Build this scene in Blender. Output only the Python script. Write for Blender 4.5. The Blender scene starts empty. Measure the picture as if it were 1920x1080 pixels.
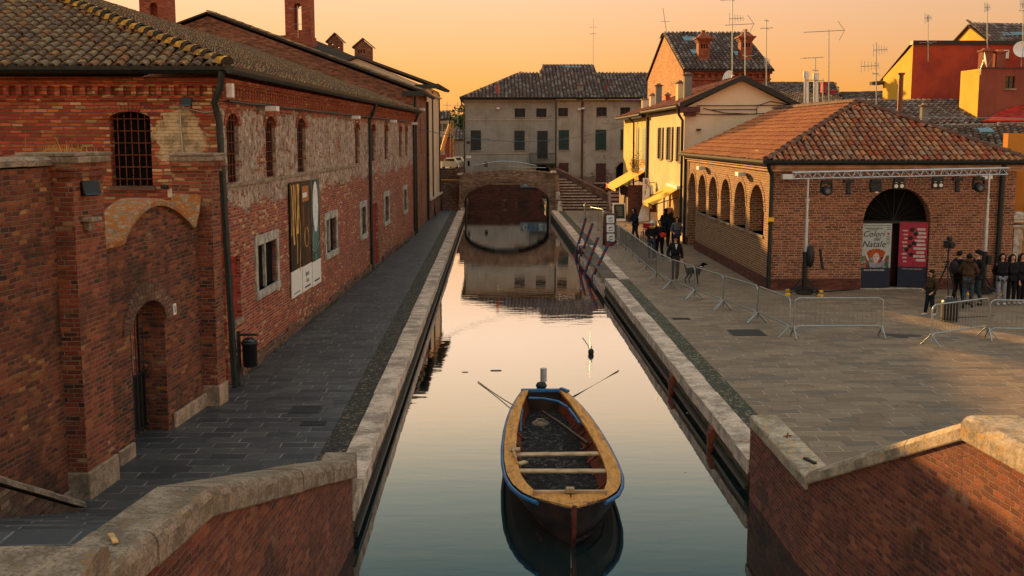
import bpy, bmesh, math, random
from mathutils import Vector, Matrix, noise
random.seed(7)
S = bpy.context.scene
R = math.radians
# ---------------------------------------------------------------- camera
CAMH = 5.5
FPX = 2100.0
TH = math.atan(285 / FPX)
YAW = R(1.0002)
cd = bpy.data.cameras.new('camera'); cam = bpy.data.objects.new('camera', cd)
S.collection.objects.link(cam); S.camera = cam
cd.sensor_width = 36; cd.lens = FPX / 1920 * 36; cd.clip_start = .1; cd.clip_end = 3000
cam.location = (0, 0, CAMH); cam.rotation_euler = (math.pi / 2 - TH, 0, -YAW)
# ---------------------------------------------------------------- sky, sun, exposure
SUN_AZ, SUN_EL = 28.0, 13.3          # degrees left of +Y, degrees up
W = bpy.data.worlds.new('World'); S.world = W; W.use_nodes = True
wn = W.node_tree; wn.nodes.clear()
def s2l(c):
    return tuple((x / 255 / 12.92) if x / 255 <= .04045 else (((x / 255) + .055) / 1.055) ** 2.4 for x in c)
def L4(*c): return s2l(c) + (1,)
tc = wn.nodes.new('ShaderNodeTexCoord'); sx = wn.nodes.new('ShaderNodeSeparateXYZ')
wn.links.new(tc.outputs['Generated'], sx.inputs[0])
mr = wn.nodes.new('ShaderNodeMapRange'); mr.inputs['From Min'].default_value = 0; mr.inputs['From Max'].default_value = 1
wn.links.new(sx.outputs['Z'], mr.inputs['Value'])
def ramp(tree, stops, interp='LINEAR'):
    r = tree.nodes.new('ShaderNodeValToRGB'); r.color_ramp.interpolation = interp
    e = r.color_ramp.elements
    while len(e) < len(stops): e.new(.5)
    for k, (p, c) in enumerate(stops): e[k].position = p; e[k].color = c if len(c) == 4 else tuple(c) + (1,)
    return r
sn = lambda d: math.sin(R(d))
rp = ramp(wn, [(0, L4(246, 162, 78)), (sn(2.5), L4(254, 176, 92)), (sn(6.5), L4(250, 196, 150)), (sn(10), L4(253, 216, 184)),
               (sn(14), L4(238, 208, 172)), (sn(18), L4(176, 178, 162)), (sn(23), L4(98, 126, 126)), (sn(32), L4(120, 146, 152)), (sn(45), L4(204, 208, 204)), (1, L4(222, 218, 210))])
wn.links.new(mr.outputs[0], rp.inputs[0])
# the side away from the sun is duller and browner
mx = wn.nodes.new('ShaderNodeMapRange'); mx.inputs['From Min'].default_value = 0.02; mx.inputs['From Max'].default_value = .5
wn.links.new(sx.outputs['X'], mx.inputs['Value'])
mixs = wn.nodes.new('ShaderNodeMix'); mixs.data_type = 'RGBA'; mixs.blend_type = 'MULTIPLY'
wn.links.new(mx.outputs[0], mixs.inputs[0]); wn.links.new(rp.outputs[0], mixs.inputs[6]); mixs.inputs[7].default_value = (.72, .74, .78, 1)
sky = wn.nodes.new('ShaderNodeTexSky'); sky.sky_type = 'NISHITA'; sky.sun_disc = False
sky.sun_elevation = R(SUN_EL); sky.sun_rotation = R(-SUN_AZ); sky.air_density = 1.6; sky.dust_density = 3
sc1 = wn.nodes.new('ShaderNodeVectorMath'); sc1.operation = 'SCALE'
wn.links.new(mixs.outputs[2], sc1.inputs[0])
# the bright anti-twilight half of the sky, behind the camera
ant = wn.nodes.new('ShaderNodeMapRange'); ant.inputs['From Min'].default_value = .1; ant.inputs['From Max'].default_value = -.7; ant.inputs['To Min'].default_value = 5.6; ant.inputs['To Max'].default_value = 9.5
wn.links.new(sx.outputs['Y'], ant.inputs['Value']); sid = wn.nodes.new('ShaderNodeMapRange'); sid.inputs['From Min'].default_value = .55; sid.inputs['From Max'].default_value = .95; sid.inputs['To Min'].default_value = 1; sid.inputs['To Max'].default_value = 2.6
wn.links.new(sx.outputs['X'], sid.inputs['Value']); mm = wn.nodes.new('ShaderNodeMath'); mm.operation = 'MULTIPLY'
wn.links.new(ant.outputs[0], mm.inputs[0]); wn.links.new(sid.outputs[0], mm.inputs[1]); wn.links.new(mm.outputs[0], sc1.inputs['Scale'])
sc2 = wn.nodes.new('ShaderNodeVectorMath'); sc2.operation = 'SCALE'; sc2.inputs['Scale'].default_value = .015
wn.links.new(sky.outputs[0], sc2.inputs[0])
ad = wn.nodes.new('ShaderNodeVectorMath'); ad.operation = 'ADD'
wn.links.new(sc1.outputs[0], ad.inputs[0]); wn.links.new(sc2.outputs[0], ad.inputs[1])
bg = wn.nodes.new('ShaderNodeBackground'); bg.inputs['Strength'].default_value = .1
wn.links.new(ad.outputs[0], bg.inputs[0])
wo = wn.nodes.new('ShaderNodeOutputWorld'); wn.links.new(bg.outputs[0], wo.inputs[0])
sl = bpy.data.lights.new('sun', 'SUN'); so = bpy.data.objects.new('sun', sl); S.collection.objects.link(so)
sl.energy = 5.0; sl.angle = R(.6); sl.color = (1.0, .55, .17)
sd = Vector((-math.sin(R(SUN_AZ)) * math.cos(R(SUN_EL)), math.cos(R(SUN_AZ)) * math.cos(R(SUN_EL)), math.sin(R(SUN_EL))))
so.rotation_euler = sd.to_track_quat('Z', 'Y').to_euler(); so.location = (-20, 60, 40)
S.view_settings.view_transform = 'Standard'; S.view_settings.look = 'None'; S.view_settings.gamma = 1
S.view_settings.exposure = 1.0
S.cycles.max_bounces = 6; S.cycles.use_denoising = True
# ---------------------------------------------------------------- helpers
def pt(px, py, Y=None, z=None, X=None):
    """the point on the plane Y=, z= or X= that the photograph shows at (px, py)"""
    F = Vector((math.sin(YAW) * math.cos(TH), math.cos(YAW) * math.cos(TH), -math.sin(TH)))
    Rr = Vector((math.cos(YAW), -math.sin(YAW), 0)); U = Vector((math.sin(YAW) * math.sin(TH), math.cos(YAW) * math.sin(TH), math.cos(TH)))
    d = F + Rr * ((px - 960) / FPX) - U * ((py - 540) / FPX)
    t = Y / d.y if Y is not None else ((z - CAMH) / d.z if z is not None else X / d.x)
    return Vector((d.x * t, d.y * t, CAMH + d.z * t))
OFF = {}
def link(o): S.collection.objects.link(o); return o
def thing(name, label, cat, loc=(0, 0, 0), group=None, local=False, rotz=0):
    o = link(bpy.data.objects.new(name, None)); o.location = loc; o.rotation_euler = (0, 0, rotz)
    o.empty_display_size = .2
    o['label'] = label; o['category'] = cat
    if group: o['group'] = group
    OFF[o.name] = Vector((0, 0, 0)) if local else Vector(loc)
    return o
def tag(o, label=None, cat=None, group=None, kind=None):
    if label: o['label'] = label
    if cat: o['category'] = cat
    if group: o['group'] = group
    if kind: o['kind'] = kind
    return o
def copy_tree(o, parent=None):
    c = o.copy(); link(c); c.parent = parent
    for ch in list(o.children): copy_tree(ch, c)
    return c
class MB:
    def __init__(s): s.v = []; s.f = []; s.m = []; s.r = []; s.sm = []
    def add(s, vs, fs, m=0, r=None, smooth=False):
        b = len(s.v); s.v += [tuple(v) for v in vs]
        if r is None: r = random.random()
        for f in fs: s.f.append(tuple(b + i for i in f)); s.m.append(m); s.r.append(r); s.sm.append(smooth)
        return s
    def poly(s, pts, m=0, r=None): return s.add(pts, [tuple(range(len(pts)))], m, r)
    def box(s, c, d, rz=0, m=0, rx=0, ry=0, taper=1):
        M = Matrix.Rotation(rz, 3, 'Z') @ Matrix.Rotation(ry, 3, 'Y') @ Matrix.Rotation(rx, 3, 'X')
        vs = []
        for z in (-.5, .5):
            k = 1 if z < 0 else taper
            for x, y in ((-.5, -.5), (.5, -.5), (.5, .5), (-.5, .5)):
                vs.append(Vector(c) + M @ Vector((x * d[0] * k, y * d[1] * k, z * d[2])))
        return s.add(vs, [(3, 2, 1, 0), (4, 5, 6, 7), (0, 1, 5, 4), (1, 2, 6, 5), (2, 3, 7, 6), (3, 0, 4, 7)], m)
    def bb(s, x0, x1, y0, y1, z0, z1, m=0): return s.box(((x0 + x1) / 2, (y0 + y1) / 2, (z0 + z1) / 2), (x1 - x0, y1 - y0, z1 - z0), m=m)
    def hexa(s, b4, t4, m=0): return s.add(list(b4) + list(t4), [(3, 2, 1, 0), (4, 5, 6, 7), (0, 1, 5, 4), (1, 2, 6, 5), (2, 3, 7, 6), (3, 0, 4, 7)], m)
    def tube(s, pts, r, n=8, m=0, r2=None, caps=True):
        pts = [Vector(p) for p in pts]; rings = []; N = len(pts); prev = None
        for i, p in enumerate(pts):
            t = (pts[min(i + 1, N - 1)] - pts[max(i - 1, 0)]).normalized()
            a = prev if prev is not None else (Vector((0, 0, 1)) if abs(t.z) < .9 else Vector((1, 0, 0)))
            a = (a - t * a.dot(t)).normalized(); prev = a; b = t.cross(a)
            rr = r if r2 is None else r + (r2 - r) * i / (N - 1)
            if isinstance(r, (list, tuple)): rr = r[i]
            rings.append([p + (a * math.cos(2 * math.pi * k / n) + b * math.sin(2 * math.pi * k / n)) * rr for k in range(n)])
        vs = [v for q in rings for v in q]
        fs = [(i * n + k, i * n + (k + 1) % n, (i + 1) * n + (k + 1) % n, (i + 1) * n + k) for i in range(N - 1) for k in range(n)]
        s.add(vs, fs, m, smooth=n > 5)
        if caps: s.add(rings[0], [tuple(range(n))[::-1]], m); s.add(rings[-1], [tuple(range(n))], m)
        return s
    def lathe(s, c, prof, n=16, m=0, sx=1, sy=1):
        vs = []
        for r, z in prof:
            for k in range(n):
                a = 2 * math.pi * k / n; vs.append((c[0] + r * math.cos(a) * sx, c[1] + r * math.sin(a) * sy, c[2] + z))
        fs = [(i * n + k, i * n + (k + 1) % n, (i + 1) * n + (k + 1) % n, (i + 1) * n + k) for i in range(len(prof) - 1) for k in range(n)]
        s.add(vs, fs, m, smooth=True)
        s.add(vs[:n], [tuple(range(n))[::-1]], m); s.add(vs[-n:], [tuple(range(n))], m)
        return s
    def ball(s, c, r, n=10, m=0):
        r = (r, r, r) if isinstance(r, (int, float)) else r
        k = max(4, n // 2); vs = []
        for i in range(k + 1):
            ph = math.pi * i / k - math.pi / 2
            for j in range(n):
                a = 2 * math.pi * j / n
                vs.append((c[0] + r[0] * math.cos(ph) * math.cos(a), c[1] + r[1] * math.cos(ph) * math.sin(a), c[2] + r[2] * math.sin(ph)))
        fs = [(i * n + j, i * n + (j + 1) % n, (i + 1) * n + (j + 1) % n, (i + 1) * n + j) for i in range(k) for j in range(n)]
        return s.add(vs, fs, m, smooth=True)
    def sweep(s, path, prof, m=0, side=None):
        """prof: list of (sideways, up); path: 3-D points; sideways = horizontal right of the path"""
        rings = []; P = [Vector(p) for p in path]; N = len(P); n = len(prof)
        for i, p in enumerate(P):
            t = (P[min(i + 1, N - 1)] - P[max(i - 1, 0)]); h = Vector((t.y, -t.x, 0)).normalized() if side is None else Vector(side)
            rings.append([p + h * a + Vector((0, 0, b)) for a, b in prof])
        for i in range(N - 1):
            vs = rings[i] + rings[i + 1]
            s.add(vs, [(k, (k + 1) % n, n + (k + 1) % n, n + k) for k in range(n)], m)
        s.add(rings[0], [tuple(range(n))[::-1]], m); s.add(rings[-1], [tuple(range(n))], m)
        return s
    def build(s, name, mat, parent=None, origin=None, bevel=0, label=None):
        off = Vector((0, 0, 0))
        if parent is not None:
            off = OFF[parent.name]
        elif origin is not None: off = Vector(origin)
        me = bpy.data.meshes.new(name)
        me.from_pydata([(v[0] - off.x, v[1] - off.y, v[2] - off.z) for v in s.v], [], s.f)
        mats = mat if isinstance(mat, (list, tuple)) else [mat]
        for x in mats: me.materials.append(x)
        me.polygons.foreach_set('material_index', s.m)
        me.polygons.foreach_set('use_smooth', s.sm)
        at = me.attributes.new('rnd', 'FLOAT', 'FACE'); at.data.foreach_set('value', s.r)
        me.update()
        uv = me.uv_layers.new(name='UVMap'); dat = [0.0] * (2 * len(me.loops)); V = s.v
        for p in me.polygons:
            n = p.normal
            if abs(n.z) > .93 or n.length < .5:
                for li in p.loop_indices:
                    q = V[me.loops[li].vertex_index]; dat[2 * li] = q[0]; dat[2 * li + 1] = q[1]
            else:
                h = math.hypot(n.x, n.y); tx, ty = -n.y / h, n.x / h
                bx, by, bz = n.z * -ty * -1 * -1, n.z * tx, h   # n x t
                bx = -n.z * ty; by = n.z * tx; bz = n.x * ty - n.y * tx
                for li in p.loop_indices:
                    q = V[me.loops[li].vertex_index]
                    dat[2 * li] = q[0] * tx + q[1] * ty; dat[2 * li + 1] = q[0] * bx + q[1] * by + q[2] * bz
        uv.data.foreach_set('uv', dat)
        o = link(bpy.data.objects.new(name, me)); o.parent = parent
        if parent is None and origin is not None: o.location = origin
        OFF[o.name] = off
        if bevel:
            b = o.modifiers.new('bevel', 'BEVEL'); b.width = bevel; b.segments = 2; b.limit_method = 'ANGLE'
        if label: o['label'] = label
        return o
# a vertical wall frame: A -> B on the ground, outside on the right of A -> B
class WF:
    def __init__(s, A, B):
        s.A = Vector((A[0], A[1], 0)); d = Vector((B[0] - A[0], B[1] - A[1], 0)); s.L = d.length; s.u = d.normalized(); s.n = Vector((s.u.y, -s.u.x, 0))
    def p(s, a, o, z): q = s.A + s.u * a + s.n * o; return Vector((q.x, q.y, z))
    def box(s, mb, a0, a1, o0, o1, z0, z1, m=0):
        return mb.hexa([s.p(a0, o0, z0), s.p(a1, o0, z0), s.p(a1, o1, z0), s.p(a0, o1, z0)][::-1], [s.p(a0, o0, z1), s.p(a1, o0, z1), s.p(a1, o1, z1), s.p(a0, o1, z1)][::-1], m)
    def wall(s, mb, z0, z1, holes=(), rev=.25, m=0, a0=0, a1=None):
        a1 = s.L if a1 is None else a1
        xs = sorted(set([a0, a1] + [h[0] for h in holes] + [h[1] for h in holes])); zs = sorted(set([z0, z1] + [h[2] for h in holes] + [h[3] for h in holes]))
        for i in range(len(xs) - 1):
            for j in range(len(zs) - 1):
                cx, cz = (xs[i] + xs[i + 1]) / 2, (zs[j] + zs[j + 1]) / 2
                if any(h[0] < cx < h[1] and h[2] < cz < h[3] for h in holes): continue
                mb.poly([s.p(xs[i], 0, zs[j]), s.p(xs[i + 1], 0, zs[j]), s.p(xs[i + 1], 0, zs[j + 1]), s.p(xs[i], 0, zs[j + 1])], m)
        for h in holes:
            ar = s.arc(h); top = h[3]
            if len(h) > 4 and h[4] > 0:
                for k in range(len(ar) - 1):
                    (xa, za), (xb, zb) = ar[k], ar[k + 1]
                    mb.poly([s.p(xa, 0, za), s.p(xb, 0, zb), s.p(xb, 0, top), s.p(xa, 0, top)], m)
            out = [(h[0], h[2])] + ar + [(h[1], h[2])]
            for k in range(len(out)):
                (xa, za), (xb, zb) = out[k], out[(k + 1) % len(out)]
                if k == len(out) - 1 and h[2] <= z0 + 1e-4: continue
                mb.poly([s.p(xa, 0, za), s.p(xa, -rev, za), s.p(xb, -rev, zb), s.p(xb, 0, zb)], m)
    def arc(s, h, n=12):
        rise = h[4] if len(h) > 4 else 0
        if rise <= 0: return [(h[0], h[3]), (h[1], h[3])]
        w = (h[1] - h[0]) / 2; c = (h[0] + h[1]) / 2; zs = h[3] - rise
        return [(c - w * math.cos(math.pi * k / n), zs + rise * math.sin(math.pi * k / n)) for k in range(n + 1)]
    def pane(s, mb, h, o, m=0):
        out = [(h[0], h[2])] + s.arc(h) + [(h[1], h[2])]
        return mb.poly([s.p(a, o, z) for a, z in out][::-1], m)
    def ring(s, mb, h, w, o0, o1, m=0, n=14):
        """a band of voussoirs round the arch of the hole h"""
        rise = h[4]; W_ = (h[1] - h[0]) / 2; c = (h[0] + h[1]) / 2; zs = h[3] - rise
        for k in range(n):
            a, b = math.pi * k / n + .008, math.pi * (k + 1) / n - .008
            q = [(c - W_ * math.cos(a), zs + rise * math.sin(a)), (c - W_ * math.cos(b), zs + rise * math.sin(b)),
                 (c - (W_ + w) * math.cos(b), zs + (rise + w) * math.sin(b)), (c - (W_ + w) * math.cos(a), zs + (rise + w) * math.sin(a))]
            mb.hexa([s.p(x, o0, z) for x, z in q], [s.p(x, o1, z) for x, z in q], m)
    def lin(s, mb, a0, a1, o, z0, z1, w=.03, m=0): return s.box(mb, a0, a1, o, o + w, z0, z1, m)
def text(s, size, mat, parent, loc, rot, name='lettering', ext=.002, align='CENTER', shear=0, sx=1):
    c = bpy.data.curves.new('t', 'FONT'); c.body = s; c.size = size; c.extrude = ext; c.align_x = align; c.align_y = 'CENTER'; c.shear = shear
    c.resolution_u = 2
    o = bpy.data.objects.new('t', c); link(o)
    dg = bpy.context.evaluated_depsgraph_get(); me = bpy.data.meshes.new_from_object(o.evaluated_get(dg))
    bpy.data.objects.remove(o); bpy.data.curves.remove(c)
    M = Matrix.Translation(Vector(loc) - OFF[parent.name]) @ rot.to_4x4() @ Matrix.Diagonal((sx, 1, 1, 1)); me.transform(M)
    me.materials.clear(); me.materials.append(mat); me.name = name
    q = link(bpy.data.objects.new(name, me)); q.parent = parent; OFF[q.name] = OFF[parent.name]
    return q
FACE_CAM = Matrix.Rotation(math.pi / 2, 3, 'X')      # upright text facing -Y
def roof_tiles(mb, O, U, V, inside, ur, vr, pw=.24, pl=.38, r=.085, seg=4, jit=.012, m=0, lift=.0):
    O = Vector(O); U = Vector(U).normalized(); V = Vector(V).normalized(); N = U.cross(V)
    if N.z < 0: N = -N
    nu = int((ur[1] - ur[0]) / pw) + 1; nv = int((vr[1] - vr[0]) / pl) + 1
    for i in range(nu):
        u = ur[0] + (i + .5) * pw
        for j in range(nv):
            v = vr[0] + j * pl
            if not inside(u, v + pl * .5): continue
            uu = u + random.uniform(-jit, jit); vv = v + random.uniform(-jit, jit) * 2; tw = random.uniform(-.02, .02); rr = r * random.uniform(.94, 1.06)
            vs = []
            for (e, ra, h) in ((-.02, rr, .045), (pl * 1.06, rr * .8, .012)):
                for k in range(seg + 1):
                    a = math.pi * k / seg
                    vs.append(O + U * (uu + (tw if e > 0 else 0) - ra * math.cos(a)) + V * (vv + e) + N * (h + ra * .85 * math.sin(a) + lift))
            n = seg + 1
            mb.add(vs, [(k, k + 1, n + k + 1, n + k) for k in range(seg)], m, smooth=True)
            # lower rim
            lo = [O + U * (uu - rr * math.cos(math.pi * k / seg)) + V * (vv - .02) + N * (.045 + rr * .85 * math.sin(math.pi * k / seg) + lift) for k in range(n)]
            li = [O + U * (uu - rr * .8 * math.cos(math.pi * k / seg)) + V * (vv - .01) + N * (.03 + rr * .85 * .76 * math.sin(math.pi * k / seg) + lift) for k in range(n)]
            mb.add(lo + li, [(k, n + k, n + k + 1, k + 1) for k in range(seg)], m, r=mb.r[-1])
def ridge_tiles(mb, A, B, pl=.4, r=.13, m=0, n=6, rim=None):
    A = Vector(A); B = Vector(B); d = (B - A); L = d.length; d.normalize(); side = Vector((d.y, -d.x, 0)).normalized(); up = side.cross(d)
    if up.z < 0: up = -up
    k = int(L / pl)
    for i in range(k + 1):
        a = A + d * (i * pl); b = A + d * min(L, (i + 1) * pl + .05); vs = []; rj = r * random.uniform(.93, 1.07)
        for p, ra, h in ((a, rj, .06 if rim else .035), (b, rj * .78, 0)):
            vs += [p + side * (ra * math.cos(math.pi * q / n)) + up * (ra * math.sin(math.pi * q / n) + h - .03) for q in range(n + 1)]
        q_ = n + 1
        mb.add(vs, [(q, q + 1, q_ + q + 1, q_ + q) for q in range(n)], m, smooth=True)
        mb.add(vs[:q_], [tuple(range(q_))], m if rim is None else rim)
        if rim is not None: c_ = [v + d * (pl * .72) - up * .0 for v in vs[:q_]]; c2 = [v + d * (pl * 1.02) + up * .012 for v in vs[:q_]]; mb.add([x.lerp(a + d * pl * .8, .13) for x in c_] + [x.lerp(a + d * pl, .13) for x in c2], [(q, q + 1, q_ + q + 1, q_ + q) for q in range(n)], rim)
# ---------------------------------------------------------------- materials
class NT:
    def __init__(s, name, rough=.8, spec=.3):
        s.mat = bpy.data.materials.new(name); s.mat.use_nodes = True; s.t = s.mat.node_tree
        s.b = s.t.nodes['Principled BSDF']; s.b.inputs['Roughness'].default_value = rough; s.b.inputs['Specular IOR Level'].default_value = spec
    def n(s, ty, ins=None, **pr):
        x = s.t.nodes.new('ShaderNode' + ty)
        for k, v in pr.items(): setattr(x, k, v)
        for k, v in (ins or {}).items(): s.put(x.inputs[k], v)
        return x
    def put(s, sock, v):
        if isinstance(v, bpy.types.NodeSocket): s.t.links.new(v, sock)
        else:
            try: sock.default_value = v
            except Exception: sock.default_value = tuple(v)[:3]
    def ma(s, op, a, b=None, c=None, clamp=False):
        x = s.n('Math', {0: a}, operation=op, use_clamp=clamp)
        if b is not None: s.put(x.inputs[1], b)
        if c is not None: s.put(x.inputs[2], c)
        return x.outputs[0]
    def mix(s, f, a, b, blend='MIX'):
        x = s.n('Mix', data_type='RGBA', blend_type=blend); s.put(x.inputs[0], f)
        s.put(x.inputs[6], a if isinstance(a, bpy.types.NodeSocket) else tuple(a[:3]) + (1,)); s.put(x.inputs[7], b if isinstance(b, bpy.types.NodeSocket) else tuple(b[:3]) + (1,))
        return x.outputs[2]
    def ramp(s, f, stops, interp='LINEAR'):
        x = ramp(s.t, stops, interp); s.put(x.inputs[0], f); return x.outputs[0]
    def noise(s, vec, scale, det=4, rough=.55, dist=0):
        x = s.n('TexNoise', {'Scale': scale, 'Detail': det, 'Roughness': rough, 'Distortion': dist})
        if vec is not None: s.put(x.inputs['Vector'], vec)
        return x.outputs['Fac']
    def sm(s, v, a, b): return s.n('MapRange', {'Value': v, 'From Min': a, 'From Max': b}, interpolation_type='SMOOTHSTEP').outputs[0]
    def uv(s): return s.n('TexCoord').outputs['UV']
    def obj(s): return s.n('TexCoord').outputs['Object']
    def bump(s, h, dist=.01, strength=1.0, normal=None):
        x = s.n('Bump', {'Height': h, 'Distance': dist, 'Strength': strength})
        if normal is not None: s.put(x.inputs['Normal'], normal)
        s.t.links.new(x.outputs[0], s.b.inputs['Normal']); return x.outputs[0]
    def col(s, c): s.put(s.b.inputs['Base Color'], c if isinstance(c, bpy.types.NodeSocket) else tuple(c[:3]) + (1,))
def plain(name, c, rough=.6, spec=.3, metal=0, var=.15, scale=8, bump=0):
    t = NT(name, rough, spec); o = t.obj(); f = t.noise(o, scale, 5)
    c2 = tuple(max(0, x * (1 - 2 * var)) for x in c); c1 = tuple(min(1, x * (1 + var)) for x in c)
    t.col(t.ramp(f, [(.3, c2), (.7, c1)])); t.b.inputs['Metallic'].default_value = metal
    if bump: t.bump(t.noise(o, scale * 5, 4), bump)
    return t.mat
def evens(cols): return [(i / len(cols), c) for i, c in enumerate(cols)]
def brick(name, pal, mortar, bw=.25, bh=.075, mw=.012, distort=.012, dirt=.5, dirtc=(.02, .016, .012), plaster=None, bump=.012, rough=.85, mortvar=.5, joint='block', wsc=.5, dsc=.35, extra=None):
    t = NT(name, rough, .25); uv = t.uv()
    nz = t.n('TexNoise', {'Vector': uv, 'Scale': 3.0, 'Detail': 2}); nf = t.n('TexNoise', {'Vector': uv, 'Scale': 22.0, 'Detail': 2})
    d1 = t.n('VectorMath', {0: nz.outputs['Color'], 1: (.5, .5, .5)}, operation='SUBTRACT').outputs[0]
    d1 = t.n('VectorMath', {0: d1, 'Scale': distort * 3}, operation='SCALE').outputs[0]
    d2 = t.n('VectorMath', {0: nf.outputs['Color'], 1: (.5, .5, .5)}, operation='SUBTRACT').outputs[0]
    d2 = t.n('VectorMath', {0: d2, 'Scale': distort}, operation='SCALE').outputs[0]
    w = t.n('VectorMath', {0: uv, 1: d1}, operation='ADD').outputs[0]; w = t.n('VectorMath', {0: w, 1: d2}, operation='ADD').outputs[0]
    sp = t.n('SeparateXYZ', {0: w}); u, v = sp.outputs[0], sp.outputs[1]
    vv = t.ma('DIVIDE', v, bh); row = t.ma('FLOOR', vv); fv = t.ma('FRACT', vv)
    rn = t.n('TexWhiteNoise', {'W': row}, noise_dimensions='1D').outputs[0]
    off = t.ma('ADD', t.ma('MULTIPLY', row, .5), t.ma('MULTIPLY', rn, wsc))
    uu = t.ma('ADD', t.ma('DIVIDE', u, bw), off); colx = t.ma('FLOOR', uu); fu = t.ma('FRACT', uu)
    du = t.ma('MULTIPLY', t.ma('MINIMUM', fu, t.ma('SUBTRACT', 1.0, fu)), bw); dv = t.ma('MULTIPLY', t.ma('MINIMUM', fv, t.ma('SUBTRACT', 1.0, fv)), bh)
    d = t.ma('MINIMUM', du, dv)
    d = t.ma('ADD', d, t.ma('MULTIPLY', t.ma('SUBTRACT', t.noise(uv, 60, 2), .5), mw * .8))
    mask = t.sm(d, mw * .3, mw * .75)
    idv = t.n('CombineXYZ', {0: colx, 1: row, 2: 3.7}).outputs[0]
    wn_ = t.n('TexWhiteNoise', {'Vector': idv}, noise_dimensions='3D'); rid = wn_.outputs[0]
    # neighbouring bricks come in batches: bias by a low noise
    big = t.noise(uv, dsc, 3)
    rr = t.ma('ADD', t.ma('MULTIPLY', rid, .72), t.ma('MULTIPLY', t.ma('SUBTRACT', big, .36), .95), clamp=True)
    bc = t.ramp(rr, evens(pal), 'CONSTANT')
    fine = t.noise(uv, 40, 5, .7); bc = t.mix(t.ma('MULTIPLY', fine, .55), bc, (.04, .02, .012), 'MIX')
    hs = t.n('HueSaturation', {'Color': bc}); t.put(hs.inputs['Value'], t.ma('ADD', .7, t.ma('MULTIPLY', wn_.outputs[1] if False else t.n('TexWhiteNoise', {'Vector': t.n('CombineXYZ', {0: row, 1: colx, 2: 9.1}).outputs[0]}, noise_dimensions='3D').outputs[0], .65)))
    bc = hs.outputs[0]
    mc = t.mix(t.ma('MULTIPLY', t.noise(uv, 2.2, 4), mortvar * 1.4, clamp=True), mortar, tuple(x * .25 for x in mortar))
    c = t.mix(mask, mc, bc)
    # dirt with a shape of its own, and pale salt bloom
    dm = t.ma('MAXIMUM', t.sm(t.noise(uv, .55, 6, .65), .5, .70), t.ma('MULTIPLY', t.sm(t.noise(uv, 4.5, 6, .8), .56, .64), .6)); c = t.mix(t.ma('MULTIPLY', dm, dirt), c, dirtc)
    h = t.ma('ADD', mask, t.ma('MULTIPLY', fine, .8)); h = t.ma('ADD', h, t.ma('MULTIPLY', rid, .5))
    sl_ = t.sm(t.noise(uv, 1.3, 7, .75), .60, .70); c = t.mix(t.ma('MULTIPLY', sl_, .35), c, (.42, .34, .26))
    if plaster:
        pc, cover, zlo, zhi = plaster     # cover: 0..1 at its fullest band, fading outside zlo..zhi
        vz = t.n('SeparateXYZ', {0: uv}).outputs[1]
        band = t.ma('MULTIPLY', t.sm(vz, zlo - .5, zlo + .35), t.ma('SUBTRACT', 1.0, t.sm(vz, zhi - .25, zhi + .1)))
        pn = t.ma('ADD', t.ma('MULTIPLY', t.noise(uv, .55, 8, .68), .8), t.ma('MULTIPLY', t.noise(uv, 2.6, 4, .6), .2))
        pm = t.sm(t.ma('ADD', pn, t.ma('MULTIPLY', band, .22)), .74 - cover * .26, .765 - cover * .26)
        holes = t.sm(t.noise(uv, 4.2, 5, .75), .54, .57); pm = t.ma('MULTIPLY', pm, t.ma('SUBTRACT', 1.0, holes))
        pcol = t.mix(t.sm(t.noise(uv, 1.1, 6, .7), .35, .65), pc, tuple(x * .5 for x in pc))
        pcol = t.mix(t.sm(t.noise(uv, 11, 7, .85), .40, .66), pcol, (.15, .085, .05)); pcol = t.mix(t.sm(t.noise(uv, 5.5, 6, .85), .54, .62), pcol, (.74, .62, .50))
        c = t.mix(pm, c, pcol); h = t.ma('ADD', t.ma('MULTIPLY', h, t.ma('SUBTRACT', 1.0, pm)), t.ma('MULTIPLY', pm, t.ma('ADD', 2.2, t.noise(uv, 18, 5, .7))))
    if extra: c = extra(t, uv, c)
    t.col(c); t.bump(h, bump); return t.mat
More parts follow.
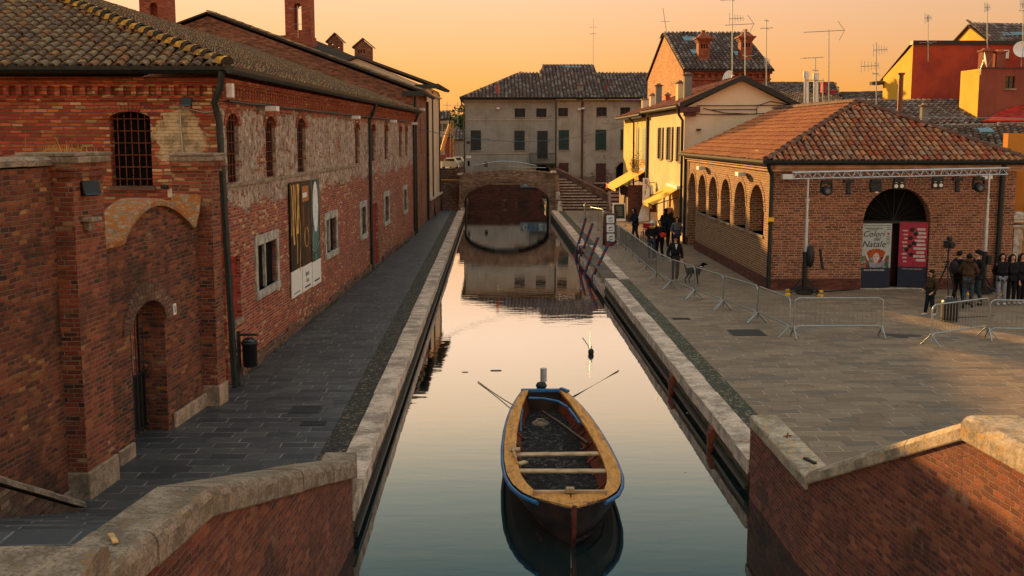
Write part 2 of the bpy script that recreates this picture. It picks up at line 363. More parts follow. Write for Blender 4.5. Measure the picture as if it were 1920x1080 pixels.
def slab(name, pal, joint, bw, bh, mw, rough=.6, dirtc=(.02, .02, .02), jv=.6, spec=.35, bump=.004, wet=None):
    t = NT(name, rough, spec); uv = t.uv()
    nf = t.n('TexNoise', {'Vector': uv, 'Scale': 1.2, 'Detail': 3})
    d2 = t.n('VectorMath', {0: nf.outputs['Color'], 1: (.5, .5, .5)}, operation='SUBTRACT').outputs[0]
    w = t.n('VectorMath', {0: uv, 1: t.n('VectorMath', {0: d2, 'Scale': .05}, operation='SCALE').outputs[0]}, operation='ADD').outputs[0]
    sp = t.n('SeparateXYZ', {0: w}); u, v = sp.outputs[0], sp.outputs[1]
    vv = t.ma('DIVIDE', v, bh); row = t.ma('FLOOR', vv); fv = t.ma('FRACT', vv)
    rn = t.n('TexWhiteNoise', {'W': row}, noise_dimensions='1D').outputs[0]
    uu = t.ma('ADD', t.ma('DIVIDE', u, bw), t.ma('ADD', t.ma('MULTIPLY', row, .5), t.ma('MULTIPLY', rn, .45))); colx = t.ma('FLOOR', uu); fu = t.ma('FRACT', uu)
    d = t.ma('MINIMUM', t.ma('MULTIPLY', t.ma('MINIMUM', fu, t.ma('SUBTRACT', 1.0, fu)), bw), t.ma('MULTIPLY', t.ma('MINIMUM', fv, t.ma('SUBTRACT', 1.0, fv)), bh))
    mask = t.sm(d, mw * .3, mw * .8)
    rid = t.n('TexWhiteNoise', {'Vector': t.n('CombineXYZ', {0: colx, 1: row, 2: 1.3}).outputs[0]}, noise_dimensions='3D').outputs[0]
    c = t.ramp(rid, evens(pal), 'CONSTANT'); c = t.mix(t.ma('MULTIPLY', t.noise(uv, 9, 6, .7), .6), c, dirtc)
    jc = t.mix(t.sm(t.noise(uv, 1.6, 4), .38, .62), joint, tuple(x * (1 - jv) for x in joint))
    c = t.mix(mask, jc, c); st = t.sm(t.noise(uv, .35, 6, .6), .52, .75); c = t.mix(t.ma('MULTIPLY', st, .5), c, dirtc)
    t.col(c); t.put(t.b.inputs['Roughness'], t.ma('ADD', rough - .12, t.ma('MULTIPLY', t.noise(uv, 3, 5), .3)))
    t.bump(t.ma('ADD', t.ma('ADD', t.ma('MULTIPLY', mask, .8), t.ma('MULTIPLY', rid, .5)), t.ma('MULTIPLY', t.noise(uv, 25, 5, .7), .5)), bump); return t.mat
def tiles(name, pal, lich=.3, lc=(.45, .26, .05), rough=.85, lsc=2.2, spot=(.34, .28, .19)):
    t = NT(name, rough, .2); o = t.uv()
    r = t.n('Attribute', attribute_name='rnd').outputs['Fac']
    c = t.ramp(r, evens(pal), 'CONSTANT'); c = t.mix(t.ma('MULTIPLY', t.noise(o, 12, 5, .7), .7), c, (.03, .022, .018))
    m1 = t.sm(t.noise(o, lsc, 6, .75), .62 - lich * .2, .68 - lich * .15); c = t.mix(t.ma('MULTIPLY', m1, .85 * min(1, lich * 2.2)), c, lc)
    m2 = t.sm(t.noise(o, 7, 5, .8), .62, .66); c = t.mix(t.ma('MULTIPLY', m2, .45), c, spot)
    t.col(c); t.bump(t.noise(o, 30, 5, .7), .012); return t.mat
def stucco(name, c, c2, dirt=.5, rough=.9, dsc=.5, brickshow=None, streak=.5):
    t = NT(name, rough, .2); uv = t.uv()
    x = t.mix(t.sm(t.noise(uv, dsc, 7, .65), .4, .62), c, c2)
    sp = t.n('SeparateXYZ', {0: uv}); sv = t.n('CombineXYZ', {0: t.ma('MULTIPLY', sp.outputs[0], 3.5), 1: t.ma('MULTIPLY', sp.outputs[1], .25)}).outputs[0]
    x = t.mix(t.ma('MULTIPLY', t.sm(t.noise(sv, 1.0, 6, .7), .52, .75), streak), x, tuple(a * .4 for a in c))
    x = t.mix(t.ma('MULTIPLY', t.noise(uv, 9, 7, .75), dirt * .6), x, tuple(a * .35 for a in c))
    h = t.noise(uv, 12, 6, .7)
    if brickshow is not None:
        vz = sp.outputs[1]; low = t.ma('SUBTRACT', 1.0, t.sm(vz, brickshow - 1.2, brickshow + .6))
        m = t.sm(t.ma('ADD', t.noise(uv, 1.3, 8, .8), t.ma('MULTIPLY', low, .14)), .60, .63)
        bt = t.n('TexBrick', {'Vector': uv, 'Color1': (.20, .10, .06, 1), 'Color2': (.12, .07, .045, 1), 'Mortar': (.25, .21, .17, 1), 'Scale': 1.0, 'Brick Width': .25, 'Row Height': .08, 'Mortar Size': .012})
        x = t.mix(m, x, bt.outputs['Color']); h = t.ma('SUBTRACT', h, t.ma('MULTIPLY', m, 1.2))
    t.col(x); t.bump(h, .012); return t.mat
M = {}
def patch(t, uv, c, ctr, rad, col):
    s_ = t.n('SeparateXYZ', {0: uv}); a = t.ma('DIVIDE', t.ma('SUBTRACT', s_.outputs[0], ctr[0]), rad[0]); b = t.ma('DIVIDE', t.ma('SUBTRACT', s_.outputs[1], ctr[1]), rad[1])
    d = t.ma('SQRT', t.ma('ADD', t.ma('MULTIPLY', a, a), t.ma('MULTIPLY', b, b))); d = t.ma('ADD', d, t.ma('MULTIPLY', t.ma('SUBTRACT', t.noise(uv, 2.6, 7, .7), .5), 1.6))
    m = t.ma('SUBTRACT', 1.0, t.sm(d, .82, .92)); pc = t.mix(t.sm(t.noise(uv, 4, 6, .7), .42, .62), col, tuple(x * .45 for x in col)); return t.mix(m, c, pc)
M['br_front'] = brick('brick_front', [(.30, .05, .028), (.40, .075, .03), (.50, .11, .035), (.42, .065, .028), (.56, .16, .05), (.34, .05, .026), (.46, .10, .04), (.62, .34, .15), (.54, .18, .06)], (.20, .12, .08), mw=.015, dirt=.25, bump=.014, extra=lambda t, uv, c: patch(t, uv, c, (-6.75, 5.45), (.62, .75), (.56, .40, .22)))
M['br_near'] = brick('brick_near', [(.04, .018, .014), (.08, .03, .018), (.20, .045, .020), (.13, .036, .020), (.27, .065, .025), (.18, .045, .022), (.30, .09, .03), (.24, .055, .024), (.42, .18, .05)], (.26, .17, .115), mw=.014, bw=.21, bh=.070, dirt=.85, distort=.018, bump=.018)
M['br_pil'] = brick('brick_pilaster', [(.07, .025, .018), (.20, .045, .022), (.29, .06, .026), (.24, .05, .024), (.36, .10, .035), (.30, .065, .03), (.42, .21, .09)], (.36, .24, .16), mw=.014, bw=.22, bh=.072, dirt=.5, bump=.016)
M['br_side'] = brick('brick_side', [(.20, .035, .022), (.40, .055, .026), (.28, .04, .024), (.46, .085, .03), (.36, .05, .026), (.52, .15, .05), (.30, .045, .026), (.60, .36, .18), (.42, .07, .03)], (.50, .36, .25), mw=.017, dirt=.3, plaster=((.56, .44, .34), .45, 3.9, 6.2), bump=.016)
M['br_b2'] = brick('brick_gable', [(.20, .075, .045), (.30, .11, .06), (.36, .13, .07), (.26, .10, .06), (.40, .17, .10)], (.24, .17, .12), mw=.012, dirt=.35)
M['br_log'] = brick('brick_loggia', [(.22, .06, .032), (.30, .075, .038), (.36, .10, .045), (.26, .07, .04), (.40, .14, .065), (.16, .05, .03)], (.62, .44, .28), bw=.26, bh=.085, mw=.020, dirt=.15, distort=.012, bump=.02, mortvar=.35)
M['br_log2'] = brick('brick_loggia_side', [(.24, .08, .04), (.32, .11, .05), (.38, .14, .06), (.27, .09, .045)], (.66, .47, .26), bw=.26, bh=.085, mw=.024, dirt=.1, distort=.008, bump=.03, mortvar=.2)
M['br_dark'] = brick('brick_bridge', [(.12, .06, .04), (.18, .085, .055), (.24, .12, .08), (.16, .075, .05), (.28, .17, .11)], (.20, .15, .11), bw=.24, bh=.08, dirt=.5, bump=.02)
M['br_bridge'] = brick('brick_bridge_pale', [(.20, .12, .08), (.27, .17, .115), (.34, .22, .15), (.23, .13, .085), (.40, .29, .20)], (.34, .27, .20), bw=.24, bh=.08, dirt=.5, bump=.02)
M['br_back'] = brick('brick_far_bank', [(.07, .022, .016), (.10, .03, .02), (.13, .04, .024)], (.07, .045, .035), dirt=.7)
M['br_flank'] = brick('brick_flank', [(.14, .035, .022), (.22, .05, .028), (.28, .065, .03), (.18, .045, .03), (.34, .10, .045), (.24, .055, .03)], (.38, .24, .17), bw=.20, bh=.062, mw=.010, dirt=.6, distort=.018, bump=.02)
def tide(t, uv, c):
    v = t.n('SeparateXYZ', {0: uv}).outputs[1]; e = t.ma('ADD', v, t.ma('MULTIPLY', t.ma('SUBTRACT', t.noise(uv, 2.2, 6, .75), .5), .35))
    c = t.mix(t.ma('SUBTRACT', 1.0, t.sm(e, -.42, -.30)), c, (.010, .016, .007)); g_ = t.ma('MULTIPLY', t.sm(e, -.40, -.33), t.ma('SUBTRACT', 1.0, t.sm(e, -.33, -.25))); return t.mix(t.ma('MULTIPLY', g_, .7), c, (.06, .075, .03))
M['br_quay'] = brick('brick_quay', [(.12, .03, .02), (.20, .04, .025), (.26, .05, .03), (.16, .04, .03)], (.10, .07, .05), dirt=.6, dirtc=(.012, .014, .010), bump=.015, extra=tide)
M['br_tall'] = brick('brick_tall', [(.30, .07, .035), (.38, .09, .04), (.34, .08, .04), (.44, .13, .055)], (.26, .14, .09), bw=.3, bh=.09, dirt=.25)
M['br_glow'] = brick('brick_sun_glow', [(.55, .17, .05), (.62, .24, .06), (.46, .12, .04), (.66, .30, .08)], (.5, .26, .10), bw=.3, bh=.09, dirt=.3)  # brighter orange than the front brick: the sun's glow put into the colour
M['red_niche'] = brick('brick_painted_red', [(.36, .03, .025), (.42, .035, .03), (.30, .025, .02)], (.20, .05, .04), dirt=.3)
M['t_left'] = tiles('tiles_weathered', [(.15, .095, .06), (.20, .13, .08), (.26, .175, .10), (.15, .11, .08), (.29, .21, .12), (.19, .11, .075), (.31, .14, .06), (.23, .165, .105)], .45, (.34, .22, .07))
M['t_hip'] = tiles('tiles_lichen', [(.52, .26, .03), (.45, .22, .03), (.30, .16, .05)], .6, (.62, .34, .03), lsc=3, spot=(.25, .16, .06))
M['t_log'] = tiles('tiles_terracotta', [(.44, .16, .07), (.52, .20, .08), (.60, .26, .11), (.34, .14, .08), (.46, .10, .04), (.50, .28, .17), (.38, .19, .11)], .12, (.30, .16, .06))
M['t_logs'] = tiles('tiles_sunlit', [(.60, .20, .06), (.66, .24, .07), (.54, .17, .05), (.48, .15, .06)], .1, (.40, .2, .06), spot=(.4, .2, .1))  # sunlit copy of the front tiles: warm sun put into the orange
M['t_loghip'] = tiles('tiles_terracotta_dark', [(.18, .09, .06), (.22, .11, .075), (.16, .08, .06)], .2, (.2, .15, .08))
M['t_far'] = tiles('tiles_far', [(.10, .07, .058), (.16, .11, .09), (.22, .17, .145), (.13, .085, .07), (.30, .24, .20), (.19, .10, .075)], .12, (.28, .22, .14))
M['t_red'] = tiles('tiles_red_edge', [(.34, .09, .05), (.42, .14, .07), (.28, .09, .06)], .15, (.36, .2, .08))
M['under'] = plain('tile_bed', (.05, .035, .028), .95, .1)
M['gutter'] = plain('gutter_metal', (.012, .020, .020), .45, .5, .3, .3)
M['iron'] = plain('rusty_iron', (.22, .055, .02), .7, .3, .2, .4, 30)
M['black'] = plain('black_metal', (.008, .009, .010), .5, .4)
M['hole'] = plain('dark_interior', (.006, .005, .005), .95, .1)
M['glass'] = plain('window_glass', (.012, .016, .018), .12, .6, 0, .3, 2)
M['farglass'] = plain('far_window_glass', (.014, .016, .018), .5, .25, 0, .3, 2)
M['skyl'] = plain('skylight_glass', (.10, .18, .20), .15, .7)
M['stone'] = None
def stone(name, c, lich=None, dirt=.6, bump=.02, sc=2.0):
    t = NT(name, .88, .25); o = t.uv()
    x = t.mix(t.sm(t.noise(o, sc, 7, .7), .38, .62), c, tuple(a * .45 for a in c)); x = t.mix(t.ma('MULTIPLY', t.sm(t.noise(o, sc * 8, 6, .8), .45, .7), dirt), x, (.035, .028, .022))
    if lich: x = t.mix(t.sm(t.noise(o, 6, 8, .8), .56 - lich[1] * .14, .62 - lich[1] * .12), x, lich[0])
    x = t.mix(t.sm(t.noise(o, 38, 5, .8), .60, .66), x, tuple(a * .25 for a in c)); t.col(x); t.bump(t.ma('ADD', t.noise(o, 9, 7, .75), t.ma('MULTIPLY', t.noise(o, 60, 4, .7), .4)), bump); return t.mat
M['coping'] = stone('stone_coping_dark', (.40, .30, .21), ((.34, .19, .07), .02), .8, .035, 3.0)
M['coping_r'] = stone('stone_coping_pale', (.50, .40, .29), ((.46, .28, .10), .25), .5, .016)
M['white_st'] = stone('istrian_stone', (.62, .52, .42), None, .4, .012, 3)
M['curb'] = stone('curb_stone', (.66, .50, .38), None, .45, .010, 1.6)
M['plinth'] = stone('plinth_stone', (.42, .29, .20), None, .4, .012, 2)
M['lichen'] = stone('lichen_coping', (.40, .30, .20), ((.34, .105, .012), .75), .6, .03, 5)
M['frame_st'] = stone('window_stone', (.50, .45, .38), None, .35, .008, 3)
M['galv'] = plain('galvanised_steel', (.32, .36, .36), .38, .5, .75, .12, 15)
M['alu'] = plain('aluminium', (.50, .54, .56), .35, .5, .6, .1)
M['logpl'] = brick('brick_plinth_dark', [(.16, .04, .028), (.13, .035, .025), (.19, .05, .03)], (.16, .09, .06), bw=.26, bh=.085, dirt=.4)
M['white'] = plain('white_plastic', (.72, .68, .62), .5, .3, 0, .05)
M['pave_l'] = slab('paving_slate', [(.050, .055, .058), (.066, .069, .068), (.038, .042, .045), (.082, .082, .076), (.058, .060, .060)], (.19, .175, .155), .60, .36, .022, .50, (.012, .014, .016), .85)
M['pave_r'] = slab('paving_piazza', [(.24, .16, .095), (.27, .18, .11), (.21, .14, .085), (.30, .205, .125), (.25, .165, .10), (.18, .13, .09)], (.40, .29, .195), .62, .34, .020, .62, (.06, .042, .03), .8)
def cobble(name, pal, gap, sc=11):
    t = NT(name, .7, .3); uv = t.uv(); v = t.n('TexVoronoi', {'Vector': uv, 'Scale': sc}); e = t.n('TexVoronoi', {'Vector': uv, 'Scale': sc}, feature='DISTANCE_TO_EDGE')
    r = t.n('SeparateXYZ', {0: v.outputs['Color']}).outputs[0]
    c = t.ramp(r, evens(pal), 'CONSTANT'); m = t.sm(e.outputs['Distance'], .03, .14); c = t.mix(m, gap, c)
    t.col(c); t.bump(m, .02); return t.mat
M['cob_l'] = cobble('cobbles', [(.03, .028, .022), (.06, .05, .035), (.10, .08, .05), (.16, .12, .075), (.05, .05, .045), (.045, .035, .025)], (.012, .012, .009), 12)
M['cob_r'] = cobble('mossy_cobbles', [(.05, .05, .03), (.08, .07, .04), (.13, .11, .07), (.06, .06, .035), (.20, .16, .11)], (.025, .03, .010), 12)
t = NT('canal_water', .03, .5); uv = t.uv()
lw = t.n('LayerWeight', {'Blend': .5})
fac = t.ramp(lw.outputs['Facing'], [(.35, (.08, .08, .08)), (.62, (.32, .32, .32)), (.69, (.46, .46, .46)), (.75, (.70, .70, .70)), (.81, (.88, .88, .88)), (1, (.98, .98, .98))])
gl = t.n('BsdfGlossy', {'Color': (.97, .97, .97, 1), 'Roughness': .014}); df = t.n('BsdfDiffuse', {'Color': (.007, .017, .017, 1)})
sp = t.n('SeparateXYZ', {0: uv}); sv = t.n('CombineXYZ', {0: t.ma('MULTIPLY', sp.outputs[0], .8), 1: t.ma('MULTIPLY', sp.outputs[1], 2.4)}).outputs[0]
calm = t.sm(t.noise(uv, .12, 2), .40, .62)
hh = t.ma('ADD', t.ma('MULTIPLY', t.noise(sv, 1.0, 3, .5), .6), t.ma('MULTIPLY', t.noise(sv, 4.5, 2, .5), t.ma('MULTIPLY', calm, .10)))
bp = t.n('Bump', {'Height': hh, 'Distance': .006, 'Strength': .55})
t.t.links.new(bp.outputs[0], gl.inputs['Normal'])
ms = t.n('MixShader', {0: fac}); t.t.links.new(df.outputs[0], ms.inputs[1]); t.t.links.new(gl.outputs[0], ms.inputs[2])
t.t.links.new(ms.outputs[0], t.t.nodes['Material Output'].inputs[0]); M['water'] = t.mat
M['plas_far'] = stucco('stucco_far', (.33, .30, .255), (.26, .235, .195), .5, brickshow=2.2, streak=.6)
M['plas_far2'] = stucco('stucco_far_pale', (.44, .37, .29), (.34, .28, .22), .5, brickshow=2.3)
M['cream'] = stucco('stucco_cream', (.70, .54, .37), (.63, .47, .31), .18, streak=.25)
M['cream_side'] = stucco('stucco_cream_side', (.72, .54, .28), (.64, .46, .22), .2, streak=.25)
M['yellow'] = stucco('stucco_yellow', (.74, .50, .14), (.66, .43, .11), .2, streak=.2)
M['b3c'] = stucco('stucco_peach', (.66, .50, .35), (.60, .45, .31), .15, streak=.2)
M['redp'] = stucco('stucco_red', (.44, .065, .028), (.30, .045, .028), .3, streak=.35)
M['redp2'] = stucco('stucco_brown_red', (.27, .075, .045), (.22, .06, .04), .3, streak=.5)
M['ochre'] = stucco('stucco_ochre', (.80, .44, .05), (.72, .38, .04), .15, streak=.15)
M['orange'] = stucco('stucco_orange', (.50, .20, .03), (.44, .16, .025), .25, streak=.25)
M['greenw'] = plain('green_shutter', (.02, .09, .07), .6, .3)
M['tealw'] = plain('grey_green_shutter', (.025, .050, .044), .7, .3)
M['brownw'] = plain('brown_shutter', (.045, .02, .012), .6, .3)
M['greyw'] = plain('grey_shutter', (.030, .034, .036), .7, .3)
M['redwood'] = plain('red_brown_wood', (.10, .035, .028), .7, .3, 0, .3)
M['awn'] = plain('yellow_awning', (.80, .42, .03), .8, .2, 0, .06, 3)
M['wood'] = plain('varnished_wood', (.62, .33, .09), .35, .5, 0, .25, 6)
def add_shape(): pass
# ================================================================ setting: ground, canal, paving
ZW = -.6
XL, XR = -2.11, 4.37
def struct(name, mb, mat, **k): return tag(mb.build(name, mat, **k), kind='structure')
g = MB(); zg = -.02
g.poly([(-900, 16.3, zg), (XL, 16.3, zg), (XL, 2600, zg), (-900, 2600, zg)]); g.poly([(-900, -30, zg), (-2.75, -30, zg), (-2.75, 16.3, zg), (-900, 16.3, zg)]); g.poly([(XR, 18.4, zg), (900, 18.4, zg), (900, 2600, zg), (XR, 2600, zg)]); g.poly([(5.2, -30, zg), (900, -30, zg), (900, 18.4, zg), (5.2, 18.4, zg)])
g.poly([(XL, 100, zg), (XR, 100, zg), (XR, 2600, zg), (XL, 2600, zg)])
struct('ground', g, plain('ground_earth', (.13, .105, .08), .9, .1, 0, .2, .4))
g = MB(); g.poly([(XL - .9, -30, ZW), (XR + 1, -30, ZW), (XR + 1, 100.2, ZW), (XL - .9, 100.2, ZW)]); struct('canal_water', g, M['water'])
g = MB(); g.poly([(-14, 5, 0), (-3.02, 5, 0), (-3.02, 84, 0), (-14, 84, 0)]); struct('pavement_left', g, M['pave_l'])
g = MB(); g.poly([(5.28, 5, 0), (60, 5, 0), (60, 100, 0), (5.28, 100, 0)]); struct('pavement_right', g, M['pave_r'])
g = MB(); g.poly([(-3.02, 16.2, .004), (-2.53, 16.2, .004), (-2.53, 84, .004), (-3.02, 84, .004)]); struct('cobble_strip_left', g, M['cob_l'])
g = MB(); g.poly([(4.82, 15, .004), (5.28, 15, .004), (5.28, 42.5, .004), (4.82, 42.5, .004)]); g.poly([(4.82, 57, .004), (5.28, 57, .004), (5.28, 84, .004), (4.82, 84, .004)])
struct('cobble_strip_right', g, M['cob_r'])
def curb(x0, x1, ya, yb, mb):
    y = ya
    while y < yb:
        l = min(random.uniform(1.1, 2.1), yb - y); dz = random.uniform(-.012, .012); dx = random.uniform(-.012, .012)
        mb.bb(x0 + dx, x1 + dx, y + .006, y + l - .006, -.24 + dz, .035 + dz); y += l
k = MB(); curb(-2.55, -2.09, 16.25, 83.4, k); struct('kerb_left', k, M['curb'], bevel=.015)
k = MB(); curb(4.35, 4.83, 18.5, 43.0, k); curb(4.35, 4.83, 56.4, 83.4, k); curb(4.88, 5.30, 43.0, 56.4, k)
struct('kerb_right', k, M['curb'], bevel=.015)
k = MB(); k.bb(-2.7, XL, 16.3, 100, -2, -.2); k.bb(XR, 5.0, 18.4, 43, -2, -.2); k.bb(XR, 5.0, 56.4, 100, -2, -.2); k.bb(4.90, 5.2, 43, 56.4, -2, -.2)
k.bb(XR, 4.905, 42.8, 43.05, -2, -.02); k.bb(XR, 4.905, 56.35, 56.6, -2, -.02)
struct('quay_wall', k, M['br_quay'])
k = MB(); k.bb(4.62, 4.895, 43.06, 56.34, -1.5, -.2); k.bb(4.33, 4.617, 43.06, 56.34, -1.5, -.42); struct('landing_steps', k, M['curb'], bevel=.012)
# ledge at the foot of the left bank: a dark timber fender just above the water
k = MB(); k.bb(XL, XL + .07, 16.3, 83, -.5, -.42); k.bb(XR - .07, XR, 18.45, 42.9, -.5, -.42); struct('bank_fender', k, plain('wet_timber', (.03, .018, .012), .5, .4))
# drain covers in the paving
def cover(px, py, w, d, lab):
    p = pt(px, py, z=0); m = MB(); m.bb(p.x - w / 2, p.x + w / 2, p.y - d / 2, p.y + d / 2, .002, .012)
    for i in range(6): m.bb(p.x - w * .44, p.x + w * .44, p.y - d * .42 + i * d * .16, p.y - d * .42 + i * d * .16 + d * .05, .012, .016)
    tag(m.build('drain_cover', M['cover'], origin=(p.x, p.y, 0)), lab, 'drain cover')
M['cover'] = plain('cast_iron_cover', (.035, .036, .036), .6, .4, .3, .3, 20)
cover(1400, 624, .95, 1.0, 'dark rectangular drain cover in the piazza paving beside the barriers')
cover(1277, 598, .55, .3, 'small narrow drain cover close to the moss strip along the canal')
cover(574, 768, .62, .62, 'larger square drain cover in the left pavement near the brick archway')
cover(588, 794, .50, .34, 'smaller drain cover in the left pavement, nearest the camera')
w = MB(); p = pt(1690, 630, z=0); pts = []
for i in range(26):
    a = 2 * math.pi * i / 26; r = 1 + .35 * math.sin(3 * a + 1) + random.uniform(-.22, .22); pts.append((p.x + .42 * r * math.cos(a), p.y + .32 * r * math.sin(a), .004))
w.poly(pts); tag(w.build('puddle', plain('wet_stain', (.05, .04, .032), .5, .3), origin=(p.x, p.y, 0)), 'dark wet patch on the piazza between two barriers', 'puddle')
# ---------------------------------------------------------------- the flight of steps and walls of the near bridge, left of the canal
def flight(mb, x0, x1, ya, za, yb, zb, n):
    for i in range(n):
        z = za + (zb - za) * (i + 1) / n; y0 = ya + (yb - ya) * i / n; y1 = ya + (yb - ya) * (i + 1) / n
        mb.bb(x0, x1, min(y0, y1), max(y0, y1), -.05, z)
st = thing('bridge_staircase', 'dark brick flight of steps with stone copings at the lower left foreground', 'staircase', (-4.4, 10, 0))
k = MB(); flight(k, -6.4, -2.95, 15.6, 0, 9.2, 2.0, 13); k.build('steps', M['pave_l'], st)
LA, LB, LC = Vector((-2.11, 16.3, 0)), Vector((-2.46, 9.3, 0)), Vector((-2.62, 6.9, 0))
def para(mb, P, Q, zp, zq, th, side):      # wall strip between two ground points with sloping top, side=+1 thick to the left(-X)
    t = Vector((-th * side, 0, 0)); a, b = P, Q
    mb.hexa([(a.x, a.y, -2), (b.x, b.y, -2), (b.x + t.x, b.y, -2), (a.x + t.x, a.y, -2)], [(a.x, a.y, zp), (b.x, b.y, zq), (b.x + t.x, b.y, zq), (a.x + t.x, a.y, zp)])
k = MB(); para(k, LA, LB, .44, 2.28, .38, 1); para(k, LB, LC, 2.28, 2.40, .40, 1)
k.bb(-6.5, -2.63, 6.5, 6.9, -1, 2.5)
k.build('parapet_wall', M['br_flank'], st)
PROF = [(-.06, -.05), (-.06, .13), (-.045, .18), (-.01, .21), (.04, .222), (.40, .226), (.45, .20), (.48, .15), (.48, -.05)]
def coping(mb, P, Q, zp, zq, n, prof=PROF, flip=-1, gap=.006, jit=.008):
    P = Vector((P.x, P.y, zp)); Q = Vector((Q.x, Q.y, zq)); d = (Q - P); L = d.length; d.normalize()
    cuts = [0] + sorted([(i + random.uniform(-.18, .18)) / n for i in range(1, n)]) + [1]
    for i in range(n):
        a = P + d * (L * cuts[i] + gap); b = P + d * (L * cuts[i + 1] - gap); dz = random.uniform(-jit, jit); dx = random.uniform(-jit, jit)
        q = [(x * 1 + dx, y + dz) for x, y in prof]; m = 5
        mb.sweep([a.lerp(b, j / m) for j in range(m + 1)], q, side=(flip, 0, 0))
k = MB(); coping(k, LA, LB, .48, 2.32, 4, gap=.012, jit=.014); coping(k, Vector((-2.46, 9.28, 0)), LC, 2.32, 2.44, 2, gap=.012)
k.bb(-2.62, -2.12, 16.34, 17.0, -.1, .62)
for xa, xb in ((-6.4, -4.6), (-4.58, -3.45), (-3.43, -2.52)): k.sweep([(xa, 6.4, 2.55), ((xa + xb) / 2, 6.4, 2.56), (xb, 6.4, 2.55)], [(.0, -.02), (-.0, .28), (.62 - .06, .33), (.68, .29), (.73, .22), (.74, -.02)], side=(0, 1, 0))
k.build('coping', M['coping'], st, bevel=.02)
k = MB(); para(k, Vector((-6.05, 16.0, 0)), Vector((-6.15, 12.4, 0)), .05, 1.72, .3, 1); para(k, Vector((-6.15, 12.4, 0)), Vector((-6.3, 9.0, 0)), 1.72, 2.9, .3, 1); k.build('flank_wall', M['br_dark'], st)
k = MB(); coping(k, Vector((-6.05, 16.1, 0)), Vector((-6.15, 12.4, 0)), .05, 1.75, 3, [(-.04, 0), (-.04, .07), (.0, .1), (.3, .1), (.34, 0)]); k.build('flank_coping', M['coping'], st)
twig = MB(); twig.box((-2.72, 7.75, 2.65), (.04, .2, .012), rz=.5); tag(twig.build('wood_chip', M['wood'], origin=(-2.72, 7.75, 2.64)), 'small flake of wood lying on the left stone coping', 'wood chip')
# right of the canal
sr = thing('bridge_parapet', 'red-brown brick parapet with pale stone coping rising at the lower right', 'parapet', (4.8, 13, 0))
RA, RB, RC, RD = Vector((4.37, 18.45, 0)), Vector((4.37, 15.2, 0)), Vector((4.74, 10.9, 0)), Vector((4.92, 6.0, 0))
k = MB(); para(k, RA, RB, .62, .62, .42, -1); para(k, Vector((4.372, 15.2, 0)), RC, .66, 2.46, .42, -1); para(k, Vector((4.742, 10.9, 0)), RD, 2.46, 2.52, .5, -1)
k.build('parapet_wall', M['br_flank'], sr)
k = MB()
PR = [(-.03, 0), (-.03, .17), (0, .2), (.42, .2), (.45, .17), (.45, 0)]
coping(k, RA, Vector((4.37, 15.02, 0)), .62, .62, 2, PR, 1)
PRs = [(-.03, 0), (-.03, .13), (.0, .19), (.06, .215), (.38, .215), (.44, .18), (.45, 0)]
coping(k, Vector((4.372, 15.0, 0)), RC, .70, 2.46, 3, PRs, 1)
coping(k, Vector((4.73, 10.88, 0)), RD, 2.47, 2.53, 3, [(-.03, 0), (-.03, .17), (.0, .22), (.05, .25), (.55, .25), (.62, .2), (.62, 0)], 1)
k.build('coping', M['coping_r'], sr, bevel=.018)
k = MB(); p = Vector((4.62, 17.0, .83)); k.tube([p + Vector((-.03, -.05, 0)), p + Vector((0, 0, .06)), p + Vector((.02, .09, .02))], .012, 6); k.tube([p + Vector((-.07, .0, .01)), p + Vector((.06, .02, .015))], .01, 6)
k.build('iron_staple', M['iron'], sr); p = Vector((4.6, 15.7, .83)); k = MB(); k.box(p, (.05, .28, .03), rz=.3); k.build('iron_cramp', M['black'], sr)
# ================================================================ left side: courtyard wall with archway
W2A, W2B = (-6.70, 14.01), (-5.86, 23.51)
wf = WF(W2A, W2B)
cw = thing('courtyard_wall', 'tall weathered brick wall with two buttress pillars and a lichen-topped arched gateway', 'wall', (-6.3, 18, 0))
k = MB(); wf.wall(k, -.05, 5.05, a0=-9, a1=2.9)
wf.box(k, -9, 2.9, -.5, -.01, 4.0, 5.05)
door = (5.15, 6.7, -.05, 2.58, .45)
top = 3.72
wf.wall(k, -.05, top, [door], rev=.5, a0=3.6, a1=8.8)
# scalloped head of the gateway: a bulging arch, then a rising quarter
def head(a):
    if a < 4.9: return 3.72
    if a < 8.2: return 3.72 + .56 * math.sin(math.pi * ((a - 4.9) / 3.3) ** .86) ** .85
    return 3.72 + .70 * (1 - math.cos(min(1, (a - 8.2) / .55) * math.pi / 2))
sa = [3.6 + 5.2 * i / 50 for i in range(51)]
for a, b in zip(sa, sa[1:]): k.poly([wf.p(a, 0, top), wf.p(b, 0, top), wf.p(b, 0, head(b)), wf.p(a, 0, head(a))])
wf.box(k, 4.2, 5.14, -.56, -.54, 0, top); wf.box(k, 6.71, 8.75, -.56, -.54, 0, top)
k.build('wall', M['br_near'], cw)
k = MB(); wf.ring(k, (5.15, 6.7, 0, 2.58, .45), .34, .0, .045, n=22); k.build('gate_arch', M['br_dark'], cw)
k = MB()
n_ = 60; cur = [3.65 + 5.1 * i / n_ for i in range(n_ + 1)]
rings = []
for a in cur:
    h = head(a); rings.append([wf.p(a, .09, h - .03), wf.p(a, .09, h + .05), wf.p(a, .03, h + .10), wf.p(a, -.50, h + .11), wf.p(a, -.50, h - .05)])
for i in range(n_):
    k.add(rings[i] + rings[i + 1], [(q, 5 + q, 5 + (q + 1) % 5, (q + 1) % 5) for q in range(5)])
k.build('arch_coping', M['lichen'], cw)
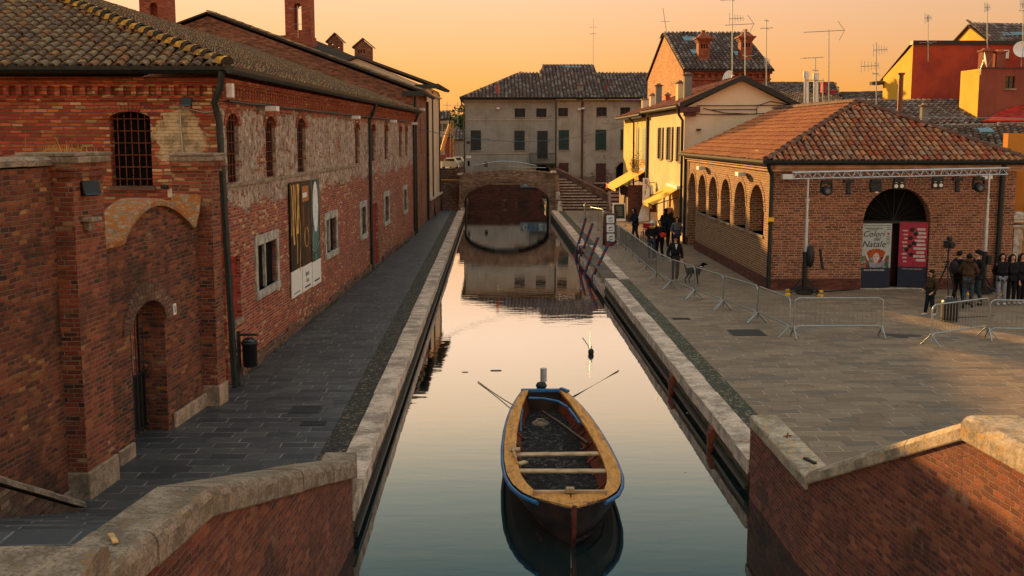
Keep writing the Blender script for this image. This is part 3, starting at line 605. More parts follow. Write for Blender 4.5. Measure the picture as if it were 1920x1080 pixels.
for i, (a0, a1, zt) in enumerate(((2.65, 3.68, 4.9), (8.66, 9.16, 4.80))):
    k = MB(); wf.box(k, a0, a1, -.5, .30, .42, zt)
    for q, (e, zz) in enumerate(((.05, 0), (.10, .1))): wf.box(k, a0 - e, a1 + e, -.5, .30 + e, zt + zz, zt + zz + .1)
    p_ = k.build('buttress', M['br_pil'], cw)
    k = MB(); wf.box(k, a0 - .11, a1 - .02, -.5, .46, zt + .2, zt + .30); wf.box(k, a0 - .12, a1 + .12, -.5, .42, zt + .30, zt + .36); k.build('cap', M['coping'], p_, bevel=.02)
    k = MB(); wf.box(k, a0 - .03, a1 + .03, -.5, .34, -.05, .42); k.build('footing', M['plinth'], p_, bevel=.02)
k = MB(); coping(k, Vector((wf.p(-9, .06, 0).x, wf.p(-9, .06, 0).y, 0)), Vector((wf.p(3.0, .06, 0).x, wf.p(3.0, .06, 0).y, 0)), 5.05, 5.08, 9, [(0, 0), (0, .08), (.06, .13), (.55, .13), (.6, 0)], -1); k.build('coping', M['coping'], cw)
k = MB(); wf.box(k, 6.9, 8.7, 0, .07, -.05, .28); wf.box(k, 4.38, 5.0, 0, .08, -.05, .25); wf.box(k, -5, 2.9, 0, .06, -.05, .16); k.build('plinth', M['plinth'], cw, bevel=.03)
gt = k = MB(); 
gate = thing('iron_gate', 'narrow black iron gate standing in the arched brick doorway', 'gate', tuple(wf.p(5.9, -.4, 0)))
k = MB()
for i in range(9): 
    a = 5.2 + i * .18; q = wf.p(a, -.40, 0); k.tube([q + Vector((0, 0, .02)), q + Vector((0, 0, 2.05 + .32 * math.sin(math.pi * (i + .3) / 8.6)))], .012, 5)
wf.box(k, 5.16, 6.69, -.415, -.385, 1.12, 1.16); wf.box(k, 5.16, 6.69, -.415, -.385, .1, .14); k.build('bars', M['black'], gate)
k = MB(); wf.box(k, 5.16, 6.69, -.44, -.43, .05, 1.15); k.build('kick_panel', M['black'], gate)
k = MB(); k.ball(wf.p(6.62, -.36, 1.25), .035, 8); k.build('handle', M['iron'], gate)
k = MB(); wf.box(k, 5.16, 6.69, -1.6, -1.58, -.05, 2.6); 
tag(k.build('yard_screen', M['br_pil'], origin=tuple(wf.p(5.9, -1.6, 0))), 'brick return wall glimpsed through the iron gate bars', 'wall')
k = MB(); wf.box(k, 6.45, 6.55, -.62, -.57, 1.0, 2.42); tag(k.build('white_post', M['white_st'], origin=tuple(wf.p(6.5, -.6, 1.0))), 'pale upright strip just behind the iron gate', 'post')
k = MB(); wf.box(k, 7.13, 7.27, 0, .02, 2.13, 2.34); hp = tag(k.build('number_plate', M['white'], origin=tuple(wf.p(7.2, 0, 2.2))), 'small white house number tile beside the gateway arch', 'number plate')
k = MB(); wf.box(k, 7.18, 7.22, .02, .023, 2.17, 2.30); k.build('number', plain('blue_ink', (.03, .05, .12)), hp)
# lamps and boxes on the courtyard wall
def floodlight(name, c, lab, s=1, face=(1, -1, -.35)):
    t_ = thing(name, lab, 'lamp', tuple(c)); f = Vector(face).normalized(); rz = math.atan2(f.x, -f.y)
    k = MB(); k.box(c, (.34 * s, .16 * s, .26 * s), rz=rz, rx=-.35); k.build('housing', M['black'], t_, bevel=.02)
    k = MB(); k.box(Vector(c) + f * .085 * s, (.28 * s, .012, .2 * s), rz=rz, rx=-.35); k.build('lens', M['glass'], t_)
    k = MB(); k.tube([Vector(c) - f * .08 * s, Vector(c) - f * .2 * s + Vector((0, 0, -.16 * s)), Vector(c) - f * .3 * s + Vector((0, 0, -.2 * s))], .022 * s, 6); k.build('bracket', M['black'], t_)
    return t_
floodlight('wall_lamp', wf.p(3.0, .40, 4.72), 'black boxy floodlight mounted on the nearest brick pillar', .82)
k = MB(); wf.box(k, 2.85, 3.2, .30, .48, 4.22, 4.29); wf.box(k, 2.92, 3.12, .30, .40, 4.08, 4.22); tag(k.build('stone_bracket', M['coping'], origin=tuple(wf.p(3.25, .5, 3.7)), bevel=.02), 'small stone corbel below the floodlight on the nearest pillar', 'bracket')
# dry grass on the wall top
k = MB(); c0 = wf.p(3.3, -.1, 5.24)
for i in range(150):
    a = random.uniform(0, 6.28); l = random.uniform(.05, .22) if i < 144 else random.uniform(.4, .6); b = c0 + Vector((random.gauss(0, .22), random.gauss(0, .18), 0)); t2 = b + Vector((math.cos(a) * l * .45, math.sin(a) * l * .45, l * .8)); w_ = Vector((math.sin(a), -math.cos(a), 0)) * .007
    k.add([b - w_, b + w_, t2], [(0, 1, 2)])
tag(k.build('grass_tuft', plain('dry_grass', (.42, .26, .06), .9, .1), origin=tuple(c0)), 'tuft of dry yellow grass growing on the pillar top', 'grass')
# ================================================================ left side: long brick warehouse
CA, CB = (-5.87, 24.5), (-4.41, 63.6)
sf = WF(CA, CB); ff = WF((-27, 24.5), (-5.87, 24.5))
wh = thing('brick_warehouse', 'long two-storey red brick warehouse with hipped tile roof along the left pavement', 'building', (-10, 44, 0))
ZE = 6.72
up = [(.5, 1.5), (4.1, 5.2), (7.9, 9.1), (18.3, 19.4), (22.5, 23.8), (26.7, 27.9), (32.2, 33.4), (34.9, 36.0)]
uph = [(a, b, 4.46, 6.0, .28) for a, b in up]
low = [(2.6, 5.1, 1.52, 3.08), (11.7, 14.0, 1.5, 3.02), (19.0, 20.8, 1.45, 2.95), (26.0, 27.9, 1.45, 3.0), (33.5, 35.2, 1.45, 2.95)]
lowh = [(a + .22, b - .22, c + .2, d - .24) for a, b, c, d in low]
blind = (.5, 1.28, 1.35, 2.8); rdoor = (22.3, 24.2, -.05, 2.65)
k = MB(); sf.wall(k, -.05, 6.3, uph + lowh + [blind, rdoor], rev=.12)
k.build('side_wall', M['br_side'], wh)
fw = (len('x') and ff.L + (-8.24 + 5.87), ff.L + (-7.36 + 5.87), 4.42, 6.02, .16)
k = MB(); ff.wall(k, -.05, 6.3, [fw], rev=.3); k.build('end_wall', M['br_front'], wh)
# corbelled cornice
def cornice(F, mat, a0, a1, z=6.3):
    k = MB(); F.box(k, a0, a1, .0, .05, z - .04, z + .06); F.box(k, a0, a1, 0, .06, z + .26, z + .34); F.box(k, a0, a1, -.05, .005, z + .06, z + .26); F.box(k, a0, a1, 0, .12, z + .34, z + .45)
    a = a0
    while a < a1: F.box(k, a, a + .11, .03, .12, z + .05, z + .27); a += .27
    return k.build('cornice', mat, wh)
cornice(sf, M['br_front'], 0, sf.L); cornice(ff, M['br_front'], 12, ff.L + .06)
SL = .364
ec = Vector((-5.62, 24.2, 6.92)); rr_ = 9.6
apex = ec + Vector((-rr_, rr_, rr_ * SL)); ridge_end = Vector((-4.1 - rr_ - .8, 63.58, apex.z)); ee = Vector((-4.12, 63.58, 6.92))
wl = ec + Vector((-2 * rr_, 0, 0))
k = MB(); dn = Vector((0, 0, -.02))
k.poly([wl, ec, apex]); k.poly([ec, ee, ridge_end, apex]); k.poly([wl, apex, ridge_end, wl + Vector((0, 39, 0))])
k.poly([Vector((wl.x, wl.y, 6.6)), Vector((ec.x, ec.y, 6.74)), Vector((ec.x, ec.y + .35, 6.74)), Vector((wl.x, wl.y + .35, 6.74))])
k.build('roof_bed', M['under'], wh)
k = MB()
Vf = Vector((0, 1, SL)).normalized(); lf = math.hypot(1, SL)
roof_tiles(k, ec, (-1, 0, 0), Vf, lambda u, v: v / lf < u + .05 and v / lf < rr_ and u < 16 - 0 * v, (0, 16), (0, rr_ * lf), pw=.27, pl=.36, r=.105, seg=5)
fr = k.build('roof', M['t_left'], wh)
k = MB(); Us = (ee - ec).normalized(); Vs = Vector((-1, 0, SL)); Vs = (Vs - Us * Vs.dot(Us)).normalized()
roof_tiles(k, ec, Us, Vs, lambda u, v: v / lf < u + .1, (0, (ee - ec).length), (0, rr_ * lf), pw=.27, pl=.40, r=.105, seg=3)
k.build('side_roof', M['t_left'], wh)
k = MB(); ridge_tiles(k, ec + Vector((.02, -.02, .06)), apex + Vector((0, 0, .08)), .42, .16, rim=1); k.build('hip_tiles', [M['t_hip'], M['under']], wh)
k = MB(); ridge_tiles(k, apex + Vector((0, 0, .06)), ridge_end + Vector((0, 0, .06)), .45, .15); k.build('ridge_tiles', M['t_left'], wh)
def gutter(path, parent, r=.10, mat='gutter'):
    k = MB(); prof = [(-r, .02), (-r * .9, -.06), (-r * .5, -.12), (0, -.145), (r * .5, -.12), (r * .9, -.06), (r, .02)]
    k.sweep(path, prof); return k.build('gutter', M[mat], parent)
gutter([Vector((-27, 24.12, 6.94)), Vector((-5.52, 24.12, 6.94))], wh); gutter([Vector((-5.52, 24.02, 6.94)), Vector((-4.02, 63.7, 6.90))], wh)
def pipe(pts, parent, r=.055, name='drainpipe', mat='gutter', cl=True):
    k = MB(); k.tube(pts, r, 8)
    a, b = Vector(pts[-2]), Vector(pts[-1]); n = int((a - b).length / 1.6)
    for i in range(1, n + 1 if cl else 0):
        q = a.lerp(b, i / (n + .5)); k.tube([q - (b - a).normalized() * .03, q + (b - a).normalized() * .03], r * 1.25, 8)
    return k.build(name, M[mat], parent)
def dpipe(F, a, z0, parent, zt=6.78, r=.055, out=.09):
    g_ = F.p(a, .34, zt); pipe([g_, F.p(a, .34, zt - .1), F.p(a, .22, zt - .38), F.p(a, out, zt - .62), F.p(a, out, zt - .75), F.p(a, out, z0)], parent, r)
pipe([Vector((-5.7, 24.1, 6.85)), Vector((-5.75, 24.12, 6.5)), Vector((-5.9, 24.2, 6.2)), Vector((-5.82, 24.25, 5.8)), Vector((-5.68, 24.28, 0))], wh, .075); dpipe(sf, 21.6, 0, wh, r=.065); dpipe(sf, 38.4, 0, wh, r=.065)
k = MB(); sf.box(k, .05, 19.4, 0, .05, 4.36, 4.44); k.build('string_course', M['coping'], wh, bevel=.01)
k = MB(); ff.box(k, fw[0] - .06, fw[1] + .06, 0, .05, fw[2] - .09, fw[2]); k.build('sill', M['br_dark'], wh)
for h in uph: k = MB(); sf.ring(k, h, .2, 0, .02, n=10); k.build('window_arch', M['br_front'], wh)
k = MB(); ff.ring(k, fw, .2, 0, .03, n=20); k.build('end_window_arch', M['br_front'], wh)
def bars(F, h, parent, nv, nh, o=-.1, r=.010, mat='iron'):
    w_ = thing  # noqa
    k = MB(); F.pane(k, h, -.11 if F is sf else -.29); win = k.build('window', M['hole'], parent)
    k = MB()
    for i in range(nv): a = h[0] + (h[1] - h[0]) * (i + 1) / (nv + 1); zt = h[3] - (h[4] * (1 - math.sqrt(max(0, 1 - ((i + 1) / (nv + 1) * 2 - 1) ** 2))) if len(h) > 4 else 0); k.tube([F.p(a, o, h[2]), F.p(a, o, zt)], r, 5)
    for i in range(nh): z = h[2] + (h[3] - h[2]) * (i + .6) / (nh + .2); k.tube([F.p(h[0], o + .01, z), F.p(h[1], o + .01, z)], r, 5)
    k.build('bars', M[mat], win); return win
bars(ff, fw, wh, 5, 6)
for h in uph: bars(sf, h, wh, 3, 6, -.03)
for h, (a, b, c, d) in zip(lowh, low):
    k = MB(); sf.pane(k, h, -.11); win = k.build('window', M['hole'], wh)
    k = MB(); sf.box(k, a, b, -.2, .05, d - .24, d); sf.box(k, a, h[0], -.2, .045, c + .2, d - .24); sf.box(k, h[1], b, -.2, .045, c + .2, d - .24); sf.box(k, a, b, -.2, .07, c, c + .2); k.build('stone_frame', M['frame_st'], win, bevel=.012)
    mid = (h[0] + h[1]) / 2; k = MB(); sf.box(k, mid - .06, mid + .06, -.10, -.03, h[2], h[3]); k.build('mullion', M['frame_st'], win)
for h in (blind, rdoor): k = MB(); sf.pane(k, h, -.10); k.build('bricked_niche', M['red_niche'], wh)
k = MB(); sf.box(k, blind[0] - .05, blind[1] + .1, 0, .04, blind[2] - .1, blind[2]); k.build('niche_sill', M['coping'], wh)
# rough rubble foot along the wall
k = MB(); a = 1.0
while a < 38.5:
    l = random.uniform(.5, 1.3); hh_ = random.uniform(.12, .3)
    if not 22.2 < a < 24.2: sf.box(k, a, a + l, 0, random.uniform(.05, .11), -.05, hh_)
    a += l * .95
k.build('rubble_plinth', M['br_dark'], wh, bevel=.03)
# boxes of light on the facade
lampproto = None
for i, (a, lab) in enumerate(((3.2, 'white box lamp high on the brick warehouse, nearest the corner drainpipe'), (16.2, 'white box lamp high on the warehouse wall before the middle drainpipe'), (27.0, 'white box lamp high on the warehouse wall just past the middle drainpipe'), (36.0, 'white box lamp near the far end of the warehouse wall'))):
    q = sf.p(a, .0, 6.1)
    t_ = thing('wall_light', lab, 'lamp', tuple(q), 'white box lamps under the warehouse eaves')
    k = MB(); sf.box(k, a + .0, a + .34, .22, .5, 6.10, 6.22); k.build('housing', M['white'], t_, bevel=.01)
    k = MB(); sf.box(k, a + .1, a + .3, 0, .25, 6.13, 6.19); k.build('bracket', M['galv'], t_)
k = MB(); sf.box(k, -.02, .16, .16, .30, 6.32, 6.62); tag(k.build('junction_box', M['white'], origin=tuple(sf.p(.1, .2, 6.3)), bevel=.01), 'small white box fixed beside the corner gutter pipe', 'box')
k = MB(); pts = [sf.p(.3 + i * 2, .12, 6.26 - .02 * (i % 2)) for i in range(19)]; k.tube(pts, .028, 6); tag(k.build('conduit', M['gutter'], origin=tuple(pts[0])), 'dark conduit running under the warehouse cornice', 'conduit')
floodlight('floodlight', Vector((-6.5, 24.26, 6.22)), 'grey floodlight on the end wall beside the top drainpipe', .68, (0, -1, -.4))
k = MB(); k.tube([Vector((-6.7, 24.44, 5.95)), Vector((-6.68, 24.46, 5.2)), Vector((-6.68, 24.46, 4.98))], .018, 6); k.tube([Vector((-6.6, 24.42, 6.1)), Vector((-6.2, 24.4, 6.0)), Vector((-5.8, 24.4, 6.02))], .012, 6); tag(k.build('cable', M['galv'], origin=(-6.7, 24.44, 5.2)), 'thin cable dropping down the plaster patch from the floodlight', 'cable')
k = MB(); q = pt(323, 362, Y=24.3); k.bb(q.x - .08, q.x + .08, q.y - .08, q.y + .1, q.z - .09, q.z + .09); tag(k.build('electric_box', M['cream'], origin=tuple(q), bevel=.01), 'pale square box on the wall above the scalloped coping', 'box')
k = MB(); q = pt(308, 350, Y=24.3); k.ball(q, (.09, .06, .05), 8); k.box(q + Vector((.06, -.08, -.02)), (.1, .16, .05), rz=.4); k.tube([q, q + Vector((.02, .2, 0))], .02, 5); tag(k.build('security_camera', M['black'], origin=tuple(q)), 'small black camera on the brick end wall below the barred window', 'camera')
# banner
bn = thing('art_banner', 'tall three-part photographic banner with white feet on the warehouse wall', 'banner', tuple(sf.p(8.5, .06, 2.6)))
def bmat(name, stops, sc=(9, 1.2), dist=3):
    t = NT(name, .45, .4); u = t.uv(); s_ = t.n('SeparateXYZ', {0: u}); v = t.n('CombineXYZ', {0: t.ma('MULTIPLY', s_.outputs[0], sc[0]), 1: t.ma('MULTIPLY', s_.outputs[1], sc[1])}).outputs[0]
    t.col(t.ramp(t.noise(v, 1.0, 3, .5, dist), stops)); return t.mat
M['ban1'] = plain('banner_black_print', (.010, .008, .006), .5, .3, 0, .4, 2); M['ban2'] = plain('banner_brown_print', (.035, .016, .010), .5, .3, 0, .5, 2); M['ban3'] = plain('banner_teal_print', (.03, .085, .08), .5, .3, 0, .5, 2)
M['goldp'] = plain('gold_print', (.70, .38, .09), .5, .3, 0, .35, 3); M['tealp'] = plain('mint_print', (.22, .42, .38), .5, .3, 0, .3, 3)
for i, (a0, a1, z0, z1, m_) in enumerate(((6.45, 7.8, 1.0, 4.22, 'ban1'), (7.9, 9.25, .98, 4.2, 'ban2'), (9.35, 10.7, .95, 4.18, 'ban3'))):
    k = MB(); sf.box(k, a0, a1, .03, .06, z0 + .75, z1); pn_ = k.build('panel', M[m_], bn)
    k = MB(); sf.box(k, a0, a1, .03, .062, z0, z0 + .75); k.build('white_foot', M['white'], bn)
rotS = Matrix(((sf.u.x, 0, sf.n.x), (sf.u.y, 0, sf.n.y), (0, 1, 0)))
M['ink'] = plain('black_ink', (.01, .01, .01), .6)
for (a, z, h_, s_) in ((8.55, 1.48, .2, 'Spazio'), (8.6, 1.28, .2, 'Luce')): text(s_, h_, M['ink'], bn, sf.p(a, .064, z), rotS)
for a in (7.1, 8.6, 10.05): 
    k = MB(); sf.box(k, a - .4, a + .4, .062, .065, 1.09 + (.0 if a < 8 else -.02), 1.115); k.build('small_print', M['ink'], bn)
def ribbon(k, pts, w, o=.0635):
    for (a, za), (b, zb) in zip(pts, pts[1:]): k.poly([sf.p(a - w, o, za), sf.p(a + w, o, za), sf.p(b + w, o, zb), sf.p(b - w, o, zb)])
for a, w, ph in ((6.65, .05, 0), (6.9, .09, 1), (7.2, .04, 2), (7.45, .10, .5), (7.68, .03, 3)):
    k = MB(); ribbon(k, [(a + .09 * math.sin(ph + q * .9), 4.15 - q * .28) for q in range(6 + int(ph * 1.6))], w); k.build('gold_fold', M['goldp'], bn)
k = MB(); cc = [(8.6 + .28 * math.cos(q * .45), 2.55 + .3 * math.sin(q * .45)) for q in range(15)]; ribbon(k, cc, .04); k.build('ring_print', M['goldp'], bn)
k = MB(); ribbon(k, [(8.2, 3.5), (8.2, 2.9)], .1); ribbon(k, [(8.9, 3.4), (8.95, 2.0)], .06); k.build('shade_print', plain('rust_print', (.16, .05, .02), .5), bn)
k = MB()
for q in range(5): ribbon(k, [(9.6 + q * .2, 2.75), (9.62 + q * .2, 1.95 + .1 * q)], .035)
ribbon(k, [(9.4, 2.1), (9.9, 1.98), (10.6, 2.25)], .05); ribbon(k, [(9.9, 1.9), (9.92, 1.75)], .08); k.build('mint_lines', M['tealp'], bn)
k = MB(); k.poly([sf.p(10.02 + .42 * math.cos(q * .35), .064, 3.35 + .78 * math.sin(q * .35)) for q in range(18)][::-1]); k.build('window_light', plain('pale_blue_print', (.74, .76, .74), .4), bn)
k = MB(); sf.box(k, 8.1, 9.0, .06, .063, 3.6, 4.05); k.build('orange_print', plain('orange_print', (.40, .14, .04), .5), bn)
k = MB(); sf.box(k, 8.15, 8.75, .063, .065, 3.72, 3.86); k.build('print_label', M['white'], bn)
# bin on a post
bp_ = pt(450, 722, z=0)
bi = thing('litter_bin', 'black litter bin hanging from a low post beside the warehouse drainpipe', 'bin', (bp_.x, bp_.y, 0))
k = MB(); k.tube([bp_, bp_ + Vector((0, 0, 1.22))], .045, 8); k.build('post', M['black'], bi)
k = MB(); k.lathe(bp_, [(.12, 0), (.12, .05), (.07, .12), (.05, .3)], 10); k.build('base', M['black'], bi)
k = MB(); k.lathe(bp_ + Vector((.24, .0, .42)), [(.13, 0), (.155, .03), (.17, .5), (.19, .52), (.19, .56), (.12, .57)], 14); k.build('bucket', M['black'], bi)
k = MB(); k.ball(bp_ + Vector((.24, 0, 1.0)), (.17, .17, .08), 9); k.build('bin_liner', plain('bin_bag', (.01, .01, .012), .25, .6), bi)
k = MB(); k.box(bp_ + Vector((.2, 0, 1.14)), (.46, .1, .05)); k.build('bracket', M['black'], bi, bevel=.02)
# ================================================================ second brick building, peach building, towers
b2 = thing('gabled_brick_building', 'brown brick building with a long sloping gable behind the warehouse roof', 'building', (-12, 69, 0))
F2 = WF((-4.41, 63.62), (-4.31, 74.2)); 
k = MB(); hs2 = [(1.6, 2.1, 4.4, 6.6), (5.2, 5.7, 4.4, 6.6), (1.6, 2.1, 1.2, 3.2), (5.2, 5.7, .9, 2.9, .25)]
F2.wall(k, -.05, 7.95, hs2, .05)
k.poly([(-27, 63.62, 0), (-4.41, 63.62, 0), (-4.41, 63.62, 7.95), (-15.7, 63.62, 12.06), (-27, 63.62, 7.95)])
k.poly([(-27, 74.2, 0), (-4.31, 74.2, 0), (-4.31, 74.2, 7.95), (-15.7, 74.2, 12.06), (-27, 74.2, 7.95)])
k.build('wall', M['br_b2'], b2)
k = MB(); pk, re_, le_ = Vector((-15.7, 63.4, 12.2)), Vector((-3.95, 63.4, 7.93)), Vector((-27.5, 63.4, 7.93)); dy = Vector((0, 10.9, 0))
for a, b in ((pk, re_), (pk, le_)): k.hexa([a, b, b + dy, a + dy], [a + Vector((0, 0, .1)), b + Vector((0, 0, .1)), b + dy + Vector((0, 0, .1)), a + dy + Vector((0, 0, .1))])
k.build('roof', M['under'], b2)
k = MB(); us = (re_ - pk).normalized(); roof_tiles(k, re_ + Vector((0, 0, .1)), (0, 1, 0), -us, lambda u, v: True, (0, 10.9), (0, 12.4), pw=.3, pl=.5, r=.12, seg=3); k.build('roof_tiles', M['t_left'], b2)
k = MB(); F_ = WF((-27, 63.62), (-4.41, 63.62))
for o, w_ in ((.06, .12), (.03, .35)):
    a, b, c = Vector((-15.7, 63.62 - o, 12.05)), Vector((-4.5, 63.62 - o, 7.97)), Vector((-26.9, 63.62 - o, 7.97)); dz = Vector((0, 0, -w_)); Yb = Vector((0, o - .002, 0))
    k.hexa([a + dz, b + dz, b + dz + Yb, a + dz + Yb], [a, b, b + Yb, a + Yb]); k.hexa([c + dz, a + dz, a + dz + Yb, c + dz + Yb], [c, a, a + Yb, c + Yb])
k.build('gable_band', M['br_b2'], b2)
k = MB(); ar = [( -15.75 + 1.5 * math.cos(math.pi * i / 14), 10.0 + 1.0 * math.sin(math.pi * i / 14)) for i in range(15)]
k.poly([(x - 5.2, 63.60, z - 1.4) for x, z in ar]); k.build('lunette', M['hole'], b2)
for h in hs2: k = MB(); F2.pane(k, h, -.045); k.build('window', M['hole'], b2)
gutter([Vector((-3.9, 63.3, 7.98)), Vector((-3.85, 74.3, 7.98))], b2, .13); k = MB(); k.bb(-5.0, -3.8, 63.2, 63.4, 7.72, 7.98); k.build('gutter_end', M['gutter'], b2)
pipe([F2.p(.15, .1, 7.7), F2.p(.15, .1, 0)], b2, .08); pipe([F2.p(10.4, .1, 7.7), F2.p(10.4, .1, 0)], b2, .08)
k = MB(); F2.box(k, 4.0, 5.0, .0, .3, 7.0, 7.15); tag(k.build('wall_light', M['white'], origin=tuple(F2.p(4.5, 0, 7))), 'white box lamp on the brown brick building beside the narrow slit windows', 'lamp', 'white box lamps under the warehouse eaves')
F3 = WF((-4.27, 74.22), (-3.92, 84.5))
b3 = thing('peach_building', 'narrow peach plastered building with dark drainpipes beside the far bridge stairs', 'building', (-8, 79, 0))
k = MB(); hs3 = [(7.6, 7.9, 1.0, 2.9), (7.6, 7.9, 4.2, 6.8), (1.6, 1.9, 1.0, 3.0)]; F3.wall(k, -.05, 8.7, hs3, .04)
k.poly([(-13, 74.22, 0), (-4.27, 74.22, 0), (-4.27, 74.22, 8.65), (-8.75, 74.22, 10.5), (-13.2, 74.22, 8.7)]); k.poly([(-13, 84.5, 0), (-3.92, 84.5, 0), (-3.92, 84.5, 8.65), (-8.75, 84.5, 10.5), (-13.2, 84.5, 8.7)])
k.build('wall', M['b3c'], b3)
for h in hs3: k = MB(); F3.pane(k, h, -.035); k.build('window', M['hole'], b3)
k = MB(); F3.box(k, 0, F3.L, 0, .12, -.05, 1.25); k.build('plinth', M['br_dark'], b3); k = MB(); F3.box(k, 0, F3.L, 0, .22, 1.25, 1.36); k.build('plinth_cap', M['white_st'], b3)
k = MB(); pk, re_, le_ = Vector((-8.75, 74.0, 10.55)), Vector((-3.7, 74.0, 8.72)), Vector((-13.6, 74.0, 8.62)); dy = Vector((.25, 10.8, 0)); t1 = Vector((0, 0, .16))
k.hexa([pk, re_, re_ + dy, pk + dy], [pk + t1, re_ + t1, re_ + dy + t1, pk + dy + t1]); k.hexa([le_, pk, pk + dy, le_ + dy], [le_ + t1, pk + t1, pk + dy + t1, le_ + dy + t1]); k.build('roof', M['t_far'], b3)
k = MB(); 
for o in (.35, .75): k.tube([(-8.75, 74.18, 10.5 - o), (-4.4, 74.18, 8.72 - o * .55)], .045, 5)
F3.box(k, -.1, F3.L, 0, .2, 8.2, 8.3); k.build('moulding', M['b3c'], b3)
gutter([Vector((-3.62, 73.95, 8.85)), Vector((-3.3, 84.9, 8.85))], b3, .14); k = MB(); k.bb(-5.0, -3.5, 73.75, 73.97, 8.55, 8.82); k.build('gutter_end', M['gutter'], b3)
for a in (3.2, 8.9): pipe([F3.p(a, .1, 8.5), F3.p(a, .1, 1.0), F3.p(a + .3, .2, .0)], b3, .05)
b4 = thing('hipped_outbuilding', 'dark tiled roof plane behind the brick gable, carrying two brick chimneys', 'building', (-14, 80, 0))
P1, P2, P3, P4 = pt(560, 62, Y=86), pt(668, 107, Y=79), pt(640, 120, Y=74.6), pt(505, 70, Y=74.6)
k = MB(); k.poly([P4, P3, P2, P1]); k.poly([(P4.x, P4.y, 0), (P3.x, P3.y, 0), P3, P4]); k.poly([(P3.x, P3.y, 0), (P2.x, P2.y, 0), P2, P3]); k.build('walls', M['under'], b4)
k = MB(); U_ = (P3 - P4).normalized(); nn = (P3 - P4).cross(P1 - P4).normalized(); nn = nn if nn.z > 0 else -nn; V_ = nn.cross(U_); 
V_ = V_ if V_.z > 0 or V_.y > 0 else -V_
def in4(u, v):
    q = P4 + U_ * u + V_ * v
    pts = [P4, P3, P2, P1]; s0 = None
    for i in range(4):
        a, b = pts[i], pts[(i + 1) % 4]; c = (b - a).cross(q - a).dot(nn)
        if s0 is None: s0 = c > 0
        elif (c > 0) != s0: return False
    return True
roof_tiles(k, P4, U_, V_, in4, (0, 9), (0, 14), pw=.32, pl=.6, r=.13, seg=3); k.build('roof', M['t_far'], b4)
def bell(px0, px1, Y, zb, zt, lab, ow=.5):
    a, b = pt(px0, 60, Y=Y), pt(px1, 60, Y=Y); w_ = b.x - a.x; cx = (a.x + b.x) / 2
    t_ = thing('chimney_tower', lab, 'chimney', (cx, Y + w_ / 2, zb), 'tall arched brick chimney towers')
    F_ = WF((a.x, Y), (b.x, Y)); G_ = WF((b.x, Y + w_), (a.x, Y + w_)); op = (w_ / 2 - ow / 2, w_ / 2 + ow / 2, zb + 1.65, zb + (3.4 if px0 > 500 else 3.15), ow / 2)
    k = MB(); F_.wall(k, zb - 2, zt, [op], w_); G_.wall(k, zb - 2, zt, [op], .01); WF((b.x, Y), (b.x, Y + w_)).wall(k, zb - 2, zt); WF((a.x, Y + w_), (a.x, Y)).wall(k, zb - 2, zt)
    k.build('shaft', M['br_tall'], t_)
    k = MB()
    for e, z in ((.14, .9), (.08, 1.25)): k.bb(a.x - e, b.x + e, Y - e, Y + w_ + e, zb - 2 if e > .1 else zb + .9, zb + z)
    k.bb(a.x - .15, b.x + .15, Y - .15, Y + w_ + .15, zt, zt + .25); k.bb(a.x - .05, b.x + .05, Y - .05, Y + w_ + .05, zt + .25, zt + .4); k.build('mouldings', M['br_tall'], t_)
    k = MB(); c_ = ((a.x + b.x) / 2, Y + w_ / 2, zt + 1.1); q = [(a.x - .2, Y - .2, zt + .4), (b.x + .2, Y - .2, zt + .4), (b.x + .2, Y + w_ + .2, zt + .4), (a.x - .2, Y + w_ + .2, zt + .4)]
    for i in range(4): k.poly([q[i], q[(i + 1) % 4], c_])
    k.build('cap', M['t_far'], t_)
    return t_
bell(263, 316, 72, 10.6, 18, 'tall brick chimney tower with an arched opening at the far left skyline')
bell(535, 583, 77, 10.9, 18, 'tall brick chimney tower with an arched opening rising behind the gable roof')
k = MB(); q = pt(558, 30, Y=76.7); k.tube([(q.x, q.y, 12.0), (q.x, q.y, 14.1)], .02, 5); k.tube([(q.x - .6, q.y, 13.9), (q.x + .3, q.y, 13.95)], .018, 5); k.tube([(q.x - .3, q.y, 12.9), (q.x + .35, q.y, 12.9)], .018, 5); tag(k.build('antenna', M['galv'], origin=(q.x, q.y, 12)), 'thin aerial in front of the arched chimney tower', 'antenna')
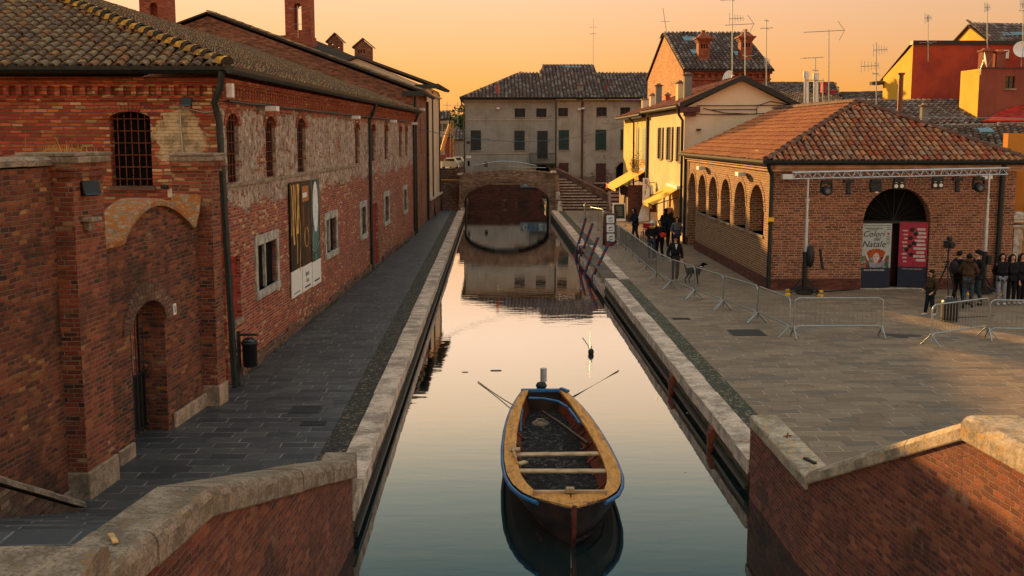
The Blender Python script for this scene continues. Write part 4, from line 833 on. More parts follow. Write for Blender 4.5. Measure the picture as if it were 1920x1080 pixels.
def gabledchim(px0, px1, ptop, pbot, Y, lab, holes):
    a, b = pt(px0, pbot, Y=Y), pt(px1, pbot, Y=Y); zt = pt(px0, ptop, Y=Y).z; ze = zt - .55; w_ = b.x - a.x; cx = (a.x + b.x) / 2
    t_ = thing('brick_chimney', lab, 'chimney', (cx, Y, a.z), 'gable-topped brick chimneys')
    F_ = WF((a.x, Y), (b.x, Y)); hs = [(w_ * h0, w_ * h1, a.z + (ze - a.z) * h2, a.z + (ze - a.z) * h3) for h0, h1, h2, h3 in holes]
    k = MB(); F_.wall(k, a.z - .8, ze, hs, .9); WF((b.x, Y + .9), (a.x, Y + .9)).wall(k, a.z - .8, ze, [(w_ - h[1], w_ - h[0], h[2], h[3]) for h in hs], .01)
    k.bb(a.x, a.x + .01, Y, Y + .9, a.z - .8, ze); k.bb(b.x - .01, b.x, Y, Y + .9, a.z - .8, ze); k.add([(a.x, Y, ze), (b.x, Y, ze), (cx, Y, zt - .05), (a.x, Y + .9, ze), (b.x, Y + .9, ze), (cx, Y + .9, zt - .05)], [(0, 1, 2), (5, 4, 3), (0, 3, 4, 1)]); k.build('shaft', M['br_b2'], t_)
    k = MB()
    for sgn in (-1, 1):
        e = Vector((cx + sgn * (w_ / 2 + .16), Y - .12, ze - .08)); pz = Vector((cx, Y - .12, zt)); q = Vector((0, 1.14, 0)); u_ = Vector((0, 0, .09)); k.hexa([pz, e, e + q, pz + q], [pz + u_, e + u_, e + q + u_, pz + q + u_])
    k.build('cap', M['t_far'], t_)
gabledchim(615, 641, 63, 92, 82, 'small gable-topped brick chimney with two square holes, the further left of the pair', [(.18, .38, .55, .8), (.62, .82, .15, .4)])
gabledchim(665, 697, 73, 112, 80, 'larger gable-topped brick chimney with narrow slots, nearest the peach gable', [(.2, .28, .5, .8), (.36, .44, .5, .8), (.52, .6, .5, .8)])

# weeds at the foot of the warehouse and courtyard walls, dead leaves on the paving
k = MB(); rw = random.Random(11)
for i in range(900):
    a = rw.uniform(1, 38); 
    if math.sin(a * 1.7) + math.sin(a * .61 + 1) < .1: continue
    b = sf.p(a, rw.uniform(.08, .2), .0); an = rw.uniform(0, 6.28); l = rw.uniform(.03, .13); w_ = Vector((math.sin(an), -math.cos(an), 0)) * .012
    k.add([b - w_, b + w_, b + Vector((math.cos(an) * l * .6, math.sin(an) * l * .6, l))], [(0, 1, 2)], r=rw.random())
def leafmat(name, c1, c2):
    t = NT(name, .7, .2); r_ = t.n('Attribute', attribute_name='rnd').outputs['Fac']; t.col(t.ramp(r_, [(0, c1), (1, c2)])); return t.mat
tag(k.build('weeds', leafmat('weed_green', (.03, .05, .015), (.12, .12, .04))), 'low green weeds along the foot of the warehouse wall', 'weeds', kind='stuff')
k = MB()
for i in range(420):
    x, y = (rw.uniform(-5.2, -2.6), rw.uniform(16.6, 60)) if i % 2 else (rw.choice([rw.gauss(5.2, .5), rw.uniform(5, 18)]), rw.uniform(19, 56))
    s_ = rw.uniform(.012, .04); an = rw.uniform(0, 6.28); u = Vector((math.cos(an), math.sin(an), 0)) * s_; v = Vector((-math.sin(an), math.cos(an), 0)) * s_ * .6; b = Vector((x, y, .012)); k.add([b - u, b - v, b + u + Vector((0, 0, .012)), b + v], [(0, 1, 2, 3)], r=rw.random())
tag(k.build('fallen_leaves', leafmat('dead_leaf', (.06, .03, .015), (.30, .17, .07))), 'scattered small dead leaves and grit on the paving', 'leaves', kind='stuff')
# ================================================================ right side
def plane_roof(mb, pts, pw=.3, pl=.5, r=.125, seg=3, m=0):
    """pts: eave left, eave right, then up round the plane"""
    pts = [Vector(p) for p in pts]; P = pts[0]; U = (pts[1] - P).normalized(); N = U.cross(pts[2] - P).normalized(); N = N if N.z > 0 else -N
    V = N.cross(U); V = V if V.dot(pts[2] - P) > 0 else -V
    uv = [((p - P).dot(U), (p - P).dot(V)) for p in pts]; n = len(uv)
    def ins(u, v):
        s = None
        for i in range(n):
            a, b = uv[i], uv[(i + 1) % n]; c = (b[0] - a[0]) * (v - a[1]) - (b[1] - a[1]) * (u - a[0])
            if s is None: s = c > 0
            elif (c > 0) != s: return False
        return True
    us = [q[0] for q in uv]; vs = [q[1] for q in uv]
    roof_tiles(mb, P, U, V, ins, (min(us), max(us)), (min(vs), max(vs)), pw, pl, r, seg, m=m)
def slabroof(name, mat, parent, planes, pw=.3, pl=.5, r=.125, seg=3, bed=True):
    k = MB()
    for p in planes: plane_roof(k, p, pw, pl, r, seg, 0)
    for p in planes: k.poly([Vector(q) + Vector((0, 0, .01)) for q in p], 1); k.poly([Vector(q) - Vector((0, 0, .12)) for q in p], 1)
    for p in planes:
        for a, b in zip(p, list(p[1:]) + [p[0]]): k.poly([Vector(a) + Vector((0, 0, .01)), Vector(b) + Vector((0, 0, .01)), Vector(b) - Vector((0, 0, .12)), Vector(a) - Vector((0, 0, .12))], 1)
    return k.build(name, [mat, M['under']], parent)
# ---------------- market loggia
LX0, LX1, LY0, LY1 = 9.98, 18.76, 39.95, 57.3
M['orange_st'] = plain('frieze_plaster', (.50, .29, .17), .85, .2, 0, .2, 3)
lo = thing('market_loggia', 'brick market loggia with arcaded side, wide arched doorway and terracotta hip roof', 'building', (14.4, 48, 0))
lf_ = WF((LX0, LY0), (LX1, LY0)); ls = WF((LX0, LY1), (LX0, LY0))
doorL = (3.33, 5.76, -.05, 3.67, 1.215)
k = MB(); lf_.wall(k, -.05, 4.25, [doorL], rev=.45); WF((LX1, LY0), (LX1, LY1)).wall(k, -.05, 4.25); WF((LX1, LY1), (LX0, LY1)).wall(k, -.05, 4.25)
k.build('front_wall', M['br_log'], lo)
ys = [(41.0, 43.3), (44.0, 46.05), (46.85, 48.85), (49.55, 51.6), (52.2, 54.25), (54.85, 56.9)]
arcs = [(LY1 - b, LY1 - a, 1.86 if i < 5 else -.05, 3.68, .95) for i, (a, b) in enumerate(ys)]
k = MB(); ls.wall(k, -.05, 4.25, arcs, rev=.5); k.build('arcade_wall', M['br_log2'], lo)
for h in arcs: k = MB(); ls.ring(k, h, .2, 0, .02, n=16); k.build('arcade_arch', M['br_log2'], lo)
k = MB(); lf_.ring(k, doorL, .42, 0, .03, n=34); k.build('door_arch', M['br_log'], lo)
for h in (arcs[:5]):
    k = MB(); ls.box(k, h[0] - .05, h[1] + .05, -.5, .05, 1.76, 1.86); k.build('sill', M['plinth'], lo)
k = MB(); ls.box(k, ls.L - arcs[0][0] if False else 2.6, ls.L + .0, 0, .09, -.05, .42)
lf_.box(k, -.09, 3.3, 0, .09, -.05, .40); lf_.box(k, 5.8, 8.78, 0, .09, -.05, .40); ls.box(k, 0, .4, 0, .09, -.05, .42); k.build('plinth', M['logpl'], lo, bevel=.02)
k = MB(); 
for F, L_ in ((lf_, lf_.L), (ls, ls.L)):
    F.box(k, -.02, L_ + (.12 if F is lf_ else .10), -.02, .10, 4.25, 4.36); F.box(k, -.02, L_ + .2, -.02, .20, 4.36, 4.54)
k.build('frieze', M['br_log'].copy() if False else M['orange_st'] if 'orange_st' in M else plain('frieze_plaster', (.44, .27, .17), .85, .2, 0, .2, 3), lo)
e = .32; A0 = Vector((LX0 - e, LY0 - e, 4.60)); A1 = Vector((LX1 + e, LY0 - e, 4.60)); A2 = Vector((LX1 + e, LY1 + .3, 4.6)); A3 = Vector((LX0 - e, LY1 + .3, 4.6))
hw = (A1.x - A0.x) / 2; AP = Vector(((A0.x + A1.x) / 2, A0.y + hw, 4.60 + hw * .46)); AQ = Vector((AP.x, LY1 + .3, AP.z))
k = MB(); plane_roof(k, [A0, A1, AP], .235, .40, .092, 6); k.build('roof', M['t_log'], lo)
k = MB(); plane_roof(k, [A3, A0, AP, AQ], .235, .40, .092, 4); k.build('side_roof', M['t_logs'], lo)
k = MB(); plane_roof(k, [A1, A2, AQ, AP], .3, .5, .11, 3); k.build('far_roof', M['t_log'], lo)
k = MB(); k.poly([A0, A1, AP]); k.poly([A3, A0, AP, AQ]); k.poly([A1, A2, AQ, AP]); k.poly([A0, A1, A2, A3]); k.build('roof_bed', M['under'], lo)
k = MB(); ridge_tiles(k, A0 + Vector((0, 0, .08)), AP + Vector((0, 0, .1)), .4, .12); ridge_tiles(k, A1 + Vector((0, 0, .08)), AP + Vector((0, 0, .1)), .4, .12); ridge_tiles(k, AQ + Vector((0, 0, .1)), AP + Vector((0, 0, .1)), .4, .12); k.build('hip_tiles', M['t_loghip'], lo)
gutter([A0 + Vector((-.08, -.06, .03)), A1 + Vector((.1, -.06, .03))], lo, .085); gutter([A3 + Vector((-.06, 0, .03)), A0 + Vector((-.06, -.12, .03))], lo, .085)
pipe([Vector((9.75, 39.62, 4.5)), Vector((9.78, 39.66, 4.38)), Vector((9.93, 39.84, 4.15)), Vector((9.93, 39.84, 4.0)), Vector((9.93, 39.84, 0))], lo, .075)
pipe([Vector((9.8, 57.2, 4.5)), Vector((9.84, 57.2, 4.1)), Vector((9.84, 57.2, 0))], lo, .07)
pipe([Vector((18.2, 39.8, 4.5)), Vector((18.2, 39.84, 0))], lo, .1)
k = MB(); k.bb(9.8, 10.04, 39.70, 39.74, 2.48, 2.62); tag(k.build('warning_tag', M['yel'] if 'yel' in M else M['awn'], origin=(9.93, 39.72, 2.55)), 'small yellow tag on the loggia corner drainpipe', 'sign')
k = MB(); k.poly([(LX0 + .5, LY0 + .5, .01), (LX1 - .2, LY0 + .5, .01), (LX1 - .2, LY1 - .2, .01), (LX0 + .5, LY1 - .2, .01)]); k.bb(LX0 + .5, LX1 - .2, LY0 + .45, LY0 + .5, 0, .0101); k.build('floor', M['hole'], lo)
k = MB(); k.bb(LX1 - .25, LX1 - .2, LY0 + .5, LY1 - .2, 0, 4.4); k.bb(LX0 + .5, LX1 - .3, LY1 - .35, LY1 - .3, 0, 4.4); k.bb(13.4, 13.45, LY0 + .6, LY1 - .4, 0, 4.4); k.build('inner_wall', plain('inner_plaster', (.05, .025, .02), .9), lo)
# wooden door leaves, lunette
k = MB(); ar = [(x, z) for x, z in lf_.arc(doorL)]; k.poly([lf_.p(x, -.40, max(z, 2.36)) for x, z in ar] + [lf_.p(5.76, -.4, 2.36), lf_.p(3.33, -.4, 2.36)]); lu = k.build('lunette', M['hole'], lo)
k = MB()
for i in range(9): a = math.pi * (i + .5) / 9; k.tube([lf_.p(4.545, -.37, 2.46), lf_.p(4.545 - 1.2 * math.cos(a), -.37, 2.46 + 1.2 * math.sin(a))], .012, 5)
k.build('fanlight_bars', M['black'], lu)
k = MB(); lf_.box(k, 3.33, 5.76, -.40, -.32, 2.36, 2.46); k.build('lintel', M['black'], lo)
k = MB(); k.hexa([lf_.p(4.4, -.5, 0), lf_.p(4.95, -.95, 0), lf_.p(4.95, -1.0, 0), lf_.p(4.4, -.55, 0)], [lf_.p(4.4, -.5, 2.3), lf_.p(4.95, -.95, 2.3), lf_.p(4.95, -1.0, 2.3), lf_.p(4.4, -.55, 2.3)]); k.build('door_leaf', M['redwood'], lo)
k = MB(); lf_.box(k, 3.33, 5.76, -.45, .0, -.05, .03); k.build('threshold', M['white_st'], lo)
for i, (a, lab) in enumerate(((9.2, 'white box lamp above the loggia arcade, the one nearer the corner'), (14.0, 'white box lamp above the loggia arcade, further from the corner'))):
    a = ls.L - (a - 4.5) if False else (LY1 - (43.9 if i == 0 else 52.3)); t_ = thing('wall_light', lab, 'lamp', tuple(ls.p(a, 0, 4.0)), 'white box lamps on the loggia')
    k = MB(); ls.box(k, a - .3, a + .3, .12, .42, 3.94, 4.1); k.build('housing', M['white'], t_, bevel=.01); k = MB(); ls.box(k, a - .3, a + .1, 0, .12, 3.97, 4.07); k.build('bracket', M['galv'], t_)
for x, lab in ((10.45, 'white box lamp at the left end of the stage truss'), (17.55, 'white box lamp at the right end of the stage truss')):
    k = MB(); k.bb(x - .18, x + .18, 39.55, 39.9, 3.98, 4.16); tag(k.build('box_lamp', M['white'], origin=(x, 39.8, 4.0), bevel=.01), lab, 'lamp')
M['redcloth'] = plain('red_cloth', (.55, .02, .03), .7, .2)
for i, (cpx, y0_, y1_, hw2) in enumerate(((1432, 402, 440, 6), (1401, 392, 428, 5), (1372, 388, 412, 4))):
    c_ = pt(cpx, y1_, X=11.3); Yq = c_.y; a_ = pt(cpx - hw2, y1_, Y=Yq); b_ = pt(cpx + hw2 + 3, y0_, Y=Yq)
    k = MB(); k.bb(a_.x, b_.x, Yq, Yq + .03, 1.2, b_.z)
    tag(k.build('red_cloth', M['redcloth'], origin=(a_.x, Yq, 1.2)), ['bright red cloth hanging inside the arch nearest the corner', 'red cloth strip inside the second arch from the corner', 'red cloth strip inside the third arch from the corner'][i], 'cloth', 'red cloths in the arcade')
# posters in the doorway
def poster(cx, z0, z1, w, rz, name, lab, top, bot, zsplit, y):
    t_ = thing(name, lab, 'poster', (cx, y, 0), local=True, rotz=rz)
    k = MB(); k.bb(-w / 2, w / 2, 0, .03, zsplit, z1); k.build('sheet', top, t_)
    k = MB(); k.bb(-w / 2, w / 2, 0, .031, z0, zsplit); k.build('footer', bot, t_)
    return t_
M['posterw'] = plain('poster_white', (.36, .40, .38), .5, .3, 0, .05); M['navy'] = plain('poster_navy', (.015, .02, .04), .5, .3); M['crim'] = plain('poster_crimson', (.34, .02, .045), .5, .3, 0, .15)
PA = poster(13.84, .05, 2.38, 1.08, R(0), 'event_poster', 'tall white event poster with lettering and a red-haired woman in the doorway', M['posterw'], M['navy'], .78, 40.0)
M['pink'] = plain('pale_print', (.55, .40, .38), .5); M['hairp'] = plain('printed_red_hair', (.42, .07, .01), .5, .3, 0, .4, 20); M['flow'] = NT('printed_flowers', .5, .3)
t = M['flow']; o_ = t.obj(); v_ = t.n('TexVoronoi', {'Vector': o_, 'Scale': 9.0}); t.col(t.ramp(t.n('SeparateXYZ', {0: v_.outputs['Color']}).outputs[0], evens([(.30, .02, .03), (.03, .12, .05), (.02, .08, .12), (.35, .08, .02), (.25, .22, .2), (.1, .02, .06), (.06, .2, .1)]), 'CONSTANT')); M['flow'] = t.mat
RT = FACE_CAM
text('Colori', .30, M['ink'], PA, (-.12, -.005, 2.0), RT, shear=.3); text('del', .2, M['ink'], PA, (.0, -.005, 1.82), RT, shear=.3); text('Natale', .32, M['ink'], PA, (-.10, -.005, 1.63), RT, shear=.3)
text('www.burattini.info', .1, M['white'], PA, (-.05, -.005, .70), RT, ext=.001)
k = MB(); k.bb(-.5, .5, -.004, 0, 2.30, 2.315); k.bb(-.42, .2, -.004, 0, 2.2, 2.225); k.bb(-.3, .05, -.004, 0, 2.14, 2.16)
for i, z in enumerate((2.22, 2.16, 1.9, 1.84, 1.78, 1.70, 1.64)): k.bb(.36, .36 + (.15 if i % 2 else .11), -.004, 0, z, z + .018)
k.build('small_print', M['ink'], PA)
k = MB(); k.bb(.38, .46, -.004, 0, 1.97, 2.05); k.build('red_badge', M['crim'], PA)
k = MB(); k.bb(-.53, .48, -.003, 0, .78, 1.22); k.build('printed_flowers', M['flow'], PA)
fig = thing  # the drawn figure, flat as it is printed
def disc(mb, c, rx, rz, y, n=18, wob=0): mb.poly([(c[0] + rx * math.cos(2 * math.pi * i / n) * (1 + wob * math.sin(i * 2.7)), y, c[1] + rz * math.sin(2 * math.pi * i / n) * (1 + wob * math.sin(i * 2.7))) for i in range(n)])
k = MB(); disc(k, (.0, 1.30), .34, .17, -.006, 40, .12); k.build('printed_hair', M['hairp'], PA)
k = MB(); disc(k, (.01, 1.16), .12, .16, -.009); k.poly([(-.05, -.0075, 1.02), (.07, -.0075, 1.02), (.09, -.0075, .88), (-.07, -.0075, .88)])
for s_ in (-1, 1): k.poly([(s_ * .22, -.008, 1.02), (s_ * .30, -.008, 1.05), (s_ * .46, -.008, 1.42), (s_ * .40, -.008, 1.45)]); disc(k, (s_ * .43, 1.46), .04, .05, -.0085)
k.build('printed_face', M['pink'], PA)
k = MB(); disc(k, (-.045, 1.19), .022, .01, -.011); disc(k, (.06, 1.19), .022, .01, -.011); disc(k, (.01, 1.08), .03, .012, -.011); k.build('printed_features', M['ink'], PA)
k = MB(); k.poly([(-.2, -.0095, .8), (.22, -.0095, .8), (.26, -.0095, 1.0), (.1, -.0095, .95), (-.08, -.0095, .95), (-.26, -.0095, 1.0)]); k.build('printed_blouse', plain('print_grey', (.28, .26, .30), .5), PA)
PB = poster(15.22, .05, 2.42, .98, R(-14), 'programme_poster', 'crimson programme poster with pale text blocks in the right half of the doorway', M['crim'], M['navy'], .80, 40.12)
k = MB()
for i in range(9): z = 2.12 - i * .14; k.bb(.02 if i % 2 else .12, .40 + (i % 3) * .02, -.004, 0, z, z + .085); k.bb(-.38 + (i % 3) * .03, -.2, -.004, 0, z - .04, z + .01)
k.build('text_blocks', M['pink'], PB)
k = MB()
for i, (x, z) in enumerate(((-.05, 2.14), (.08, 2.0), (-.1, 1.84), (.03, 1.66), (-.22, 1.42), (-.05, 1.24), (-.12, 1.55))): disc(k, (x, z), .09, .08, -.006, 12, .25)
k.build('printed_figures', M['ink'], PB); text('www.burattiniaibordi.it', .075, M['pink'], PB, (0, -.005, .72), RT, ext=.001)
# ---------------- stage truss
tr = thing('lighting_truss', 'aluminium lattice truss spanning the loggia front on two telescopic towers', 'truss', (14.2, 38.9, 0))
TY = 38.75; x0, x1 = pt(1487, 332, Y=TY).x, pt(1890, 325, Y=TY).x; zt = 4.22
zc = lambda x: 4.03 + (x - x0) / (x1 - x0) * .15
k = MB()
for dz, dyy in ((.22, -.13), (.22, .13), (-.0, 0)): k.tube([(x0, TY + dyy, zc(x0) + dz), (x1, TY + dyy, zc(x1) + dz)], .026, 8)
k.build('chords', M['alu'], tr)
k = MB(); n = 44
for i in range(n):
    xa = x0 + (x1 - x0) * i / n; xb = x0 + (x1 - x0) * (i + 1) / n
    if i % 15 == 14: 
        for d in (-.13, .13): k.tube([(xa, TY + d, zc(xa) + .22), (xa, TY, zc(xa))], .012, 5)
        continue
    for d in (-.13, .13):
        a, b = ((xa, TY + d, zc(xa) + .22), (xb, TY, zc(xb))) if i % 2 else ((xa, TY, zc(xa)), (xb, TY + d, zc(xb) + .22)); k.tube([a, b], .010, 5)
k.build('lattice', M['alu'], tr)
for px_ in (1513, 1851):
    x = pt(px_, 400, Y=TY).x; b = MB(); b.tube([(x, TY, 1.5), (x, TY, 2.6)], .07, 10); b.tube([(x, TY, 2.6), (x, TY, 3.3)], .055, 10); b.tube([(x, TY, 3.3), (x, TY, zc(x) - .02)], .042, 10)
    for z in (2.6, 3.3, 1.5): b.tube([(x, TY, z - .04), (x, TY, z + .03)], .085, 10)
    tw = b.build('tower', M['alu'], tr)
    b = MB(); b.tube([(x, TY, .2), (x, TY, 1.5)], .095, 10); b.box((x + .12, TY - .05, 1.2), (.14, .2, .3))
    for a in range(4): an = a * math.pi / 2 + .5; b.tube([(x, TY, .32), (x + .75 * math.cos(an), TY + .75 * math.sin(an), .04)], .028, 6); b.tube([(x, TY, .7), (x + .5 * math.cos(an), TY + .5 * math.sin(an), .14)], .02, 6)
    b.box((x, TY, .1), (.5, .5, .12)); b.build('tower_base', M['black'], tw)
    for a in range(4): an = a * math.pi / 2 + .5; b = MB(); b.box((x + .78 * math.cos(an), TY + .78 * math.sin(an), .045), (.16, .12, .07), rz=an); b.build('yellow_foot', M['awn'], tw)
b = MB(); b.ball((pt(1513, 400, Y=TY).x + .14, TY - .12, 1.35), (.15, .12, .42), 10); b.tube([(11.4, TY - .15, 1.6), (11.5, TY - .2, .9)], .05, 6); tag(b.build('cable_bundle', M['black'], origin=(11.3, TY, 1)), 'black coat and cable bundle hanging on the left truss tower', 'cable')
def moving(px_, lab, kind):
    x = pt(px_, 360, Y=TY).x; t_ = thing('stage_light', lab, 'stage light', (x, TY, 3.8), 'stage lights hanging from the truss'); z = zc(x)
    k = MB(); k.box((x, TY, z - .13), (.34, .2, .12)); k.tube([(x, TY, z - .08), (x, TY, z)], .02, 6)
    if kind == 0:
        k.box((x - .18, TY, z - .33), (.05, .14, .36)); k.box((x + .18, TY, z - .33), (.05, .14, .36)); k.build('yoke', M['black'], t_, bevel=.015)
        k = MB(); k.tube([(x, TY + .12, z - .42), (x, TY + .05, z - .42), (x, TY - .16, z - .44), (x, TY - .20, z - .44)], [.10, .165, .165, .13], 14); k.build('head', M['black'], t_)
        k = MB(); k.tube([(x, TY - .20, z - .44), (x, TY - .212, z - .44)], .085, 14); k.build('lens', plain('blue_lens' if 'lens' not in M else 'blue_lens', (.03, .10, .14), .1, .8), t_)
    elif kind == 1:
        k.build('base', M['black'], t_, bevel=.015); k = MB(); k.box((x, TY, z - .33), (.12, .12, .28)); k.tube([(x, TY, z - .42), (x, TY - .05, z - .56)], .09, 10); k.build('head', M['black'], t_)
    elif kind == 3:
        k.build('base', M['black'], t_, bevel=.015); k = MB(); k.box((x, TY, z - .28), (.42, .16, .2)); k.box((x, TY, z - .42), (.36, .2, .2)); k.build('head', M['black'], t_, bevel=.03); k = MB(); k.box((x + .02, TY - .11, z - .52), (.1, .02, .04)); k.build('lens', M['white'], t_)
    else:
        k.build('yoke', M['black'], t_, bevel=.01); k = MB(); k.box((x, TY, z - .24), (.40, .1, .40)); k.build('frame', M['black'], t_, bevel=.015)
        for sx_ in (-1, 1):
            for sz in (-1, 1): k = MB(); k.tube([(x + sx_ * .1, TY - .05, z - .24 + sz * .085), (x + sx_ * .1, TY - .075, z - .24 + sz * .085)], .065, 12); k.build('lamp', M['lampw'], t_)
M['lampw'] = plain('lamp_glass', (.62, .60, .56), .2, .6, 0, .05)
for a in ((1549, 'moving-head stage light nearest the left end of the truss', 0), (1590, 'slim black stage light second from the left on the truss', 1), (1641, 'broad black stage light left of the arch centre on the truss', 3), (1684, 'four-lamp blinder hanging in front of the doorway arch', 2), (1757, 'four-lamp blinder to the right of the doorway arch', 2), (1794, 'slim black stage light right of the blinders on the truss', 1), (1834, 'moving-head stage light nearest the right end of the truss', 0)): moving(*a)
# ---------------- cream house C and yellow house D
def rect_windows(F, holes, parent, mat, glass='glass', dep=.14, shutter=None, frame=None, sill=True):
    for h in holes:
        k = MB(); F.pane(k, h, -dep); w_ = k.build('window', M[glass], parent); mid = (h[0] + h[1]) / 2
        k = MB(); F.box(k, mid - .03, mid + .03, -dep, -dep + .04, h[2], h[3]); F.box(k, h[0], h[1], -dep, -dep + .035, (h[2] + h[3]) / 2 - .02, (h[2] + h[3]) / 2 + .02); k.build('frame', M[frame or 'greyw'], w_)
        if sill: k = MB(); F.box(k, h[0] - .08, h[1] + .08, 0, .07, h[2] - .08, h[2]); k.build('sill', M['plinth'] if sill == 1 else M[sill], w_)
        if shutter:
            mt, mode = shutter
            if mode == 'open':
                for a, b in ((h[0] - .55, h[0] - .02), (h[1] + .02, h[1] + .55)): k = MB(); F.box(k, a, b, .03, .08, h[2], h[3]); slats(k, F, a, b, h[2], h[3], .08); k.build('shutter', M[mt], w_)
            else:
                for a, b in ((h[0], mid - .01), (mid + .01, h[1])): k = MB(); F.box(k, a, b, -.02, .04, h[2], h[3]); slats(k, F, a, b, h[2], h[3], .04); k.build('shutter', M[mt], w_)
def slats(k, F, a, b, z0, z1, o):
    n = max(3, int((z1 - z0) / .16))
    for i in range(n): z = z0 + .05 + (z1 - z0 - .1) * i / n; F.box(k, a + .05, b - .05, o, o + .018, z, z + .045)
hc = thing('cream_house', 'cream rendered house with dark verge gable and brown louvred shutters over the shops', 'house', (13, 66, 0))
CX0, CX1, CY0, CY1 = 9.98, 15.72, 58.6, 73.4
cl = WF((CX0 + .2, CY1), (CX0, CY0)); cf = WF((CX0, CY0), (CX1, CY0))
hs = [(cl.L - b, cl.L - a, 4.15, 6.0) for a, b in ((.9, 2.1), (4.4, 5.9), (8.3, 9.6))]
gs = [(cl.L - b, cl.L - a, 0, 2.3) for a, b in ((1.2, 2.3), (4.2, 5.2), (6.6, 7.5), (9.8, 11.0))]
k = MB(); cl.wall(k, -.05, 6.9, hs + gs, .2); k.build('side_wall', M['cream_side'], hc)
k = MB(); pkc = Vector((12.9, CY0, 8.35)); cf.wall(k, -.05, 6.95); k.poly([(CX0, CY0, 6.95), (CX1, CY0, 6.95), pkc]); k.bb(CX1 - .01, CX1, CY0, CY1, 0, 6.9)
k.poly([(CX0, CY1, -.05), (CX1, CY1, -.05), (CX1, CY1, 6.95), (12.9, CY1, 8.35), (CX0, CY1, 6.95)]); k.build('gable_wall', M['cream'], hc)
rect_windows(cl, hs, hc, 'cream', glass='farglass', shutter=('brownw', 'open'))
for h in gs: k = MB(); cl.pane(k, h, -.18); d_ = k.build('door', M['redwood'], hc); k = MB(); cl.box(k, h[0] + .1, h[1] - .1, -.17, -.15, .9, 2.1); k.build('glass', M['glass'], d_)
ov = .35; pk2 = Vector((12.9, CY0 - .2, 8.48)); eL = Vector((CX0 - ov, CY0 - .2, 7.05)); eR = Vector((CX1 + ov - .1, CY0 - .2, 7.02)); dyc = Vector((.1, CY1 - CY0 + .2, 0))
slabroof('roof', M['t_red'], hc, [[eL + dyc, eL, pk2, pk2 + dyc], [eR, eR + dyc, pk2 + dyc, pk2]])
k = MB(); t1 = Vector((0, 0, .14))
for e_ in (eL, eR): b = Vector((0, -.14, 0)); k.hexa([pk2 - t1, e_ - t1, e_ - t1 + b, pk2 - t1 + b], [pk2 + t1, e_ + t1, e_ + t1 + b, pk2 + t1 + b])
k.build('verge', M['redwood'] if False else M['black'], hc)
k = MB(); k.bb(CX0 - .3, CX0 + .75, CY0 - .3, CY0, 6.72, 7.0); k.bb(CX0 - .1, CX0 + .55, CY0 - .22, CY0, 6.52, 6.72); k.build('eaves_return', M['redwood'], hc)
gutter([eL + dyc + Vector((-.05, 0, 0)), eL + Vector((-.05, 0, 0))], hc, .1); pipe([Vector((9.62, 58.5, 6.9)), Vector((9.66, 58.5, 6.6)), Vector((9.86, 58.5, 6.3)), Vector((9.86, 58.5, .3))], hc, .07)
pipe([cl.p(0.1, .1, 6.7), cl.p(.1, .1, 3.0), cl.p(.1, .1, 0)], hc, .06)
hd = thing('yellow_house', 'yellow rendered house with green shutters and a planted balcony beyond the cream one', 'house', (13, 81, 0))
dl = WF((CX0 + .35, 88.7), (CX0 + .2, CY1 + .02)); df_ = WF((CX0 + .2, CY1), (CX1, CY1))
hsd = [(dl.L - b, dl.L - a, 3.9, 6.1) for a, b in ((.6, 3.2), (5.2, 6.6))]
gsd = [(dl.L - 12.2, dl.L - .8, 0, 2.4)]
k = MB(); dl.wall(k, -.05, 6.75, hsd + gsd, .25); k.bb(CX0 + .36, 16, 88.6, 88.7, 0, 6.7); k.bb(15.9, 16, CY1 + .05, 88.7, 0, 6.7); k.build('wall', M['yellow'], hd)
rect_windows(dl, hsd, hd, 'yellow', shutter=('greenw', 'closed'))
k = MB(); dl.pane(k, gsd[0], -.2); k.build('shopfront', M['redwood'], hd)
b0, b1 = Vector((9.75, 89.0, 6.88)), Vector((9.6, 73.4, 6.92)); r0, r1 = Vector((13.2, 89, 8.1)), Vector((13.1, 73.4, 8.2))
slabroof('roof', M['t_red'], hd, [[b0, b1, r1, r0], [Vector((16.4, 73.4, 6.9)), Vector((16.4, 89, 6.9)), r0, r1]])
gutter([b0, b1], hd, .1); pipe([Vector((9.7, 80.2, 6.8)), Vector((10.05, 80.2, 6.4)), Vector((10.1, 80.2, 0))], hd, .06)
k = MB()
for i in range(12): k.tube([dl.p(dl.L - 4.8 + i * .36, .5, 3.0), dl.p(dl.L - 4.8 + i * .36, .5, 3.95)], .015, 5)
dl.box(k, dl.L - 4.9, dl.L - .6, 0, .55, 2.9, 3.0); dl.box(k, dl.L - 4.9, dl.L - .6, .48, .52, 3.93, 3.97); k.build('balcony', M['black'], hd)
pb = MB()
for i in range(420):
    c_ = dl.p(dl.L - random.uniform(.8, 4.7), random.uniform(.35, .75), random.gauss(3.55, .35)); a = random.uniform(0, 6.28); s_ = .08
    pb.add([c_, c_ + Vector((math.cos(a) * s_, math.sin(a) * s_, .04)), c_ + Vector((-math.sin(a) * s_ * .6, math.cos(a) * s_ * .6, -.05))], [(0, 1, 2)])
tag(pb.build('balcony_plant', plain('dry_vine', (.16, .10, .03), .9, .1, 0, .4), origin=tuple(dl.p(dl.L - 2.8, .5, 3))), 'bushy dry plant spilling over the yellow house balcony', 'plant')
